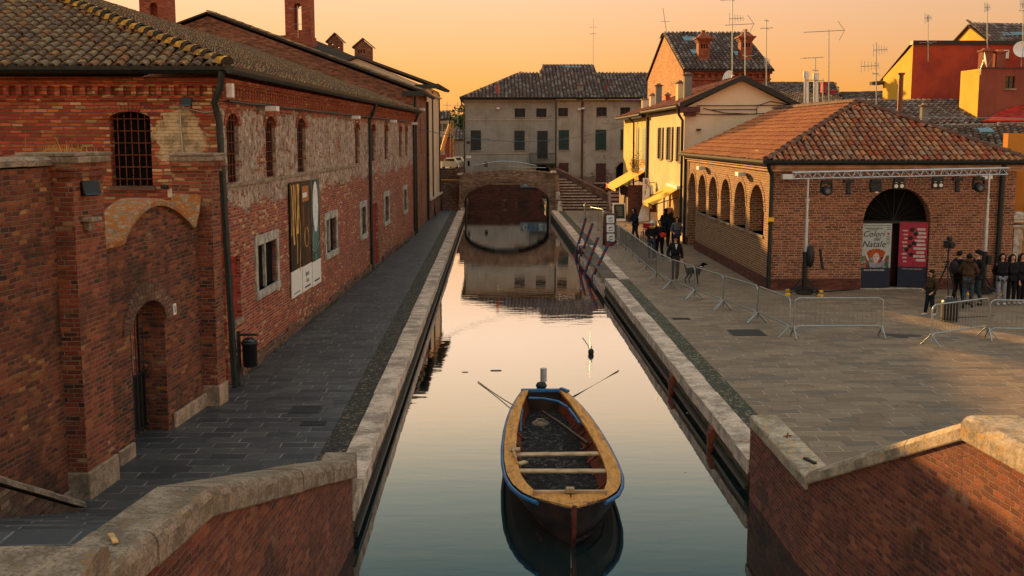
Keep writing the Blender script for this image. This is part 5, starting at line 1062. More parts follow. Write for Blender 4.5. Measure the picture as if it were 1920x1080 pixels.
# awnings
def awning(a, b, zi, zo, out, lab, Fr, valance=None):
    t_ = thing('awning', lab, 'awning', tuple(Fr.p((a + b) / 2, 0, zi)), 'yellow awnings over the shops')
    k = MB(); q = [Fr.p(a, .1, zi), Fr.p(b, .1, zi), Fr.p(b, out, zo), Fr.p(a, out, zo)]; k.hexa([v - Vector((0, 0, .03)) for v in q], q); k.poly([q[3], q[2], q[2] - Vector((0, 0, .2)), q[3] - Vector((0, 0, .2))]); k.build('canvas', M['awn'], t_)
    k = MB()
    for s_ in (a + .05, b - .05): k.tube([Fr.p(s_, .1, zi - .5), Fr.p(s_, out * .55, (zi + zo) / 2 - .25), Fr.p(s_, out - .05, zo - .03)], .025, 6)
    k.tube([q[3], q[2]], .035, 6); k.build('arms', M['black'], t_); k = MB(); Fr.box(k, a, b, 0, .2, zi - .05, zi + .12); k.build('cassette', M['white'], t_)
awning(dl.L - 6.5, dl.L - .2, 3.25, 2.1, 2.1, 'larger yellow awning sloping over the far shop', dl)
awning(cl.L - 5.0, cl.L - .9, 2.75, 1.85, 1.5, 'smaller yellow awning near the loggia pipe', cl)
k = MB(); q = dl.p(dl.L - 6.2, 1.9, 2.0); k.box(q, (.5, .5, .35)); tag(k.build('red_shop_sign', M['redcloth'], origin=tuple(q), bevel=.03), 'small red sign hanging under the far corner of the larger awning', 'sign')
k = MB(); dl.box(k, dl.L - 6.4, dl.L - .3, .3, 1.9, 0, .02); q0, q1 = dl.L - 6.0, dl.L - .5
k = MB(); dl.box(k, q0, q1, 1.2, 1.25, .05, 2.15); dl.box(k, q1, q1 + .05, .05, 1.25, .05, 2.3); tag(k.build('shop_screen', M['redwood'], origin=tuple(dl.p(q0, 1.2, 0))), 'dark brown enclosure under the larger yellow awning', 'screen')
vs_ = thing('vertical_sign', 'narrow white vertical sign with black letters by the smaller awning', 'sign', (9.9, 70.0, 1.0))
k = MB(); k.bb(9.4, 9.8, 70, 70.06, 1.0, 2.9); k.build('panel', M['white'], vs_); k = MB(); k.bb(9.8, 10.15, 70.01, 70.05, 2.6, 2.64); k.build('bracket', M['black'], vs_)
for i, c in enumerate('BIRRA'): text(c, .36, M['ink'], vs_, (9.6, 69.99, 2.68 - i * .36), RT)
# chimneys, dishes and wires on C and D
def chim(px, ptop, pbot, wpx, Y, mat, lab, cap='t_far', grp='chimneys on the low houses', dep=None, side=None):
    a, b = pt(px - wpx / 2, pbot, Y=Y), pt(px + wpx / 2, pbot, Y=Y); zt = pt(px, ptop, Y=Y).z; w_ = b.x - a.x; d = dep or w_
    t_ = thing('chimney', lab, 'chimney', ((a.x + b.x) / 2, Y + d / 2, a.z), grp)
    k = MB(); k.bb(a.x, b.x, Y, Y + d, a.z - .6, zt - .12); k.build('stack', M[mat], t_)
    k = MB(); k.bb(a.x - .07, b.x + .07, Y - .07, Y + d + .07, zt - .12, zt - .04); k.box(((a.x + b.x) / 2, Y + d / 2, zt), (w_ * .8, d * .8, .12), taper=.6); k.build('cap', M[cap], t_); return t_
M['greych'] = stucco('stucco_grey', (.22, .20, .17), (.18, .16, .14), .5)
chim(1210, 184, 222, 12, 84, 'cream', 'small pale chimney at the far end of the yellow house roof')
chim(1224, 176, 222, 9, 79, 'cream', 'narrow pale chimney on the yellow house roof ridge', dep=.8)
chim(1235, 158, 205, 11, 74.5, 'greych', 'tall grey chimney where the yellow and cream roofs meet')
chim(1252, 175, 196, 8, 70, 'redch' if 'redch' in M else 'redp', 'short red metal chimney on the cream house roof')
chim(1276, 152, 188, 10, 64, 'cream_side', 'slim cream chimney behind the tall grey one', dep=.8)
chim(1290, 137, 185, 14, 62, 'greych', 'tall grey rendered chimney at the front of the cream house roof')
def dish(p, r, nrm, lab, mat='white'):
    t_ = thing('satellite_dish', lab, 'dish', tuple(p), 'satellite dishes'); n = Vector(nrm).normalized(); a = n.cross(Vector((0, 0, 1))).normalized(); b = a.cross(n); vs = [Vector(p) - n * r * .2]
    for q, d in ((.5, .14), (1, 0)):
        vs += [Vector(p) + (a * math.cos(2 * math.pi * i / 20) + b * math.sin(2 * math.pi * i / 20)) * r * q - n * r * d for i in range(20)]
    k = MB(); k.add(vs, [(0, 1 + i, 1 + (i + 1) % 20) for i in range(20)] + [(1 + i, 21 + i, 21 + (i + 1) % 20, 1 + (i + 1) % 20) for i in range(20)], smooth=True); k.build('reflector', M[mat], t_)
    k = MB(); k.tube([Vector(p) - n * r * .2, Vector(p) - n * r * .5 + Vector((0, 0, -r)), Vector(p) - n * r * .5 + Vector((0, 0, -r * 1.8))], .03, 6); k.tube([Vector(p) - b * r, Vector(p) + n * r * .8], .015, 5); k.build('mount', M['galv'], t_)
dish(pt(1364, 143, Y=63), .36, (-.8, -.5, .35), 'yellow-lit satellite dish on the cream house ridge')
k = MB(); ca = lambda *ps, **kw: k.tube([pt(x, y, Y=CY0 - .06) for x, y in ps], .022, 5)
ca((1290, 213), (1340, 215), (1400, 214), (1452, 212)); ca((1306, 198), (1380, 198), (1490, 197)); ca((1318, 203), (1360, 212), (1415, 214)); ca((1418, 213), (1420, 198), (1445, 190), (1490, 198)); ca((1330, 206), (1420, 205))
tag(k.build('facade_cables', M['black'], origin=tuple(pt(1400, 205, Y=CY0))), 'dark cables crossing the cream gable wall', 'cable')
k = MB(); q = pt(1310, 243, Y=CY0 - .1); k.box(q, (.22, .2, .08)); tag(k.build('gable_lamp', M['black'], origin=tuple(q)), 'tiny black lamp on the cream gable wall', 'lamp')
# ---------------- tall brick house
ht = thing('tall_brick_house', 'tall brick house with orange sun-glow gable, dark tile roof and skylights behind the cream one', 'house', (17.4, 93, 0))
TX0, TX1, TY0, TY1, TZ = 14.2, 20.6, 84.0, 103.6, 10.35; rz_ = 13.75; TM = (TY0 + TY1) / 2
k = MB(); k.poly([(TX0, TY1, 0), (TX0, TY0, 0), (TX0, TY0, TZ), (TX0, TM, rz_), (TX0, TY1, TZ + .3)]); k.build('side_gable', M['br_glow'], ht)
tf = WF((TX0, TY0), (TX1, TY0)); k = MB(); tw_ = [(4.9, 5.9, 8.4, 9.3), (2.3, 3.3, 8.4, 9.3)]; tf.wall(k, 0, TZ - .2, tw_); k.poly([(TX1, TY0, 0), (TX1, TY1, 0), (TX1, TY1, TZ), (TX1, TM, rz_), (TX1, TY0, TZ)]); k.build('front_wall', M['br_tall'], ht)
for h in tw_: k = MB(); tf.pane(k, h, -.2); k.build('window', M['glass'], ht)
k = MB(); tf.box(k, -.05, tf.L + .05, 0, .12, TZ - .75, TZ - .62); tf.box(k, -.1, tf.L + .1, 0, .25, TZ - .3, TZ - .1)
a = 0
while a < tf.L: tf.box(k, a, a + .22, 0, .16, TZ - .6, TZ - .3); a += .5
k.build('cornice', M['br_tall'], ht)
eF0, eF1 = Vector((TX0 - .15, TY0 - .45, TZ - .02)), Vector((TX1 + .2, TY0 - .45, TZ - .02)); rg0, rg1 = Vector((TX0 - .15, TM, rz_ + .15)), Vector((TX1 + .1, TM, rz_ + .15))
slabroof('roof', M['t_far'], ht, [[eF0, eF1, rg1, rg0], [Vector((TX1 + .2, TY1 + .4, TZ)), Vector((TX0 - .15, TY1 + .4, TZ + .3)), rg0, rg1]], .32, .55, .13)
def slope(px, py, n=None):   # a point of the front roof plane seen at (px, py)
    nn = (eF1 - eF0).cross(rg0 - eF0); d0 = pt(px, py, Y=50) - Vector((0, 0, CAMH)); O = Vector((0, 0, CAMH)); t_ = (eF0 - O).dot(nn) / d0.dot(nn); return O + d0 * t_
for x, y, w_ in ((1292, 75, 1.0), (1304, 100, .7), (1384, 103, .6)):
    c_ = slope(x, y); k = MB(); V_ = (rg0 - eF0); V_.normalize(); U_ = Vector((1, 0, 0)); N_ = U_.cross(V_); q = [c_ + U_ * a * w_ / 2 + V_ * b * .6 + N_ * .14 for a, b in ((-1, -1), (1, -1), (1, 1), (-1, 1))]; k.hexa([v - N_ * .14 for v in q], q); k.build('skylight', M['skyl'], ht)
def bigchim(px, pt_, pb, lab, Y0):
    c_ = slope(px, pb); zt = pt(px, pt_, Y=c_.y).z; w_ = .85; x = c_.x; y = c_.y; t_ = thing('ornate_chimney', lab, 'chimney', (x, y, c_.z), 'ornate chimneys on the tall brick house')
    k = MB(); k.bb(x - w_ / 2, x + w_ / 2, y, y + 1.0, c_.z - .5, zt - .9); k.build('shaft', M['br_tall'], t_)
    k = MB()
    for i, e_ in enumerate((.06, .14, .24)): k.bb(x - w_ / 2 - e_, x + w_ / 2 + e_, y - e_, y + 1 + e_, zt - .9 + i * .12, zt - .78 + i * .12)
    k.box((x, y + .5, zt - .36), (w_ * 1.2, 1.2, .36), taper=.35); k.tube([(x, y + .5, zt - .3), (x, y + .5, zt)], .12, 8); k.tube([(x, y + .5, zt - .06), (x, y + .5, zt)], .18, 8); k.build('crown', M['br_tall'], t_)
    k = MB()
    for i in (-1, 0, 1): k.bb(x + i * .2 - .05, x + i * .2 + .05, y - .015, y, zt - 1.35, zt - 1.05)
    k.build('vents', M['hole'], t_)
bigchim(1320, 56, 114, 'ornate brick chimney nearer the lit gable of the tall house', 0); bigchim(1399, 54, 114, 'ornate brick chimney near the right end of the tall house roof', 0)
# ---------------- red house, brown-red annex, orange gable house
hr = thing('red_house', 'dark red block house with a glowing ochre side wall above the low roofs', 'house', (33, 70, 0))
RX = 24.85; zb = 6.0
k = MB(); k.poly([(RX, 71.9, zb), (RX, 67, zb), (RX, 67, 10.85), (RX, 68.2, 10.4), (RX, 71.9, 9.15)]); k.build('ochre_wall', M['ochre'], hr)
k = MB(); k.bb(RX + .01, 46, 67, 67.05, zb - 2, 10.85); k.bb(RX + .02, 46, 71.8, 71.85, 4, 9.1); k.build('front_wall', M['redp'], hr)
k = MB(); k.bb(RX - .05, 46, 66.9, 67.4, 10.85, 11.08); k.build('coping', M['black'], hr)
k = MB(); k.poly([(RX - .05, 67.4, 10.9), (46, 67.4, 10.9), (46, 72.4, 9.0), (RX - .05, 72.4, 9.0)]); k.bb(RX - .5, RX + .1, 71.6, 73.0, 8.75, 8.95); k.build('roof', M['t_far'], hr)
ha = thing('brown_red_annex', 'brown-red rendered annex with one small window and ochre-lit edge', 'house', (32, 62, 0))
AX = 26.3; af = WF((AX, 61), (42, 61)); aw = (pt(1885, 155, Y=61).x - AX, pt(1903, 155, Y=61).x - AX, pt(1890, 166, Y=61).z, pt(1890, 143, Y=61).z)
k = MB(); af.wall(k, 4.0, 9.1, [aw], .15); k.bb(AX + .02, 42, 63.4, 63.45, 4, 9.1); k.poly([(AX + .02, 61, 9.1), (42, 61, 9.1), (42, 63.45, 9.1), (AX + .02, 63.45, 9.1)]); k.build('front_wall', M['redp2'], ha)
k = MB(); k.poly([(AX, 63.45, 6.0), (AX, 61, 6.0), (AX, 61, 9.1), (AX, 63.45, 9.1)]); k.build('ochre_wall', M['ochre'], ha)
rect_windows(af, [aw], ha, 'x', sill=1)
k = MB(); af.box(k, -.04, af.L, -.1, .05, 9.1, 9.18); k.build('coping', M['redwood'], ha)
k = MB(); q = [pt(1842, 226, Y=60), pt(1925, 226, Y=58), pt(1925, 196, Y=60.8), pt(1895, 200, Y=60.9)]; k.hexa([v - Vector((0, 0, .1)) for v in q], q); k.build('red_lean_to_roof', plain('red_roof_sheet', (.42, .03, .015), .7, .2, 0, .3, 3), ha)
ho = thing('orange_gable_house', 'orange gable house with dark roof and blue skylights on the far right skyline', 'house', (40, 87, 0))
g0, g1, g2 = pt(1786, 84, Y=92), pt(1819, 48, Y=88.5), pt(1868, 84, Y=84)
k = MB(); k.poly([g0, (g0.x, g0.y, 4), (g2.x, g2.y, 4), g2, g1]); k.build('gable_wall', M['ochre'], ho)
r1_, r2_ = pt(1935, 47, Y=88.5), pt(1935, 88, Y=84)
slabroof('roof', M['t_far'], ho, [[g2 + Vector((-.2, -.2, -.1)), r2_, r1_, g1 + Vector((-.2, 0, .08))], [r1_, g1 + Vector((-.2, 0, .08)), g0 + Vector((-.2, .2, 0)), Vector((r1_.x, g0.y, g0.z))]], .35, .6, .14)
k = MB(); k.poly([pt(x, y, Y=yy) + Vector((0, -.2, .05)) for x, y, yy in ((1880, 68, 85.9), (1920, 67, 85.9), (1920, 61, 86.7), (1876, 62, 86.6))]); k.build('skylight', M['skyl'], ho)
# low roofs
def lowhouse(lab, px, wallmat='greych', tm='t_far', name='low_house', grp='low tiled houses'):
    P = [pt(x, y, Y=Y) for x, y, Y in px]; c_ = sum(P, Vector()) / len(P); t_ = thing(name, lab, 'house', (c_.x, c_.y, 0), grp)
    slabroof('roof', M[tm], t_, [P], .32, .55, .13); k = MB()
    for i in range(len(P)): a, b = P[i], P[(i + 1) % len(P)]; a = a.lerp(c_, .03); b = b.lerp(c_, .03); k.poly([(a.x, a.y, 0), (b.x, b.y, 0), (b.x, b.y, b.z - .15), (a.x, a.y, a.z - .15)])
    k.build('walls', M[wallmat], t_); return t_
lowhouse('low house roof with two red vent stubs behind the metal flues', [(1445, 208, 66), (1590, 208, 66), (1563, 155, 82), (1430, 157, 82)])
lowhouse('long low roof running behind the ochre wall of the red house', [(1555, 215, 68), (1700, 210, 68), (1664, 172, 80), (1576, 172, 80)])
lowhouse('wide dark roof below the red house wall', [(1600, 232, 60), (1870, 232, 60), (1880, 187, 66), (1590, 187, 66)])
lowhouse('near dark roof just right of the loggia hip, with a small skylight', [(1700, 290, 52), (1990, 318, 50), (1960, 236, 58), (1700, 240, 58)], 'plinth')
k = MB(); q = pt(1848, 245, Y=55); k.box(q, (.7, .5, .1), rx=.4); tag(k.build('roof_window', M['skyl'], origin=tuple(q)), 'small blue skylight in the near dark roof', 'skylight')
k = MB(); a, b = pt(1775, 234, Y=59.5), pt(1925, 232, Y=59.5); k.bb(a.x, b.x, 59.5, 59.8, a.z - .25, a.z + .08); tag(k.build('parapet', M['plinth'], origin=tuple(a)), 'long grey ledge crossing below the ochre-edged annex', 'ledge')
for x, y0, y1, w_, Y, m_, l_ in ((1846, 92, 130, 11, 61.5, 'ochre', 'brick-topped chimney on the annex, beside the white half-dish'), (1871, 94, 130, 9, 61.5, 'ochre', 'brick-topped chimney on the annex, beside the white wall box')):
    chim(x + 5, y0, y1, w_ + 8, Y, 'redp2', l_, 'br_tall')
chim(1734, 195, 232, 12, 58, 'greych', 'yellow-lit square chimney on the wide dark roof')
for x, y0, y1, l_ in ((1512, 134, 195, 'shiny steel flue behind the loggia ridge, the taller and further left'), (1530, 137, 195, 'shiny steel flue behind the loggia ridge, the shorter and further right')):
    a, b = pt(x, y1 + 20, Y=60), pt(x, y0, Y=60); k = MB(); k.tube([a, b], .13, 12); k.tube([b - Vector((0, 0, .3)), b], .16, 12); tag(k.build('steel_flue', M['alu'], origin=tuple(a)), l_, 'flue', 'steel flues')
k = MB(); k.tube([pt(1511, 150, Y=59.8), pt(1545, 151, Y=59.8)], .02, 5); k.tube([pt(1543, 147, Y=59.8), pt(1543, 195, Y=59.8)], .025, 5); tag(k.build('flue_brace', M['galv'], origin=tuple(pt(1520, 150, Y=59.8))), 'thin metal brace tying the two steel flues', 'brace')
for x, y, l_ in ((1545, 160, 'red vent stub beside the steel flues'), (1562, 175, 'second red vent stub, right of the tall aerial mast')):
    q = pt(x, y, Y=74); k = MB(); k.bb(q.x - .13, q.x + .13, 74, 74.3, q.z - .5, q.z + .12); k.box((q.x, 74.15, q.z + .16), (.34, .36, .08)); tag(k.build('vent_stub', M['redcloth'], origin=tuple(q)), l_, 'vent', 'red roof vents')
a, b = pt(1686, 222, Y=60), pt(1690, 140, Y=60); k = MB(); k.tube([a, b], .13, 10); k.tube([b, b + Vector((0, 0, .1))], .2, 10); tag(k.build('copper_flue', plain('copper', (.16, .06, .03), .5, .5, .5, .2), origin=tuple(a)), 'brown metal flue pipe in front of the ochre wall', 'flue')
dish(pt(1848, 112, Y=60.8), .42, (.9, -.35, .2), 'white half-seen satellite dish between the annex chimneys'); dish(pt(1917, 92, Y=66), .5, (-.3, -.9, .3), 'large satellite dish at the right edge before the red wall')
k = MB(); q = pt(1884, 102, Y=66.7); k.box(q, (.4, .25, .5)); tag(k.build('wall_box', M['white'], origin=tuple(q), bevel=.02), 'small white appliance box on the red wall', 'box')
# antennas
def antenna(px, ptop, pbot, Y, arms, lab, lean=0):
    a, b = pt(px, pbot, Y=Y), pt(px + lean, ptop, Y=Y); t_ = thing('antenna', lab, 'antenna', tuple(a), 'roof aerials'); s_ = Y / FPX * 1.0
    k = MB(); k.tube([a, b], .03, 6); k.build('mast', M['galv'], t_)
    k = MB()
    for f, dx0, dx1, kind in arms:
        c_ = a.lerp(b, f); p0 = c_ + Vector((dx0 * s_, 0, 0)); p1 = c_ + Vector((dx1 * s_, 0, (dx1 - dx0) * s_ * .05)); k.tube([p0, p1], .018, 5); n = 5 if kind != 'x' else 2
        for i in range(n + 1):
            q = p0.lerp(p1, i / n); l_ = (.5 if kind == 'y' else .3) * (1 - .5 * i / n)
            if kind == 'y': k.tube([q - Vector((0, l_, 0)), q + Vector((0, l_, 0))], .01, 4)
            elif kind == 'g': k.tube([q - Vector((0, .05, l_)), q + Vector((0, .05, l_))], .012, 4)
        if kind == 'v': k.tube([p1 + Vector((-.35, 0, .45)), p1, p1 + Vector((-.25, 0, -.5))], .014, 4)
        if kind == 'x': k.tube([c_ - Vector((0, .6, .1)), c_ + Vector((0, .6, .1))], .014, 4)
    k.build('elements', M['galv'], t_)
antenna(1112, 36, 122, 108, [(.82, -8, 8, 'x'), (.68, -6, 6, 'y')], 'tall thin aerial on the raised roof of the grey far building')
antenna(1250, 15, 62, 93, [(.45, -9, 9, 'x')], 'leaning small aerial above the lit gable peak', lean=-7)
antenna(1373, -10, 140, 62, [(.93, -22, 22, 'x'), (.7, -5, 20, 'g'), (.62, -14, 40, 'v'), (.0, -1, 1, 'x')], 'tallest multi-armed aerial on the cream house ridge')
antenna(1397, 54, 142, 62, [(.42, 0, 18, 'x')], 'plain mast just right of the tallest aerial')
antenna(1437, 35, 165, 64, [(.86, -12, 12, 'x'), (.97, -4, 4, 'x'), (.38, -4, 6, 'g')], 'slim aerial at the right end of the tall brick house')
antenna(1554, 55, 196, 58, [(.96, -47, 29, 'v')], 'broad arrow-shaped aerial standing over the loggia ridge')
antenna(1529, 108, 135, 66, [(.95, -24, 14, 'y'), (.1, -6, 6, 'x')], 'small flat aerial right behind the steel flues')
antenna(1643, 80, 197, 56, [(.88, -5, 20, 'g'), (.62, -28, 4, 'g'), (.5, -8, 4, 'x')], 'grid aerial left of the ochre wall')
antenna(1740, 28, 115, 66.5, [(.93, -6, 6, 'g'), (.4, -16, 16, 'x')], 'aerial rising from the red wall coping')
antenna(1851, 5, 95, 66, [(.9, -5, 5, 'g')], 'aerial before the orange gable roof'); antenna(1918, -5, 80, 66, [(.85, -5, 5, 'g'), (.7, -8, 8, 'x')], 'aerial at the extreme right edge of the view')
k = MB(); k.tube([pt(1640, 233, Y=50), pt(1800, 234, Y=50), pt(1925, 230, Y=50)], .02, 5); k.tube([pt(1760, 200, Y=57), pt(1830, 245, Y=57), pt(1925, 252, Y=57)], .02, 5); k.tube([pt(1650, 228, Y=56), pt(1740, 220, Y=56), pt(1925, 222, Y=56)], .018, 5); tag(k.build('overhead_wires', M['galv'], origin=tuple(pt(1700, 233, Y=50))), 'slack wires strung across the low roofs behind the loggia', 'wire')
# ---------------- orange house by the loggia with stone portal
hp_ = thing('orange_house', 'orange rendered house with stone portal at the right edge beside the loggia', 'house', (23, 41, 0))
k = MB(); k.bb(18.82, 28, 40.9, 41.3, 0, 5.6); k.build('wall', M['orange'], hp_); k = MB(); x = 18.95
k.bb(x, x + .34, 40.3, 40.88, 0, 2.2); k.bb(x - .08, x + .5, 40.2, 40.89, 2.2, 2.3); k.box((x + .2, 40.5, 2.45), (.62, .7, .12)); k.box((x + .2, 40.5, 2.58), (.74, .8, .14)); k.box((x + .2, 40.5, 2.7), (.66, .7, .14), taper=.4); k.build('stone_column', M['white_st'], hp_, bevel=.02)
k = MB(); k.bb(19.45, 21, 40.78, 40.85, .3, 2.15); k.build('portal_board', M['ochre'] if False else plain('ochre_notice', (.46, .20, .03), .8, .2, 0, .3, 4), hp_)
k = MB()
for i in range(5): disc(k, (19.66 + .03 * i, 1.95 - i * .18), .1, .04, 40.775, 10, .3)
k.build('faded_emblem', M['redwood'], hp_)
k = MB(); k.box((19.7, 40.6, 2.95), (.22, .3, .2)); k.box((19.85, 40.5, 3.05), (.2, .2, .1), rz=.4); tag(k.build('carved_ornament', M['white_st'], origin=(19.7, 40.6, 2.9), bevel=.03), 'small pale carved lump above the stone portal column', 'ornament')
# ================================================================ far end: bridge, grey building, the gap beyond
fb = thing('far_bridge', 'low arched brick bridge with parapet and stairs closing the canal view', 'bridge', (1.1, 85, 0))
bf = WF((-2.45, 83.4), (4.62, 83.4)); ah = (.36, 6.68, -1.2, 2.08, 1.4)
def ptop(x): return 2.72 + .28 * math.sin(math.pi * min(1, max(0, (x + 2.4) / 7.6)))
k = MB(); bf.wall(k, -1.2, 2.5, [ah], rev=.35)
xs_ = [-2.45 + 7.07 * i / 16 for i in range(17)]
for a, b in zip(xs_, xs_[1:]): k.poly([(a, 83.4, 2.5), (b, 83.4, 2.5), (b, 83.4, ptop(b)), (a, 83.4, ptop(a))]); k.poly([(a, 83.4, ptop(a)), (b, 83.4, ptop(b)), (b, 83.75, ptop(b)), (a, 83.75, ptop(a))]); k.poly([(a, 83.75, 2.0), (b, 83.75, 2.0), (b, 83.75, ptop(b)), (a, 83.75, ptop(a))]); k.bb(a, b - .001, 87.3, 87.6, -1.2 if not -2.3 < a < 4.3 else 2.1, ptop(a) - .1)
k.build('parapet_wall', M['br_bridge'], fb)
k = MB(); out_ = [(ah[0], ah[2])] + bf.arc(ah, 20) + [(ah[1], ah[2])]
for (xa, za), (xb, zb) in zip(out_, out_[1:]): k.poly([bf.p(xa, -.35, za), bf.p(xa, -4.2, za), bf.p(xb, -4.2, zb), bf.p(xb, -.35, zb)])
k.build('vault', plain('shade_vault', (.022, .014, .010), .9, .1, 0, .4, 3), fb)  # near-black tone paints in the shade under the arch
k = MB(); bf.ring(k, ah, .30, 0, .04, n=60); k.build('arch_ring', M['br_bridge'], fb)
k = MB(); k.bb(-2.45, 4.62, 83.76, 87.29, 2.02, 2.12); k.build('deck', M['pave_r'], fb)
k = MB(); k.bb(-2.6, -2.2, 83.2, 83.7, 2.62, 2.76); k.bb(4.35, 4.75, 83.2, 83.75, 2.78, 2.93); k.bb(-2.35, -2.05, 82.9, 83.38, -.1, .22); k.build('stone_blocks', M['white_st'], fb, bevel=.02)
k = MB(); k.box((4.98, 82.6, .35), (.42, .5, .8), taper=.7); k.box((4.85, 83.0, 1.1), (.35, .4, .6), taper=.8); k.build('stone_bollard', M['white_st'], fb, bevel=.05)
k = MB(); k.add([(4.62, 82.9, 0), (5.1, 82.9, 0), (5.1, 87.5, 0), (4.62, 87.5, 0), (4.62, 83.4, 2.85), (4.95, 83.6, 2.6), (4.95, 87.5, 2.6), (4.62, 87.5, 2.85)], [(0, 1, 5, 4), (1, 2, 6, 5), (4, 5, 6, 7), (3, 0, 4, 7)]); k.build('abutment', M['br_bridge'], fb)
k = MB(); n = 11
for i in range(n):
    z0_, z1_ = 2.2 * i / n, 2.2 * (i + 1) / n; xr = 9.3 - 3.9 * (i + 1) / n; y = 83.4 + .33 * i
    k.poly([(5.0, y, z0_), (xr + .35, y, z0_), (xr + .35, y, z1_), (5.0, y, z1_)]); k.poly([(5.0, y, z1_), (xr + .35, y, z1_), (xr + .35, y + .6, z1_), (5.0, y + .6, z1_)])
k.build('right_stairs', M['br_dark'], fb)
k = MB()
for i in range(n): z1_ = 2.2 * (i + 1) / n; xr = 9.3 - 3.9 * (i + 1) / n; k.bb(5.0, xr + .36, 83.34 + .33 * i, 83.46 + .33 * i, z1_ - .055, z1_ + .02)
k.build('stair_nosings', M['white_st'], fb)
k = MB(); k.hexa([(9.6, 83.6, -.1), (4.9, 88.0, -.1), (5.2, 88.2, -.1), (9.9, 83.8, -.1)], [(9.6, 83.6, .75), (4.9, 88.0, 3.0), (5.2, 88.2, 3.0), (9.9, 83.8, .75)]); k.hexa([(9.6, 83.6, -.1), (11.6, 86, -.1), (11.9, 85.8, -.1), (9.9, 83.4, -.1)], [(9.6, 83.6, .75), (11.6, 86, .75), (11.9, 85.8, .75), (9.9, 83.4, .75)]); k.build('stair_flank', M['br_dark'], fb)
k = MB(); flight(k, -3.95, -2.5, 83.4, 0, 87.3, 2.1, 13); k.bb(-3.95, -2.3, 87.3, 89, 0, 2.1); flight(k, -4.4, -2.4, 89.6, 2.1, 92, 2.9, 5); k.build('left_stairs', M['br_dark'], fb)
k = MB(); k.bb(-3.95, -2.2, 87.28, 87.34, 1.95, 2.16); k.build('yellow_edge', M['awn'], fb)
k = MB(); k.hexa([(-2.5, 83.2, 0), (-2.2, 83.2, 0), (-2.2, 87.3, 0), (-2.5, 87.3, 0)], [(-2.5, 83.2, .35), (-2.2, 83.2, .35), (-2.2, 87.3, 2.75), (-2.5, 87.3, 2.75)]); k.build('left_flank', M['br_bridge'], fb)
k = MB()
k.hexa([(-2.6, 88, 0), (-2.3, 88, 0), (-2.3, 91, 0), (-2.6, 91, 0)], [(-2.6, 88, 3.1), (-2.3, 88, 3.1), (-2.3, 91, 3.4), (-2.6, 91, 3.4)]); k.build('rear_wall', M['br_dark'], fb)
g = MB(); g.poly([(-60, 92, 1.9), (-2.9, 92, 1.9), (-2.9, 170, 1.9), (-60, 170, 1.9)]); g.poly([(-60, 92, 0), (-2.9, 92, 0), (-2.9, 92, 1.9), (-60, 92, 1.9)]); g.poly([(-2.9, 92, 0), (-2.9, 170, 0), (-2.9, 170, 1.9), (-2.9, 92, 1.9)]); struct('raised_quay', g, M['pave_r'])
# railings on the bridge
rl = thing('bridge_railing', 'curved steel crowd railing standing on the arched far bridge', 'railing', (1, 84.2, 2.1))
k = MB(); zt2 = 3.55
for i in range(48):
    x = -1.4 + i * .099; z = 3.3 + .32 * math.sin(math.pi * i / 47); k.tube([(x, 84.3, 2.5), (x, 84.3, z)], .018, 4)
k.tube([(-1.4 + i * .47, 84.3, 3.3 + .32 * math.sin(math.pi * i / 10)) for i in range(11)], .035, 6); k.tube([(1.2, 84.1, 3.2), (4.0, 84.1, 3.15)], .028, 5); k.build('bars', M['galv'], rl)
# back wall across the far canal
wq = thing('far_quay_wall', 'dark brick quay wall with graffiti seen under the far bridge arch', 'wall', (3, 100, 0))
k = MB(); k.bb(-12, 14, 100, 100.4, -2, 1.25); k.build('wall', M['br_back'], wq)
k = MB(); k.bb(2.5, 6.6, 99.9, 99.96, .95, 1.75); k.build('hoarding', plain('blue_hoarding', (.10, .15, .17), .6, .3, 0, .3, 3), wq)
gr = plain('graffiti_white', (.45, .48, .46), .6); gb = plain('graffiti_blue', (.03, .08, .25), .6)
for x, ch, m_ in ((2.9, 'C', gr), (3.4, 'O', gb), (3.85, 'M', gb), (4.3, 'Z', gr), (4.85, '2', gr)): text(ch, .8, m_, wq, (x, 99.88, 1.35), RT, sx=.8)
k = MB(); k.bb(5.4, 5.46, 99.7, 99.76, 0, 2.0); k.bb(5.5, 6.1, 99.75, 99.79, .7, 1.7); k.build('white_board', M['white'], wq); k = MB(); k.bb(5.6, 6.0, 99.73, 99.745, .9, 1.2); k.bb(5.7, 5.85, 99.73, 99.745, 1.25, 1.6); k.build('board_print', gb, wq)
k = MB(); k.box((7.0 - .4, 99.5, -.2), (.9, .5, .75)); k.build('white_block', M['white_st'], wq, bevel=.05)
k = MB(); k.bb(8.9, 14.0, 101, 101.08, .1, 1.15); hb = k.build('hoarding', M['white'], wq); 
for x, ch, m_ in ((10.2, 'a', gb), (10.9, 'R', M['crim']), (11.6, 'S', M['ink']), (12.2, 'O', M['crim'])): text(ch, .7, m_, wq, (x, 100.98, .75), RT)
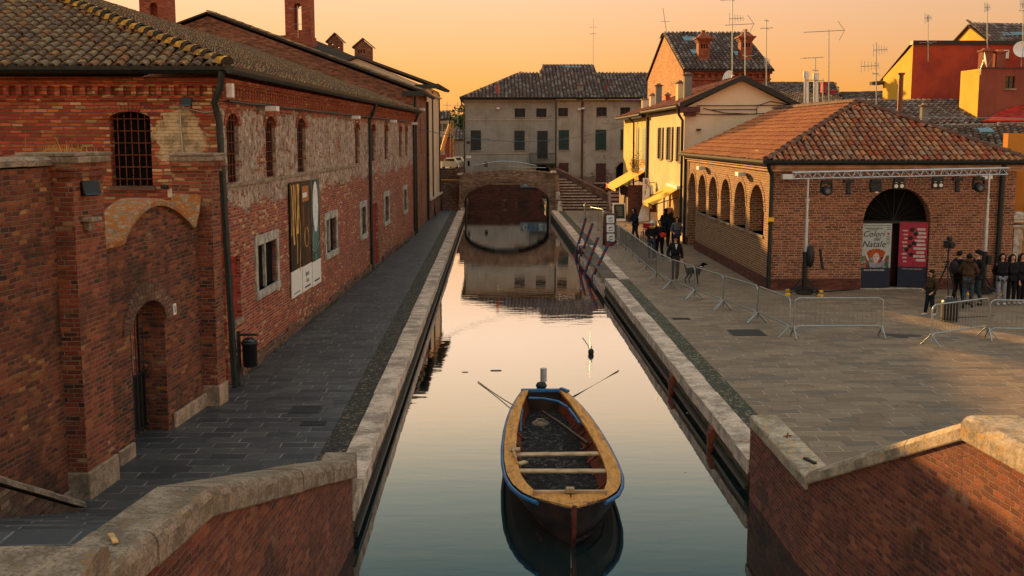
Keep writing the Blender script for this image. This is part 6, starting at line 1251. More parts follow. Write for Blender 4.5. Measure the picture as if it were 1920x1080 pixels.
# grey building F
FY = 110.0; fx0, fx1, fxm = -2.66, 19.2, 6.19
gf = thing('grey_building', 'grey plastered three-storey building with shutters and tiled hip roof closing the view', 'building', (8, 114, 0))
F1 = WF((fx0, FY), (fxm, FY)); F2_ = WF((fxm, FY - .06), (fx1, FY - .06))
def hsx(F, l): return [(a - F.A.x, b - F.A.x, c, d) for a, b, c, d in l]
top1 = hsx(F1, [(2.18, 3.2, 7.32, 8.15), (4.28, 5.27, 7.32, 8.15)]); mid1 = hsx(F1, [(-2.1, -1.1, 4.12, 6.05), (2.15, 3.15, 4.12, 6.02), (4.38, 5.4, 3.3, 6.0)])
top2 = hsx(F2_, [(6.4, 7.35, 7.4, 8.2), (10.13, 11.13, 7.42, 8.26), (12.45, 13.4, 7.45, 8.26)]); mid2 = hsx(F2_, [(6.46, 7.47, 4.16, 6.08), (10.05, 11.1, 4.16, 6.12), (12.5, 13.5, 4.16, 6.15)]); bot2 = hsx(F2_, [(6.5, 7.45, -.05, 2.9), (10.12, 11.1, .98, 2.86)])
a1 = [(4.2 - fx0, 5.6 - fx0, -.05, 2.7, .7)]; a2 = [(12.1 - fxm, 13.7 - fxm, -.05, 2.95, .8)]
k = MB(); F1.wall(k, -.05, 9.05, top1 + mid1 + a1, .18); WF((fx0, FY + 12), (fx0, FY)).wall(k, -.05, 9.05); k.build('left_facade', M['plas_far'], gf)
k = MB(); F2_.wall(k, -.05, 9.0, top2 + mid2 + bot2 + a2, .18); k.bb(fx1 - .05, fx1, FY, FY + 12, 0, 9); k.build('right_facade', M['plas_far2'], gf)
rect_windows(F1, top1, gf, '', glass='farglass', frame='greyw'); rect_windows(F2_, top2, gf, '', glass='farglass', frame='redwood')
rect_windows(F1, mid1, gf, '', glass='farglass', shutter=('greyw', 'closed')); rect_windows(F2_, mid2, gf, '', glass='farglass', shutter=('tealw', 'closed'))
rect_windows(F2_, bot2, gf, '', shutter=('redwood', 'closed'), sill='cream')
for F, h in ((F1, a1[0]), (F2_, a2[0])):
    k = MB(); F.pane(k, h, -.16); d_ = k.build('doorway', M['hole'], gf); k = MB(); F.ring(k, h, .14, 0, .05, n=14); F.box(k, h[0] - .14, h[0], 0, .05, 0, h[3] - h[4]); F.box(k, h[1], h[1] + .14, 0, .05, 0, h[3] - h[4]); k.build('surround', M['plinth'], d_)
k = MB(); F1.box(k, -.15, F1.L, 0, .30, 8.86, 9.06); F1.box(k, -.08, F1.L, 0, .14, 8.72, 8.86); F2_.box(k, 0.01, F2_.L, 0, .2, 8.84, 9.0); k.build('cornice', M['cream'] if False else M['plas_far'], gf)
k = MB(); F1.box(k, 0, F1.L, 0, .05, 7.0, 7.08); F2_.box(k, 4.5, F2_.L, 0, .04, 6.7, 6.76); F1.box(k, 0, F1.L, 0, .04, 3.75, 3.80); k.build('string_courses', M['plas_far2'], gf)
bl = thing; k = MB(); F1.box(k, 6.3, F1.L, 0, .85, 2.72, 2.86); F1.box(k, 6.3, F1.L, .8, .84, 3.82, 3.88)
for i in range(22): F1.box(k, 6.32 + i * .116, 6.345 + i * .116, .8, .83, 2.86, 3.85)
for i in range(6): F1.box(k, 6.3, 6.32, .1 + i * .13, .13 + i * .13, 2.86, 3.85); 
F1.box(k, 6.4, 6.6, 0, .5, 2.4, 2.72); F1.box(k, 8.4, 8.6, 0, .5, 2.4, 2.72); k.build('balcony', M['gutter'], gf)
k = MB(); F1.box(k, .15, .5, 0, .03, 4.75, 5.0); k.build('red_notice', M['redch'] if 'redch' in M else M['redwood'], gf); k = MB(); F1.box(k, .1, .6, 0, .03, 3.35, 3.6); k.build('street_plate', M['white'], gf)
k = MB(); F1.box(k, .25, .45, 0, .03, 2.6, 3.1); F1.box(k, 1.9, 2.2, 0, .03, 2.5, 3.0); k.build('small_opening', M['hole'], gf)
pipe([(fxm, FY - .12, 9), (fxm, FY - .12, 3.0), (fxm, FY - .12, 0)], gf, .06); pipe([(8.75, FY - .16, 9), (8.75, FY - .16, 4), (8.75, FY - .16, .3)], gf, .10, mat='redwood'); pipe([(fx0 - .35, FY - .1, 9), (fx0 - .3, FY - .1, 8.5), (fx0 - .08, FY - .1, 8.2), (fx0 - .08, FY - .1, 0)], gf, .07)
k = MB()
for px_, py_ in ((934, 203), (1093, 203), (1086, 205)): q = pt(px_, py_, Y=FY - .25); k.box(q, (.28, .3, .14)); 
tag(k.build('facade_lamps', M['white'], gf)) if False else k.build('facade_lamp', M['white'], gf)
q0, q1, q2, q3 = pt(862, 184, Y=109.4), pt(1293, 184, Y=109.4), pt(1252, 137, Y=117.5), pt(974, 137, Y=117.5)
slabroof('roof', M['t_far'], gf, [[q0, q1, q2, q3], [Vector((q0.x, 125.5, q0.z)), q0, q3, q3 + Vector((0, 1, 0))]], .36, .62, .15)
rp = [pt(1000, 168, Y=112.0), pt(1130, 168, Y=112.0), pt(1113, 121, Y=119.0), pt(1018, 121, Y=119.0)]
slabroof('raised_roof', M['t_far'], gf, [rp], .36, .62, .15)
k = MB(); b_ = rp[3]; a_ = rp[0]; k.poly([a_, (a_.x, a_.y, a_.z - 1), (b_.x, b_.y, b_.z - 2.5), b_]); a_, b_ = rp[1], rp[2]; k.poly([a_, (a_.x, a_.y, a_.z - 1), (b_.x, b_.y, b_.z - 2.5), b_]); k.build('raised_wall', M['br_glow'], gf)
k = MB(); q = pt(1072, 125, Y=118.2); k.box(q, (1.9, .8, .1), rx=.33); k.build('skylight', M['skyl'], gf)
gutter([q0 + Vector((0, -.12, .05)), q1 + Vector((0, -.12, .05))], gf, .1)
chim(932, 156, 180, 5, 110.6, 'redp', 'thin red brick chimney at the left of the grey building roof', grp='chimneys on the grey building')
chim(1088, 158, 178, 12, 111.5, 'greych', 'squat grey chimney in the middle of the grey building roof', grp='chimneys on the grey building')
chim(1137, 158, 178, 5, 112, 'redp', 'thin dark red chimney right of the squat grey one', grp='chimneys on the grey building')
chim(1240, 150, 178, 7, 111.5, 'greych', 'tall grey chimney at the right of the grey building roof', grp='chimneys on the grey building')
k = MB(); 
def sag(a, b, d, n=14): a, b = Vector(a), Vector(b); return [a.lerp(b, i / n) - Vector((0, 0, d * 4 * (i / n) * (1 - i / n))) for i in range(n + 1)]
k.tube(sag(pt(775, 240, Y=66), pt(1172, 235, Y=88), 1.0), .018, 4); tag(k.build('overhead_cable', plain('blue_cable', (.05, .10, .13), .6), origin=tuple(pt(775, 240, Y=66))), 'blue-grey cable sagging across the canal before the grey building', 'cable')
hq = thing('sun_block_house', 'unseen peach house added behind the far bridge stairs to block low sun', 'house', (-9, 97, 0))  # out-of-view block added to keep the low sun off the arch jamb
k = MB(); q = [(-4.25, 84.7), (-5.3, 110), (-13, 110), (-13, 84.7)]
for i in range(4): a, b = q[i], q[(i + 1) % 4]; k.poly([(a[0], a[1], 0), (b[0], b[1], 0), (b[0], b[1], 6.2), (a[0], a[1], 6.2)])
k.build('walls', M['b3c'], hq); k = MB(); k.poly([(-4.2, 84.6, 6.2), (-5.2, 110.1, 6.2), (-9, 110.1, 7.4), (-9, 84.6, 7.4)]); k.poly([(-13, 84.6, 6.2), (-9, 84.6, 7.4), (-9, 110.1, 7.4), (-13, 110.1, 6.2)]); k.build('roof', M['t_far'], hq)
# ---------------- the gap: crane, boats, houses and trees
def leafmass(c, rad, n, leaf, mat, name, parent=None, seed=1, clumps=26):
    rnd = random.Random(seed); k = MB(); cl_ = [(Vector(c) + Vector((rnd.gauss(0, .45) * rad[0], rnd.gauss(0, .45) * rad[1], rnd.gauss(0, .42) * rad[2])), rnd.uniform(.16, .34)) for _ in range(clumps)]
    for i in range(n):
        cc, r = rnd.choice(cl_); d = Vector((rnd.gauss(0, 1), rnd.gauss(0, 1), rnd.gauss(0, 1))).normalized() * rnd.uniform(.6, 1.05) * r
        p = cc + Vector((d.x * rad[0], d.y * rad[1], d.z * rad[2])); a, b = rnd.uniform(0, 6.28), rnd.uniform(-1, 1); u = Vector((math.cos(a), math.sin(a), b)).normalized() * leaf; v = Vector((-math.sin(a), math.cos(a), rnd.uniform(-1, 1))).normalized() * leaf * .7
        k.add([p - u, p + v, p + u, p - v], [(0, 1, 2, 3)], r=rnd.random())
    return k.build(name, mat, parent)
def leafmat(name, c1, c2):
    t = NT(name, .7, .2); r = t.n('Attribute', attribute_name='rnd').outputs['Fac']; t.col(t.ramp(r, [(0, c1), (1, c2)])); return t.mat
M['leaf'] = leafmat('foliage', (.035, .065, .035), (.13, .16, .05))
for i, (px_, pw_, ytop, Y, lab) in enumerate(((835, 24, 219, 250, 'rounded far tree at the left of the gap beyond the bridge'), (850, 40, 209, 240, 'taller rounded far tree in the middle of the gap'), (868, 34, 216, 235, 'broad far tree half hidden by the grey building'))):
    c_ = pt(px_, 270, Y=Y); zt = pt(px_, ytop, Y=Y).z; w_ = pw_ * Y / FPX
    t_ = thing('tree', lab, 'tree', (c_.x, Y, 0), 'trees beyond the bridge')
    leafmass((c_.x, Y, zt * .55), (w_ * .9, w_ * .9, zt * .42), 4200, .34, M['leaf'], 'crown', t_, i + 3, 60)
    k = MB(); k.tube([(c_.x, Y, 0), (c_.x + .3, Y, zt * .35), (c_.x, Y, zt * .7)], [.4, .3, .12], 8); k.tube([(c_.x + .3, Y, zt * .35), (c_.x + 1.4, Y, zt * .7)], [.2, .08], 6); k.build('trunk', M['redwood'], t_)
cr = thing('canal_crane', 'yellow lattice mast with orange slanting jib in the gap beyond the bridge', 'crane', tuple(pt(848, 312, Y=130)))
k = MB(); Yc = 130
for dx in (-3.6, 3.6):
    for dyy in (0, .45): a, b = pt(847 + dx, 314, Y=Yc), pt(847 + dx * .6, 226, Y=Yc); k.tube([a + Vector((0, dyy, 0)), b + Vector((0, dyy, 0))], .045, 5)
for i in range(14):
    f0, f1 = i / 14, (i + 1) / 14; L0, L1_ = pt(843.4, 314, Y=Yc), pt(844.8, 226, Y=Yc); R0, R1 = pt(850.6, 314, Y=Yc), pt(849.2, 226, Y=Yc); k.tube([L0.lerp(L1_, f0), R0.lerp(R1, f1)] if i % 2 else [R0.lerp(R1, f0), L0.lerp(L1_, f1)], .03, 4)
k.build('mast', plain('crane_yellow', (.45, .25, .08), .6), cr)
k = MB(); k.tube([pt(828, 284, Y=Yc + 2), pt(835, 260, Y=Yc + 2), pt(843, 233, Y=Yc + 2)], [.2, .22, .12], 8); k.build('jib', plain('crane_orange', (.60, .26, .04), .6), cr)
k = MB(); k.tube([pt(846, 226, Y=Yc), pt(860, 305, Y=Yc)], .03, 4); k.tube([pt(852, 232, Y=Yc), pt(864, 300, Y=Yc)], .03, 4); k.box(pt(832, 296, Y=Yc + 1), (.7, .8, .8)); k.build('stays', plain('crane_red', (.22, .06, .03), .7), cr)
for i, (px_, py_, s_, mat_, lab) in enumerate(((843, 309, .6, 'galv', 'small pale parked car beyond the bridge steps'), (856, 304, .55, 'galv', 'grey car further back in the gap beyond the bridge'))):
    c_ = pt(px_, py_, Y=122 + 6 * i); c_.z = 1.9; t_ = thing('parked_car', lab, 'car', tuple(c_), 'cars beyond the bridge')
    k = MB(); prof = [(-.8, .3), (-.82, .75), (-.7, .85), (-.5, 1.2), (.5, 1.2), (.7, .85), (.82, .75), (.8, .3)]
    for a, b in ((0, 4.0),): k.sweep([(c_.x, c_.y, 1.9), (c_.x, c_.y + 4.0, 1.9)], prof)
    k.build('body', M[mat_], t_, bevel=.08); k = MB(); k.box((c_.x, c_.y - .01, 2.93), (1.0, .03, .26)); k.build('windscreen', M['glass'], t_)
    for dx in (-.72, .72):
        for dyy in (.7, 3.2): k = MB(); k.tube([(c_.x + dx - .1, c_.y + dyy, 2.2), (c_.x + dx + .1, c_.y + dyy, 2.2)], .3, 12); k.build('wheel', M['black'], t_)
for i, (x0_, x1_, yt, Y, mt, lab) in enumerate(((805, 838, 224, 175, 'plas_far2', 'pale grey distant house at the left of the gap'), (834, 856, 258, 168, 'redp2', 'low reddish distant house behind the crane'), (852, 874, 262, 165, 'greych', 'grey distant house half hidden by the grey building corner'))):
    a, b = pt(x0_, yt, Y=Y), pt(x1_, yt, Y=Y); t_ = thing('distant_house', lab, 'house', (a.x, Y, 0), 'distant houses in the gap'); F_ = WF((a.x, Y), (b.x, Y)); hs_ = [(F_.L * f, F_.L * f + .7, z, z + 1.2) for f in (.15, .45, .75) for z in (4.2, 6.2) if z + 1.3 < a.z]
    k = MB(); F_.wall(k, 0, a.z, hs_, .1); k.bb(b.x - .02, b.x, Y, Y + 8, 0, a.z); k.build('wall', M[mt], t_)
    for h in hs_: k = MB(); F_.pane(k, h, -.08); k.build('window', M['glass'], t_)
    slabroof('roof', M['t_far'], t_, [[(a.x - .3, Y - .3, a.z), (b.x + .3, Y - .3, a.z), (b.x + .3, Y + 4, a.z + 1.3), (a.x - .3, Y + 4, a.z + 1.3)]], .5, .8, .2)
for i, (px_, lab) in enumerate(((838, 'faint thin mast at the left above the distant trees'), (858, 'faint thin mast at the right above the distant trees'))):
    a, b = pt(px_, 232, Y=180), pt(px_, 190, Y=180); k = MB(); k.tube([a, b], .05, 5); k.tube([b - Vector((.7, 0, .6)), b + Vector((.7, 0, -.6))], .04, 4); k.tube([b - Vector((.5, 0, 1.4)), b + Vector((.5, 0, -1.4))], .03, 4); tag(k.build('distant_aerial', M['galv'], origin=tuple(a)), lab, 'antenna')
k = MB()
rt = random.Random(5)
for i in range(5200):
    x = rt.uniform(-130, 260); zt = 3.2 + 1.6 * math.sin(x * .13) + 1.0 * math.sin(x * .37); p = Vector((x, 330 + rt.uniform(-6, 6), rt.uniform(0, zt))); a = rt.uniform(0, 6.28); u = Vector((math.cos(a), math.sin(a), rt.uniform(-1, 1))) * .8; v = Vector((-math.sin(a), math.cos(a), rt.uniform(-1, 1))) * .7
    k.add([p - u, p + v, p + u, p - v], [(0, 1, 2, 3)], r=rt.random())
tag(k.build('distant_treeline', M['leaf']), 'low dark line of distant trees on the horizon', 'trees', kind='stuff')
# ================================================================ objects on the quays
# mooring poles
M['pole_b'] = plain('pole_blue', (.02, .06, .16), .5, .4); M['pole_r'] = plain('pole_red', (.25, .03, .03), .5, .4)
def mpole(base, top, lab):
    a, b = Vector(base), Vector(top); d = (b - a); o = MB(); a0 = a - d.normalized() * 1.2
    t_ = thing('mooring_pole', lab, 'mooring pole', tuple(a), 'striped mooring poles')
    n = 14
    for i in range(n): 
        p, q = a0.lerp(b, i / n), a0.lerp(b, (i + 1) / n); o.tube([p, q], .065, 9, m=i % 2)
    o.ball(b, .075, 8, m=0); o.build('shaft', [M['pole_b'], M['pole_r']], t_); return t_
mpole((4.22, 57.0, ZW), (4.72, 56.6, 1.35), 'red and blue mooring pole leaning right, furthest back of the four'); mpole((4.30, 55.2, ZW), (4.90, 54.8, 1.2), 'red and blue mooring pole leaning just before the furthest one')
mpole((4.10, 49.6, ZW), (4.66, 49.4, 1.0), 'blue and red mooring pole, left of the nearer leaning pair'); mpole((4.28, 47.9, ZW), (5.0, 47.7, 1.0), 'blue and red mooring pole, right of the nearer leaning pair')
# crowd barriers
def barrier_proto():
    t_ = thing('crowd_barrier', 'x', 'barrier', (0, 0, 0), 'steel crowd barriers round the piazza', local=True)
    k = MB(); r = .021; L = 1.22
    k.tube([(-L, 0, .30), (-L, 0, .98), (-L + .03, 0, 1.05), (-L + .12, 0, 1.1), (L - .12, 0, 1.1), (L - .03, 0, 1.05), (L, 0, .98), (L, 0, .30)], r, 7)
    k.tube([(-L, 0, .12), (-L + .03, 0, .26), (-L + .14, 0, .33), (L - .14, 0, .33), (L - .03, 0, .26), (L, 0, .12)], r, 7); k.build('frame', M['galv'], t_)
    k = MB()
    for i in range(19): x = -L + .13 * (i + .5); k.tube([(x, 0, .33), (x, 0, 1.09)], .0065, 4)
    k.build('bars', M['galv'], t_)
    for s_ in (-1, 1):
        k = MB()
        for q in (-1, 1): k.tube([(s_ * L, 0, .34), (s_ * L, q * .05, .26), (s_ * (L + .0), q * .30, .012)], .019, 6)
        k.build('foot', M['galv'], t_)
    k = MB(); 
    for z in (.42, .85): k.tube([(L, 0, z), (L + .07, 0, z), (L + .07, 0, z - .06)], .008, 4)
    k.build('hooks', M['galv'], t_); return t_
bpts = [(8.16, 30.2), (7.85, 32.7), (7.33, 35.15), (6.86, 37.6), (6.44, 40.05), (6.28, 42.5), (6.24, 45.0), (6.26, 47.4), (6.28, 49.85), (6.26, 52.3), (6.26, 54.8), (6.1, 58.0), (6.35, 60.6), (5.95, 63.6)]
labs = ['barrier facing the camera left of the wet patch', ]
segs = [((8.18, 30.2), (10.8, 30.2))] + list(zip(bpts[1:], bpts)) + [((6.6, 66.5), (6.3, 64.0)), ((6.1, 70), (6.7, 67.6)), ((6.2, 74.5), (5.9, 72))]
p1, p2 = pt(1728, 652, z=0), pt(1866, 630, z=0); p3, p4 = pt(1876, 638, z=0), pt(2005, 640, z=0)
segs += [((p1.x, p1.y), (p2.x, p2.y)), ((p3.x, p3.y), (p4.x, p4.y))]
ordn = ['first', 'second', 'third', 'fourth', 'fifth', 'sixth', 'seventh', 'eighth', 'ninth', 'tenth', 'eleventh', 'twelfth', 'thirteenth']
blab = ['steel barrier standing square to the camera between the manhole and the wet patch'] + [o + ' steel barrier from the near corner in the row along the canal' for o in ordn] + ['lone barrier beside the tall three-panel sign, nearest of the far group', 'angled barrier behind the far group, near the foot of the stairs', 'furthest barrier, at the bottom of the bridge stairs', 'steel barrier slanting before the black suitcase', 'steel barrier cut by the right edge in front of the girls']
bp0 = barrier_proto()
for i, (a, b) in enumerate(segs):
    o = bp0 if i == 0 else copy_tree(bp0); o.location = ((a[0] + b[0]) / 2, (a[1] + b[1]) / 2, .002); o.rotation_euler = (0, 0, math.atan2(b[1] - a[1], b[0] - a[0])); o['label'] = blab[i]
# signs
def aboard(p, w, h, rz, lab, name, frame, face, lean=.16):
    t_ = thing(name, lab, 'sign', tuple(p), local=True, rotz=rz); k = MB()
    for s_ in (-1, 1):
        k.hexa([(-w / 2, s_ * .3 - .02, 0), (w / 2, s_ * .3 - .02, 0), (w / 2, s_ * .3 + .02, 0), (-w / 2, s_ * .3 + .02, 0)], [(-w / 2, s_ * .04 - .02, h), (w / 2, s_ * .04 - .02, h), (w / 2, s_ * .04 + .02, h), (-w / 2, s_ * .04 + .02, h)])
    k.build('frame', frame, t_, bevel=.01)
    def P_(x, z, o): y = -.3 + .26 * z / h - .02 - o; return (x, y, z)
    k = MB(); k.poly([P_(-w / 2 + .05, .14 * h, .004), P_(w / 2 - .05, .14 * h, .004), P_(w / 2 - .05, .94 * h, .004), P_(-w / 2 + .05, .94 * h, .004)]); k.build('panel', face, t_)
    return t_, P_
M['chalk'] = plain('chalkboard', (.01, .03, .028), .7); M['brownbd'] = plain('brown_board', (.10, .03, .025), .6)
p = pt(1143, 460, z=0); t_, P_ = aboard(p, .62, 1.62, R(6), 'tall brown sandwich board with three white rounded panels by the barriers', 'sandwich_board', M['brownbd'], M['brownbd'])
for i in range(3):
    z = .42 + i * .46; k = MB(); ring = [(x_, z_) for x_, z_ in [(-.2, -.16), (-.16, -.2), (.16, -.2), (.2, -.16), (.2, .16), (.16, .2), (-.16, .2), (-.2, .16)]]; k.poly([P_(x_, z + z_, .012) for x_, z_ in ring]); k.build('white_panel', M['white'], t_)
    k = MB(); k.poly([P_(-.12, z - .02, .016), P_(.1, z + .05, .016), P_(.12, z + .09, .016), P_(-.08, z + .05, .016)]); k.poly([P_(-.1, z - .12, .016), P_(.12, z - .1, .016), P_(.12, z - .07, .016), P_(-.1, z - .09, .016)]); k.build('panel_script', M['ink'], t_)
t_, P_ = aboard(pt(1160, 414, z=0), .8, 1.15, R(4), 'white-framed chalkboard standing open on the quay', 'chalkboard_sign', M['white'], M['chalk'])
k = MB()
for i in range(5): k.poly([P_(-.22 + .03 * i, .9 - i * .13, .01), P_(.2, .9 - i * .13, .01), P_(.2, .92 - i * .13, .01), P_(-.22 + .03 * i, .92 - i * .13, .01)])
k.build('chalk_lines', M['pink'], t_)
t_, P_ = aboard(pt(1182, 410, z=0), .9, 1.5, R(4), 'cream menu board beside the brown shop enclosure', 'menu_board', M['brownbd'], M['cream'])
k = MB()
for i in range(6): k.poly([P_(-.3, 1.25 - i * .16, .01), P_(.3 - .1 * (i % 2), 1.25 - i * .16, .01), P_(.3 - .1 * (i % 2), 1.31 - i * .16, .01), P_(-.3, 1.31 - i * .16, .01)])
k.build('menu_lines', M['redwood'], t_)
t_, P_ = aboard(pt(1152, 398, z=0), .95, 1.55, R(4), 'pale wooden notice board behind the chalkboard', 'notice_board', M['plinth'], M['pink'])
k = MB()
for i in range(4): k.poly([P_(-.3, 1.3 - i * .28, .01), P_(.3, 1.3 - i * .28, .01), P_(.3, 1.42 - i * .28, .01), P_(-.3, 1.42 - i * .28, .01)])
k.build('notice_lines', M['redwood'], t_)
p = pt(1218, 438, z=0); ft = thing('shop_flag', 'drooping white and dark red feather flag in front of the shops', 'flag', tuple(p))
k = MB(); k.tube([p, p + Vector((0, 0, 2.6)), p + Vector((-.3, 0, 2.9))], .02, 6); k.build('pole', M['black'], ft)
k = MB(); n = 12
for i in range(n):
    z0_, z1_ = 2.75 - i * .17, 2.75 - (i + 1) * .17; w0, w1 = .12 + .05 * i, .12 + .05 * (i + 1); y0_, y1_ = .05 * math.sin(i * .9), .05 * math.sin((i + 1) * .9)
    k.add([p + Vector((-w0, y0_, z0_)), p + Vector((0, .02, z0_)), p + Vector((.05 + w0 * .6, y0_ - .05, z0_)), p + Vector((-w1, y1_, z1_)), p + Vector((0, .02, z1_)), p + Vector((.05 + w1 * .6, y1_ - .05, z1_))], [(3, 4, 1, 0)], m=0); k.add(k.v[-6:], [(4, 5, 2, 1)], m=1 if 2 < i < 9 else 0)
k.build('cloth', [M['white'], M['brownbd']], ft)
# goods and small things by the shops
k = MB(); p = pt(1262, 440, z=0)
for i in range(5): k.box(p + Vector((random.uniform(-.3, .3), random.uniform(-.3, .3), .2 + i * .3)), (.35, .3, .28), rz=random.uniform(0, 1), m=i % 3)
k.tube([p + Vector((-.35, 0, 0)), p + Vector((-.35, 0, 1.9))], .025, 6); tag(k.build('display_rack', [M['awn'], M['pink'], M['white']], origin=tuple(p), bevel=.03), 'narrow rack of colourful goods outside the shop by the loggia pipe', 'rack')
bc = pt(1208, 456, z=0); bk = thing('bicycle', 'dark bicycle with red basket beside the person in the long coat', 'bicycle', tuple(bc), local=True, rotz=R(70))
def ringt(k, c, r, rt_=.02, n=18): k.tube([(c[0] + r * math.cos(2 * math.pi * i / n), c[1], c[2] + r * math.sin(2 * math.pi * i / n)) for i in range(n + 1)], rt_, 5, caps=False)
for x in (-.52, .52): k = MB(); ringt(k, (x, 0, .34), .32); [k.tube([(x, 0, .34), (x + .31 * math.cos(a), 0, .34 + .31 * math.sin(a))], .004, 3) for a in [i * .785 for i in range(8)]]; k.build('wheel', M['black'], bk)
k = MB(); k.tube([(-.52, 0, .34), (-.15, 0, .34), (.4, 0, .82), (.42, 0, .95)], .018, 6); k.tube([(-.15, 0, .34), (-.25, 0, .85)], .016, 6); k.tube([(-.52, 0, .34), (-.22, 0, .7), (.38, 0, .75)], .014, 6); k.tube([(.52, 0, .34), (.4, 0, .9)], .016, 6); k.tube([(.36, -.25, .98), (.42, 0, .98), (.36, .25, .98)], .014, 6); k.build('frame', M['crim'], bk)
k = MB(); k.ball((-.25, 0, .88), (.13, .07, .035), 8); k.build('saddle', M['black'], bk); k = MB(); k.box((.6, 0, .86), (.28, .32, .24), taper=1.15); k.build('basket', M['redcloth'], bk)
# suitcase, speaker, tripod
p = pt(1780, 603, z=0); sc_ = thing('black_suitcase', 'black upright rounded suitcase behind the slanting barrier', 'suitcase', tuple(p))
k = MB(); k.box(p + Vector((0, 0, .36)), (.5, .3, .64)); k.build('shell', M['black'], sc_, bevel=.09)
k = MB(); k.tube([p + Vector((-.1, .1, .66)), p + Vector((-.1, .1, .74)), p + Vector((.1, .1, .74)), p + Vector((.1, .1, .66))], .012, 6); k.build('handle', M['galv'], sc_)
for dx in (-.18, .18):
    for dyy in (-.1, .1): k = MB(); k.ball(p + Vector((dx, dyy, .035)), .033, 6); k.build('wheel', M['black'], sc_)
k = MB(); q1_ = pt(1865, 592, z=.3); k.tube([p + Vector((.25, .1, .1)), p.lerp(q1_, .5) + Vector((0, 0, .05)), q1_], .012, 5); tag(k.build('floor_cable', M['black'], origin=tuple(p)), 'thin dark cable running from the suitcase towards the girls', 'cable')
p = pt(1806, 585, z=0) + Vector((-.2, .9, 0)); tp = thing('camera_tripod', 'video camera on a tall black tripod among the crew by the loggia', 'tripod', tuple(p))
for a in (0.3, 2.4, 4.5): k = MB(); k.tube([p + Vector((0, 0, 1.45)), p + Vector((math.cos(a) * .25, math.sin(a) * .25, .8)), p + Vector((math.cos(a) * .5, math.sin(a) * .5, .01))], [.03, .024, .018], 6); k.build('leg', M['black'], tp)
k = MB(); k.tube([p + Vector((0, 0, 1.3)), p + Vector((0, 0, 1.95))], .03, 6); k.ball(p + Vector((0, 0, 1.5)), .07, 8); k.build('column', M['black'], tp)
k = MB(); k.box(p + Vector((0, 0, 2.05)), (.2, .42, .22)); k.tube([p + Vector((0, -.2, 2.06)), p + Vector((0, -.36, 2.06))], .08, 10); k.box(p + Vector((0, -.05, 2.24)), (.12, .2, .12)); k.build('video_camera', M['black'], tp, bevel=.02)
k = MB(); 
for px_ in (1500, 1560, 1600, 1660): pass
k.tube([pt(1505, 548, z=.03), pt(1560, 546, z=.02), pt(1600, 543, z=.02)], .025, 5); tag(k.build('stage_cable', M['black'], origin=tuple(pt(1505, 548, z=0))), 'black cable lying along the loggia base from the left truss tower', 'cable')
# ================================================================ the boat
bt = thing('rowing_boat', 'wooden rowing boat with blue rail and varnished orange decks moored in the canal', 'boat', (1.15, 20.2, ZW))
M['hull'] = plain('hull_dark', (.035, .016, .010), .45, .4, 0, .4, 3); M['bluep'] = plain('boat_blue', (.02, .13, .30), .35, .5, 0, .2); M['inred'] = plain('boat_inside_red', (.17, .035, .014), .5, .3, 0, .4, 3)
M['thw'] = plain('bare_thwart_wood', (.50, .32, .17), .6, .3, 0, .2, 5)
def planks():
    t = NT('deck_varnish', .5, .25); u = t.obj(); s_ = t.n('SeparateXYZ', {0: u}); v = t.n('CombineXYZ', {0: t.ma('MULTIPLY', s_.outputs[0], 9), 1: t.ma('MULTIPLY', s_.outputs[1], 1.2), 2: s_.outputs[2]}).outputs[0]
    c = t.ramp(t.noise(v, 1.6, 6, .7), [(.3, (.26, .09, .015)), (.5, (.56, .23, .035)), (.7, (.68, .34, .07))]); c = t.mix(t.sm(t.noise(u, 2.3, 7, .8), .56, .62), c, (.20, .08, .03)); t.col(c); t.bump(t.noise(v, 6, 4), .004); return t.mat
M['deckw'] = planks()
def floorm():
    t = NT('boat_floor_grit', .85, .15); o = t.obj(); n1 = t.noise(o, 9, 8, .85, 1.0); t.col(t.ramp(n1, [(.44, (.006, .007, .007)), (.54, (.02, .018, .016)), (.60, (.16, .13, .11))])); t.bump(n1, .03); return t.mat
M['grit'] = floorm()
tab = [(0, .47), (.06, .58), (.14, .71), (.24, .82), (.36, .91), (.5, .97), (.63, .985), (.74, .96), (.82, .88), (.88, .76), (.93, .57), (.97, .33), (1, .05)]
def hw_(t):
    for (a, x), (b, y) in zip(tab, tab[1:]):
        if a <= t <= b: return x + (y - x) * ((t - a) / (b - a))
    return .05
YS, YB = 24.1, 15.95
def cxb(t): return 1.12 + .08 * t
def zg_(t): return -.06 - .10 * math.sin(math.pi * min(1, t * 1.05)) + .09 * t ** 4
NS = 34; ts = [i / NS for i in range(NS + 1)]
yy = lambda t: YS + (YB - YS) * t
def strip(k, fa, fb_, m=0, smooth=True):
    for s_ in (-1, 1):
        vs = []
        for t in ts: vs += [fa(t, s_), fb_(t, s_)]
        k.add(vs, [(2 * i, 2 * i + 1, 2 * i + 3, 2 * i + 2) for i in range(NS)], m, smooth=smooth)
g0 = lambda t, s_: (cxb(t) + s_ * hw_(t), yy(t), zg_(t))
k = MB(); h1 = lambda t, s_: (cxb(t) + s_ * hw_(t) * .88, yy(t) + .05 * t, zg_(t) - .24); h2 = lambda t, s_: (cxb(t) + s_ * hw_(t) * .55, yy(t) + .22 * t ** 4, -.62); h3 = lambda t, s_: (cxb(t), yy(t) + .35 * t ** 4, -.92)
strip(k, g0, h1); strip(k, h1, h2); strip(k, h2, h3)
k.poly([g0(0, -1), g0(0, 1), h1(0, 1), h2(0, 1), h3(0, 1), h2(0, -1), h1(0, -1)]); k.build('hull', M['hull'], bt)
k = MB()
for s_ in (-1, 1): k.tube([(cxb(t) + s_ * (hw_(t) + .015), yy(t), zg_(t) - .04) for t in ts if t <= .95], .036, 8)
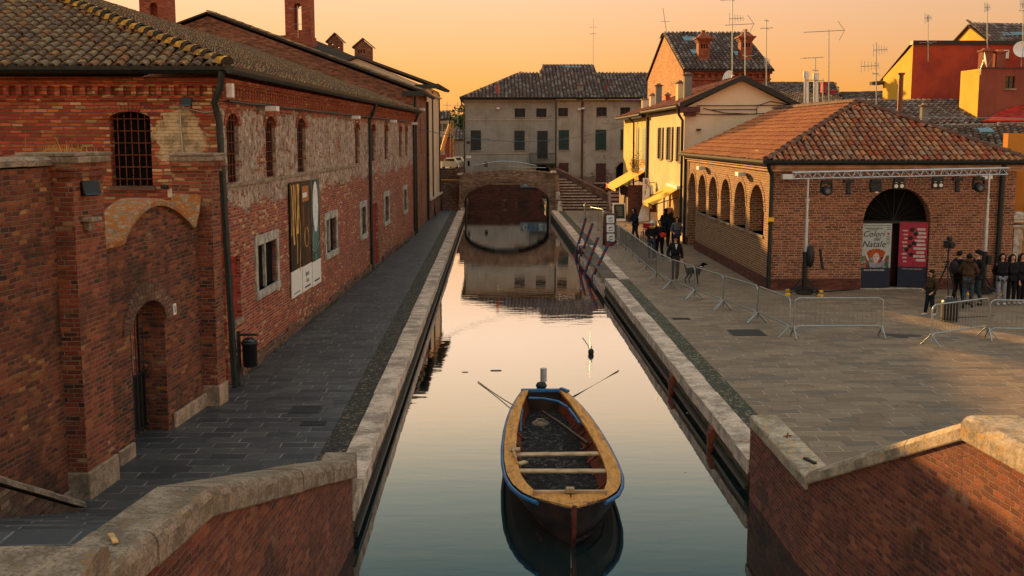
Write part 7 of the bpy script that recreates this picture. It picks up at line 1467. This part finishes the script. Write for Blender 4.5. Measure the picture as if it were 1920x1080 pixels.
k.build('rubbing_rail', M['bluep'], bt)
k = MB(); dw = lambda t: min(.235, hw_(t) * .28) if t < .9 else hw_(t) * .98
d0 = lambda t, s_: (cxb(t) + s_ * (hw_(t) - .01), yy(t), zg_(t) + .022); d1 = lambda t, s_: (cxb(t) + s_ * (hw_(t) - dw(t)), yy(t), zg_(t) + .03); d2 = lambda t, s_: (cxb(t) + s_ * (hw_(t) - dw(t)), yy(t), zg_(t) - .03)
strip(k, d0, d1, smooth=False); strip(k, d1, d2); k.build('side_deck', M['deckw'], bt)
k = MB(); i1 = lambda t, s_: (cxb(t) + s_ * (hw_(t) - .05), yy(t), zg_(t) - .01); i2 = lambda t, s_: (cxb(t) + s_ * hw_(t) * .66, yy(t) + .1 * t ** 4, -.50)
ts_ = ts; ts = [q for q in ts if q <= .93]; NS = len(ts) - 1; strip(k, i1, i2); ts = ts_; NS = 34; k.build('inner_planking', M['inred'], bt)
k = MB(); vs = []
for t in ts: vs += [(cxb(t) - hw_(t) * .70, yy(t) + .3 * t ** 4, -.50 + .02 * math.sin(t * 9)), (cxb(t) + hw_(t) * .70, yy(t), -.50 + .02 * math.sin(t * 9))]
k.add(vs, [(2 * i, 2 * i + 1, 2 * i + 3, 2 * i + 2) for i in range(NS)]); k.build('floor', M['grit'], bt)
k = MB()
for t in [.2, .3, .4, .5, .6, .7, .8]:
    for s_ in (-1, 1): k.tube([(cxb(t) + s_ * (hw_(t) - .07), yy(t), zg_(t) - .03), (cxb(t) + s_ * hw_(t) * .82, yy(t), -.3), (cxb(t) + s_ * hw_(t) * .6, yy(t), -.475)], .022, 5)
k.build('ribs', M['inred'], bt)
for i, (t, lab) in enumerate(((.555, None), (.695, None))):
    w_ = hw_(t) - .12; k = MB(); k.box((cxb(t), yy(t), zg_(t) - .03), (2 * w_, .17, .035), rz=.02 * (1 - 2 * i)); k.build('thwart', M['thw'], bt, bevel=.008)
k = MB(); k.box((cxb(0), YS + .02, zg_(0) + .01), (1.0, .1, .07)); k.box((cxb(0) + .45, YS - .12, zg_(0) + .05), (.08, .3, .06), rz=.5); k.build('transom_rail', M['bluep'], bt, bevel=.01)
k = MB(); k.tube([(.78, 23.6, -.1), (1.1, 23.5, -.09), (1.4, 23.3, -.11), (1.58, 22.9, -.14)], .03, 6); k.tube([(1.58, 22.7, -.12), (1.66, 22.3, -.16), (1.74, 21.8, -.2)], .03, 6); k.tube([(.62, 23.0, -.2), (.56, 22.3, -.28), (.55, 21.8, -.36)], .025, 6); k.build('blue_trim', M['bluep'], bt)
k = MB(); k.tube([(1.05, 23.2, -.30), (1.4, 22.0, -.28), (1.78, 20.5, -.25)], .035, 7); k.build('spar', M['hull'], bt); k = MB(); t = .935
k.poly([(cxb(t) - hw_(t) * 1.0, yy(t), zg_(t) + .034), (cxb(t) - hw_(.96) * .95, yy(.96), zg_(.96) + .036), (cxb(1), YB - .03, zg_(1) + .04), (cxb(t) + hw_(.96) * .95, yy(.96), zg_(.96) + .036), (cxb(t) + hw_(t), yy(t), zg_(t) + .034)]); k.build('foredeck', M['deckw'], bt)
k = MB(); k.box((cxb(.9), yy(.9), zg_(.9) + .05), (1.15, .05, .06)); k.box((cxb(.9), yy(.9) - .03, zg_(.9) + .09), (.13, .1, .08)); k.build('breasthook', M['thw'], bt, bevel=.01)
k = MB(); k.tube([(cxb(1), YB - .02, zg_(1) + .06), (cxb(1), YB + .0, -.3), (cxb(1), YB + .32, -.9)], .035, 6); k.build('stem', M['inred'], bt)
k = MB(); k.tube([(.36, 19.9, -.06), (.36, 19.4, -.05), (.40, 18.9, -.05)], .02, 5); k.box((.40, 19.6, -.09), (.18, .16, .03)); k.box((.50, 18.75, -.09), (.2, .1, .03), rz=.8); k.build('rowlock_plate', M['thw'], bt)
k = MB(); q = Vector((1.12, 24.25, ZW)); k.tube([q + Vector((0, 0, -.2)), q + Vector((0, 0, .72))], .035, 8); k.build('stern_post', M['black'], bt)
k = MB(); k.tube([q + Vector((0, 0, .72)), q + Vector((0, 0, 1.02))], .07, 10); k.build('white_lantern', M['alu'], bt); k = MB(); k.ball(q + Vector((-.05, -.02, .63)), (.13, .11, .1), 9); k.build('motor_head', M['black'], bt)
k = MB()
for i in range(4): ringt2 = [(1.0 + (.17 - .03 * i) * math.cos(q * .5), 22.9 + (.2 - .03 * i) * math.sin(q * .5), -.47 + .02 * i) for q in range(13)]; k.tube(ringt2, .014, 5)
k.build('coiled_rope', M['plinth'], bt)
k = MB(); k.tube(sag((1.15, 24.25, -.50), pt(1160, 694, z=ZW + .02), .06), .012, 5); tag(k.build('mooring_rope', M['gutter'], origin=(1.15, 24.2, -.1)), 'thin mooring rope trailing right from the boat stern over the water', 'rope')
k = MB(); k.tube(sag((.64, 24.15, -.50), pt(896, 715, z=ZW + .02), .03), .012, 5); tag(k.build('mooring_rope', M['gutter'], origin=(.6, 24.1, -.1)), 'thin mooring rope dipping into the water left of the boat stern', 'rope')
p = pt(1108, 664, z=ZW); by = thing('mooring_buoy', 'small dark buoy floating alone in the canal behind the boat', 'buoy', tuple(p)); k = MB(); k.ball(p + Vector((0, 0, .06)), (.085, .085, .11), 10); k.build('float', M['black'], by); k = MB(); k.tube([p + Vector((0, 0, .14)), p + Vector((.02, .02, .24))], .015, 5); k.tube([p + Vector((0, .05, .015)), p + Vector((.03, 1.3, .012)), p + Vector((-.03, 2.6, .012))], .008, 4); k.build('line', M['galv'], by)
for px_, py_, r_, lab in ((930, 695, .16, 'flat dark leaf drifting left of the boat stern'), (872, 698, .09, 'tiny drifting leaf furthest left on the water')):
    p = pt(px_, py_, z=ZW); k = MB(); k.poly([(p.x + r_ * math.cos(a * .785), p.y + .5 * r_ * math.sin(a * .785) * (1 + .3 * (a % 2)), ZW + .008) for a in range(8)]); tag(k.build('floating_leaf', M['gutter'], origin=tuple(p)), lab, 'leaf', 'leaves on the water')
for y_ in (26.2, 21.3):
    k = MB(); k.bb(4.28, 4.36, y_, y_ + .35, -.5, -.2); k.bb(4.24, 4.36, y_ + .1, y_ + .25, -.62, -.3); tag(k.build('wall_ladder_hook', M['iron'], origin=(4.3, y_, -.4)), 'rusty iron hook low on the right canal bank, ' + ('further' if y_ > 25 else 'nearer'), 'hook', 'iron hooks on the bank')
# ================================================================ people and the dog
def skin_mesh(nodes, edges, root, sub=1):
    """grow one continuous surface over a skeleton; nodes: name -> (pos, rx[, ry])"""
    names = list(nodes); idx = {n: i for i, n in enumerate(names)}
    me = bpy.data.meshes.new('s'); me.from_pydata([nodes[n][0] for n in names], [(idx[a], idx[b]) for a, b in edges], [])
    o = link(bpy.data.objects.new('s', me)); sk = o.modifiers.new('skin', 'SKIN'); sk.use_smooth_shade = True
    sv = me.skin_vertices[0].data
    for n in names: r = nodes[n][1:]; sv[idx[n]].radius = (r[0], r[-1]); sv[idx[n]].use_root = (n == root)
    ss = o.modifiers.new('sub', 'SUBSURF'); ss.levels = sub; ss.render_levels = sub
    dg = bpy.context.evaluated_depsgraph_get(); out = bpy.data.meshes.new_from_object(o.evaluated_get(dg)); bpy.data.objects.remove(o); bpy.data.meshes.remove(me)
    return out
def skin_obj(name, nodes, edges, root, mat, parent, sub=1):
    me = skin_mesh(nodes, edges, root, sub); me.materials.clear(); me.materials.append(mat); me.name = name
    o = link(bpy.data.objects.new(name, me)); o.parent = parent; return o
SK = plain('skin', (.50, .26, .17), .55, .3, 0, .08)
def cloth(c): 
    key = 'cloth_%d_%d_%d' % tuple(int(x * 999) for x in c)
    if key not in M: M[key] = plain('cloth_fabric', c, .85, .15, 0, .3, 14, .004)
    return M[key]
def lerp(a, b, f): return tuple(x + (y - x) * f for x, y in zip(a, b))
def person(loc, lab, h=1.72, rz=0, jacket=(.012, .012, .014), trousers=(.02, .02, .025), hair=(.02, .012, .008), shoes=(.55, .55, .55), hat=None, long_hair=False, hood=False, long_coat=False,
           hands=None, stride=.12, lean=0, bag=None, shirt=None, scarf=None, wide=1.0, head=(0, 0)):
    s = h / 1.75; Z = lambda z: z * s
    hl, hr_ = hands or ((-.27, -.04, .80), (.27, -.04, .80))
    def mp(p): return (p[0] * s, (p[1] + lean * max(0, p[2] - .9) * -.35) * s, p[2] * s)
    n = {}
    P0 = {'pel': (0, 0, .96), 'waist': (0, 0, 1.10), 'chest': (0, .0, 1.30), 'neck0': (0, .01, 1.46), 'neck1': (0, 0, 1.52), 'head0': (head[0] * .4, -.015, 1.585), 'head1': (head[0] * .7, -.01, 1.65), 'head2': (head[0], .0, 1.715),
          'shL': (-.17, .01, 1.41), 'shR': (.17, .01, 1.41), 'hipL': (-.09, 0, .92), 'hipR': (.09, 0, .92),
          'knL': (-.10, -stride * .35 - .02, .50), 'knR': (.10, stride * .1 - .02, .50), 'anL': (-.11, -stride, .09), 'anR': (.11, stride, .09), 'toL': (-.13, -stride - .15, .035), 'toR': (.13, stride - .15, .035)}
    Rr = {'pel': (.13, .10), 'waist': (.115, .09), 'chest': (.14, .10), 'neck0': (.06,), 'neck1': (.05,), 'head0': (.055, .06), 'head1': (.078, .09), 'head2': (.06, .07), 'shL': (.06,), 'shR': (.06,), 'hipL': (.085,), 'hipR': (.085,),
          'knL': (.056,), 'knR': (.056,), 'anL': (.038,), 'anR': (.038,), 'toL': (.03,), 'toR': (.03,)}
    for sd_, hd in (('L', hl), ('R', hr_)):
        sh = P0['sh' + sd_]; sg = -1 if sd_ == 'L' else 1; mid = lerp(sh, hd, .5); dist = math.dist(sh, hd); bend = math.sqrt(max(0, .30 ** 2 - (min(dist, .59) / 2) ** 2))
        P0['el' + sd_] = (mid[0] + sg * bend * .45, mid[1] + bend * .7, mid[2] - bend * .5); Rr['el' + sd_] = (.042,)
        P0['wr' + sd_] = lerp(P0['el' + sd_], hd, .92); Rr['wr' + sd_] = (.027,); d_ = Vector(hd) - Vector(P0['el' + sd_]); d_.normalize()
        pa = Vector(hd) + d_ * .045; P0['pa' + sd_] = tuple(pa); Rr['pa' + sd_] = (.034, .018)
        sp_ = d_.cross(Vector((0, 1, 0)));  sp_ = sp_.normalized() if sp_.length > .1 else Vector((1, 0, 0))
        for f, (o_, l_) in enumerate(((-.03, .06), (-.011, .075), (.011, .07), (.03, .055))):
            b_ = pa + sp_ * o_ + d_ * .03; P0['f%s%da' % (sd_, f)] = tuple(b_); P0['f%s%db' % (sd_, f)] = tuple(b_ + d_ * l_ * .9 + Vector((0, -.02, 0))); Rr['f%s%da' % (sd_, f)] = (.0095,); Rr['f%s%db' % (sd_, f)] = (.008,)
        tb = pa - sp_ * .035 * sg; P0['t' + sd_] = tuple(tb + d_ * .035 - sp_ * .015 * sg + Vector((0, -.015, 0))); Rr['t' + sd_] = (.010,)
    P0['nose'] = (head[0] * .6 + head[1], -.115, 1.63); Rr['nose'] = (.012,)
    for a_, sg in (('eaL', -1), ('eaR', 1)): P0[a_] = (head[0] * .6 + sg * .085, .01, 1.635); Rr[a_] = (.014, .02)
    for q in P0: n[q] = (mp(P0[q]),) + tuple(r * s * (wide if q in ('pel', 'waist', 'chest') else 1) for r in Rr[q])
    E_ = [('pel', 'waist'), ('waist', 'chest'), ('chest', 'neck0'), ('neck0', 'neck1'), ('neck1', 'head0'), ('head0', 'head1'), ('head1', 'head2'), ('head1', 'nose'), ('head1', 'eaL'), ('head1', 'eaR'), ('chest', 'shL'), ('chest', 'shR'), ('pel', 'hipL'), ('pel', 'hipR')]
    for q in 'LR': E_ += [('sh' + q, 'el' + q), ('el' + q, 'wr' + q), ('wr' + q, 'pa' + q), ('hip' + q, 'kn' + q), ('kn' + q, 'an' + q), ('an' + q, 'to' + q), ('pa' + q, 't' + q)] + [('pa' + q, 'f%s%da' % (q, f)) for f in range(4)] + [('f%s%da' % (q, f), 'f%s%db' % (q, f)) for f in range(4)]
    me = skin_mesh(n, E_, 'pel', 1); me.materials.clear(); me.materials.append(SK); me.name = 'person'
    o = link(bpy.data.objects.new('person', me)); o.location = loc; o.rotation_euler = (0, 0, rz); tag(o, lab, 'person'); OFF[o.name] = Vector((0, 0, 0))
    def g_(q, e, e2=None): v = n[q]; return (v[0], v[1] + e, (v[2] if len(v) > 2 else v[1]) + (e if e2 is None else e2))
    # jacket
    j = {q: g_(q, .028) for q in ('waist', 'chest', 'neck0', 'shL', 'shR', 'elL', 'elR', 'wrL', 'wrR')}; j['pelj'] = (mp((0, 0, .98 if not long_coat else .95)), .155 * s * wide, .125 * s); j['hem'] = (mp((0, 0, .86 if not long_coat else .52)), .165 * s * wide, .13 * s)
    je = [('hem', 'pelj'), ('pelj', 'waist'), ('waist', 'chest'), ('chest', 'neck0'), ('chest', 'shL'), ('chest', 'shR'), ('shL', 'elL'), ('elL', 'wrL'), ('shR', 'elR'), ('elR', 'wrR')]
    skin_obj('jacket', j, je, 'pelj', cloth(jacket), o)
    tr_ = {q: g_(q, .022) for q in ('hipL', 'hipR', 'knL', 'knR', 'anL', 'anR')}; tr_['pel'] = (n['pel'][0], .14 * s, .11 * s)
    skin_obj('trousers', tr_, [('pel', 'hipL'), ('pel', 'hipR'), ('hipL', 'knL'), ('knL', 'anL'), ('hipR', 'knR'), ('knR', 'anR')], 'pel', cloth(trousers), o)
    for q in 'LR':
        a, t_ = n['an' + q][0], n['to' + q][0]; k = MB(); k.ball((lerp(a, t_, .45)[0], lerp(a, t_, .45)[1], .045 * s), (.05 * s, .14 * s, .046 * s), 8); k.ball((a[0], a[1] + .01, .07 * s), (.045 * s, .055 * s, .06 * s), 8); k.build('shoe', cloth(shoes), o)
    hc_ = mp((head[0] * .8, .018, 1.675)); k = MB(); k.ball(hc_, (.098 * s, .108 * s, .095 * s), 12)
    if long_hair:
        for dx in (-.07, 0, .07): k.tube([(hc_[0] + dx * s * .8, hc_[1] + .05 * s, hc_[2]), (hc_[0] + dx * s, hc_[1] + .07 * s, hc_[2] - .14 * s), (hc_[0] + dx * 1.2 * s, hc_[1] + .06 * s, hc_[2] - .3 * s)], [.06 * s, .055 * s, .02 * s], 7)
        for dx in (-.088, .088): k.tube([(hc_[0] + dx * s, hc_[1] - .02 * s, hc_[2] + .02 * s), (hc_[0] + dx * 1.1 * s, hc_[1] - .03 * s, hc_[2] - .24 * s)], [.03 * s, .012 * s], 6)
    # keep the face clear: hair sits on the back and top
    k.v = [(x, max(y, hc_[1] - .06 * s) if z < hc_[2] + .02 * s and abs(x - hc_[0]) < .07 * s else y, z) for x, y, z in k.v]
    k.v = [(x, y, z + .012 * s if y < hc_[1] - .05 * s else z) for x, y, z in k.v]
    k.build('hair', cloth(hair), o)
    fy = mp((0, -.092, 1.655)); k = MB()
    for dx in (-.03, .03): k.ball((fy[0] + (head[0] * .7) * s + dx * s, fy[1], fy[2]), (.011 * s, .008 * s, .007 * s), 6)
    k.build('eyes', M['ink'], o); k = MB(); fm = mp((head[0] * .5, -.08, 1.585)); k.ball(fm, (.022 * s, .01 * s, .006 * s), 6); k.build('mouth', M['crim'], o)
    if hood: k = MB(); q = mp((0, .06, 1.53)); k.ball(q, (.12 * s, .1 * s, .09 * s), 10); k.build('hood', cloth(jacket), o)
    if hat:
        k = MB(); q = mp((head[0] * .8, .01, 1.70)); k.ball(q, (.104 * s, .115 * s, .085 * s), 12)
        if hat[1] == 'cap': k.box((q[0], q[1] - .13 * s, q[2] + .0), (.14 * s, .11 * s, .014))
        k.build('hat', cloth(hat[0]), o)
    if shirt: k = MB(); q = mp((0, -.125, 1.36)); k.add([(q[0] - .05, q[1] - .005, q[2] + .09), (q[0] + .05, q[1] - .005, q[2] + .09), (q[0], q[1] - .02, q[2] - .12)], [(2, 1, 0)]); k.build('shirt', cloth(shirt), o)
    if scarf: k = MB(); q = mp((0, -.0, 1.49)); k.lathe((q[0], q[1], q[2]), [(.10, -.05), (.125, 0), (.10, .05), (.06, .06)], 12); k.build('scarf', cloth(scarf), o)
    if bag: k = MB(); q = mp(bag[1]); k.ball(q, tuple(x * s for x in bag[2]), 10); k.build(bag[3], cloth(bag[0]), o)
    return o
BK = (.010, .010, .012)
def gp(px, py): p = pt(px, py, z=0); return (p.x, p.y, 0)
person(gp(1265, 529), 'man in black coat, white shirt and dark cap walking a black dog', 1.76, R(5), BK, (.03, .018, .016), shoes=(.4, .38, .35), hat=(BK, 'cap'), shirt=(.6, .6, .6), hands=((-.24, -.10, .92), (.26, -.06, .86)), stride=.14)
person(gp(1221, 489), 'person in black with white cap and yellow scarf looking down by the barriers', 1.75, R(10), BK, (.06, .08, .11), shoes=(.45, .5, .55), hat=((.7, .7, .7), 'cap'), scarf=(.55, .28, .03), hands=((-.12, -.28, 1.08), (.13, -.28, 1.08)), stride=.05, head=(.0, 0))
person(gp(1236, 487), 'figure in black striding behind the white-capped one, holding something red', 1.78, R(-20), BK, BK, shoes=(.5, .5, .5), bag=((.5, .03, .02), (.2, -.3, 1.12), (.16, .08, .12), 'red_bundle'), hands=((-.1, -.3, 1.1), (.2, -.28, 1.1)), stride=.2)
person(gp(1247, 461), 'broad figure in a long black coat with dark hat walking away by the shops', 1.86, R(175), BK, BK, hat=(BK, 'x'), long_coat=True, wide=1.35, shoes=BK, hood=True)
person(gp(1257, 462), 'person in black close beside the broad long-coated figure', 1.72, R(160), BK, BK, shoes=BK, long_hair=True, wide=1.1)
person(gp(1268, 474), 'person in patterned grey jacket and dark glasses coming past the shops', 1.70, R(0), (.10, .10, .11), (.03, .03, .04), hair=(.05, .025, .015), long_hair=True, shoes=BK, hands=((-.2, -.2, 1.0), (.2, -.2, 1.0)), stride=.1)
person(gp(1191, 452), 'person in long dark coat leaning beside the bicycle', 1.74, R(-60), (.015, .017, .024), (.02, .02, .03), long_coat=False, wide=1.25, lean=.5, long_hair=True, shoes=BK, hands=((-.1, -.4, 1.0), (.15, -.35, .98)), hood=True)
person(gp(1139, 392), 'woman in long black coat with light hair at the foot of the bridge stairs', 1.75, R(20), BK, BK, hair=(.20, .11, .05), long_hair=True, long_coat=True, shoes=BK)
person(gp(1148, 391), 'person in black with yellow top standing beside the woman at the stairs', 1.55, R(-20), BK, BK, scarf=(.5, .3, .05), hair=(.08, .04, .02), long_hair=True, shoes=BK)
person(gp(1164, 390), 'person in teal trousers standing under the larger yellow awning', 1.70, R(60), (.05, .05, .06), (.03, .10, .12), shoes=(.3, .3, .3))
person(gp(1743, 592), 'boy in hooded olive jacket and white trainers beside the suitcase', 1.42, R(-70), (.05, .032, .014), (.012, .016, .022), hair=(.015, .01, .008), hood=True, hat=((.02, .015, .01), 'x'), shoes=(.50, .56, .60), hands=((-.16, -.22, .98), (.2, -.1, .92)), wide=1.15, stride=.13)
person(gp(1795, 567), 'camera operator in black with backpack, leftmost of the crew by the loggia', 1.72, R(120), BK, BK, shoes=BK, bag=((.03, .025, .025), (0, .24, 1.2), (.17, .13, .24), 'backpack'), hands=((-.18, -.3, 1.35), (.2, -.28, 1.35)), wide=1.15)
person(gp(1813, 577), 'man in brown jacket and faded jeans with his back to the camera', 1.75, R(150), (.065, .035, .018), (.045, .065, .09), hair=(.015, .01, .008), shoes=BK, hands=((-.2, -.3, 1.1), (.22, -.28, 1.12)), wide=1.25, hood=True)
person(gp(1829, 572), 'crew member in dark hat facing left beside the man in brown', 1.80, R(-80), BK, (.03, .045, .06), hat=(BK, 'x'), shoes=BK, hands=((-.16, -.3, 1.05), (.2, -.26, 1.08)), wide=1.15)
person(gp(1875, 572), 'young woman in dark glasses, black jacket and pale grey trousers, leftmost of the three', 1.70, R(-5), BK, (.22, .23, .27), hair=(.02, .012, .01), long_hair=True, shoes=(.50, .56, .60), hands=((-.06, .12, 1.0), (.06, .12, 1.0)), stride=.03, wide=1.1)
person(gp(1894, 571), 'young woman with long dark hair, all in black, middle of the three', 1.66, R(5), BK, BK, hair=(.02, .012, .01), long_hair=True, shoes=(.3, .3, .3), stride=.03)
person(gp(1912, 570), 'long-haired young woman in black and white shoes, rightmost of the three', 1.68, R(12), BK, BK, hair=(.035, .02, .012), long_hair=True, shoes=(.5, .5, .5), stride=.05)
# the dog: black, standing, head up to the right
dpos = gp(1300, 532)
dn = {'pel': ((-.20, .0, .50), .10, .12), 'bel': ((-.02, 0, .49), .095, .115), 'che': ((.16, 0, .50), .11, .15), 'nk': ((.28, 0, .62), .075, .085), 'nk2': ((.35, 0, .72), .06, .06), 'hd': ((.40, 0, .78), .062, .065), 'mz': ((.50, 0, .765), .036, .036), 'ns': ((.56, 0, .755), .022, .022),
      'eL': ((.37, -.07, .80), .022, .03), 'eR': ((.37, .07, .80), .022, .03), 't1': ((-.30, 0, .54), .03, .03), 't2': ((-.38, 0, .66), .02, .02), 't3': ((-.37, 0, .78), .013, .013)}
de = [('pel', 'bel'), ('bel', 'che'), ('che', 'nk'), ('nk', 'nk2'), ('nk2', 'hd'), ('hd', 'mz'), ('mz', 'ns'), ('hd', 'eL'), ('hd', 'eR'), ('pel', 't1'), ('t1', 't2'), ('t2', 't3')]
for s_, q in ((-1, 'L'), (1, 'R')):
    f = .04 * s_
    dn.update({'h' + q + '0': ((-.22, s_ * .07, .42), .065, .065), 'h' + q + '1': ((-.15 + f, s_ * .08, .30), .042, .042), 'h' + q + '2': ((-.27 + f, s_ * .08, .17), .026, .026), 'h' + q + '3': ((-.25 + f, s_ * .08, .04), .022, .022), 'h' + q + '4': ((-.20 + f, s_ * .08, .02), .024, .02),
               'f' + q + '0': ((.17, s_ * .07, .40), .055, .055), 'f' + q + '1': ((.15 - f, s_ * .075, .27), .032, .032), 'f' + q + '2': ((.17 - f, s_ * .075, .15), .024, .024), 'f' + q + '3': ((.17 - f, s_ * .075, .03), .022, .022), 'f' + q + '4': ((.22 - f, s_ * .075, .02), .024, .02)})
    de += [('pel', 'h' + q + '0'), ('h' + q + '0', 'h' + q + '1'), ('h' + q + '1', 'h' + q + '2'), ('h' + q + '2', 'h' + q + '3'), ('h' + q + '3', 'h' + q + '4'), ('che', 'f' + q + '0'), ('f' + q + '0', 'f' + q + '1'), ('f' + q + '1', 'f' + q + '2'), ('f' + q + '2', 'f' + q + '3'), ('f' + q + '3', 'f' + q + '4')]
me = skin_mesh(dn, de, 'bel', 2); me.materials.clear(); me.materials.append(plain('black_fur', (.004, .004, .004), .9, .08, 0, .3, 30)); dog = link(bpy.data.objects.new('dog', me)); dog.location = dpos; dog.rotation_euler = (0, 0, R(-35)); tag(dog, 'black short-haired dog on a lead behind the barrier', 'dog'); OFF['dog'] = Vector((0, 0, 0))
k = MB(); k.lathe((.0, .0, .0), [(.075, -.015), (.08, 0), (.075, .015)], 12); k.v = [(x + .31, y, z + .67) for x, y, z in k.v]; k.build('collar', M['white'], dog)
a = Vector(gp(1265, 529)) + Vector((.25, -.02, .88)); b = Vector(dpos) + Vector((.22, -.15, .70)); k = MB(); k.tube([a, a.lerp(b, .5) - Vector((0, 0, .12)), b], .008, 5); tag(k.build('dog_lead', M['ink'], origin=tuple(a)), 'thin dark lead between the walking man and his dog', 'lead')
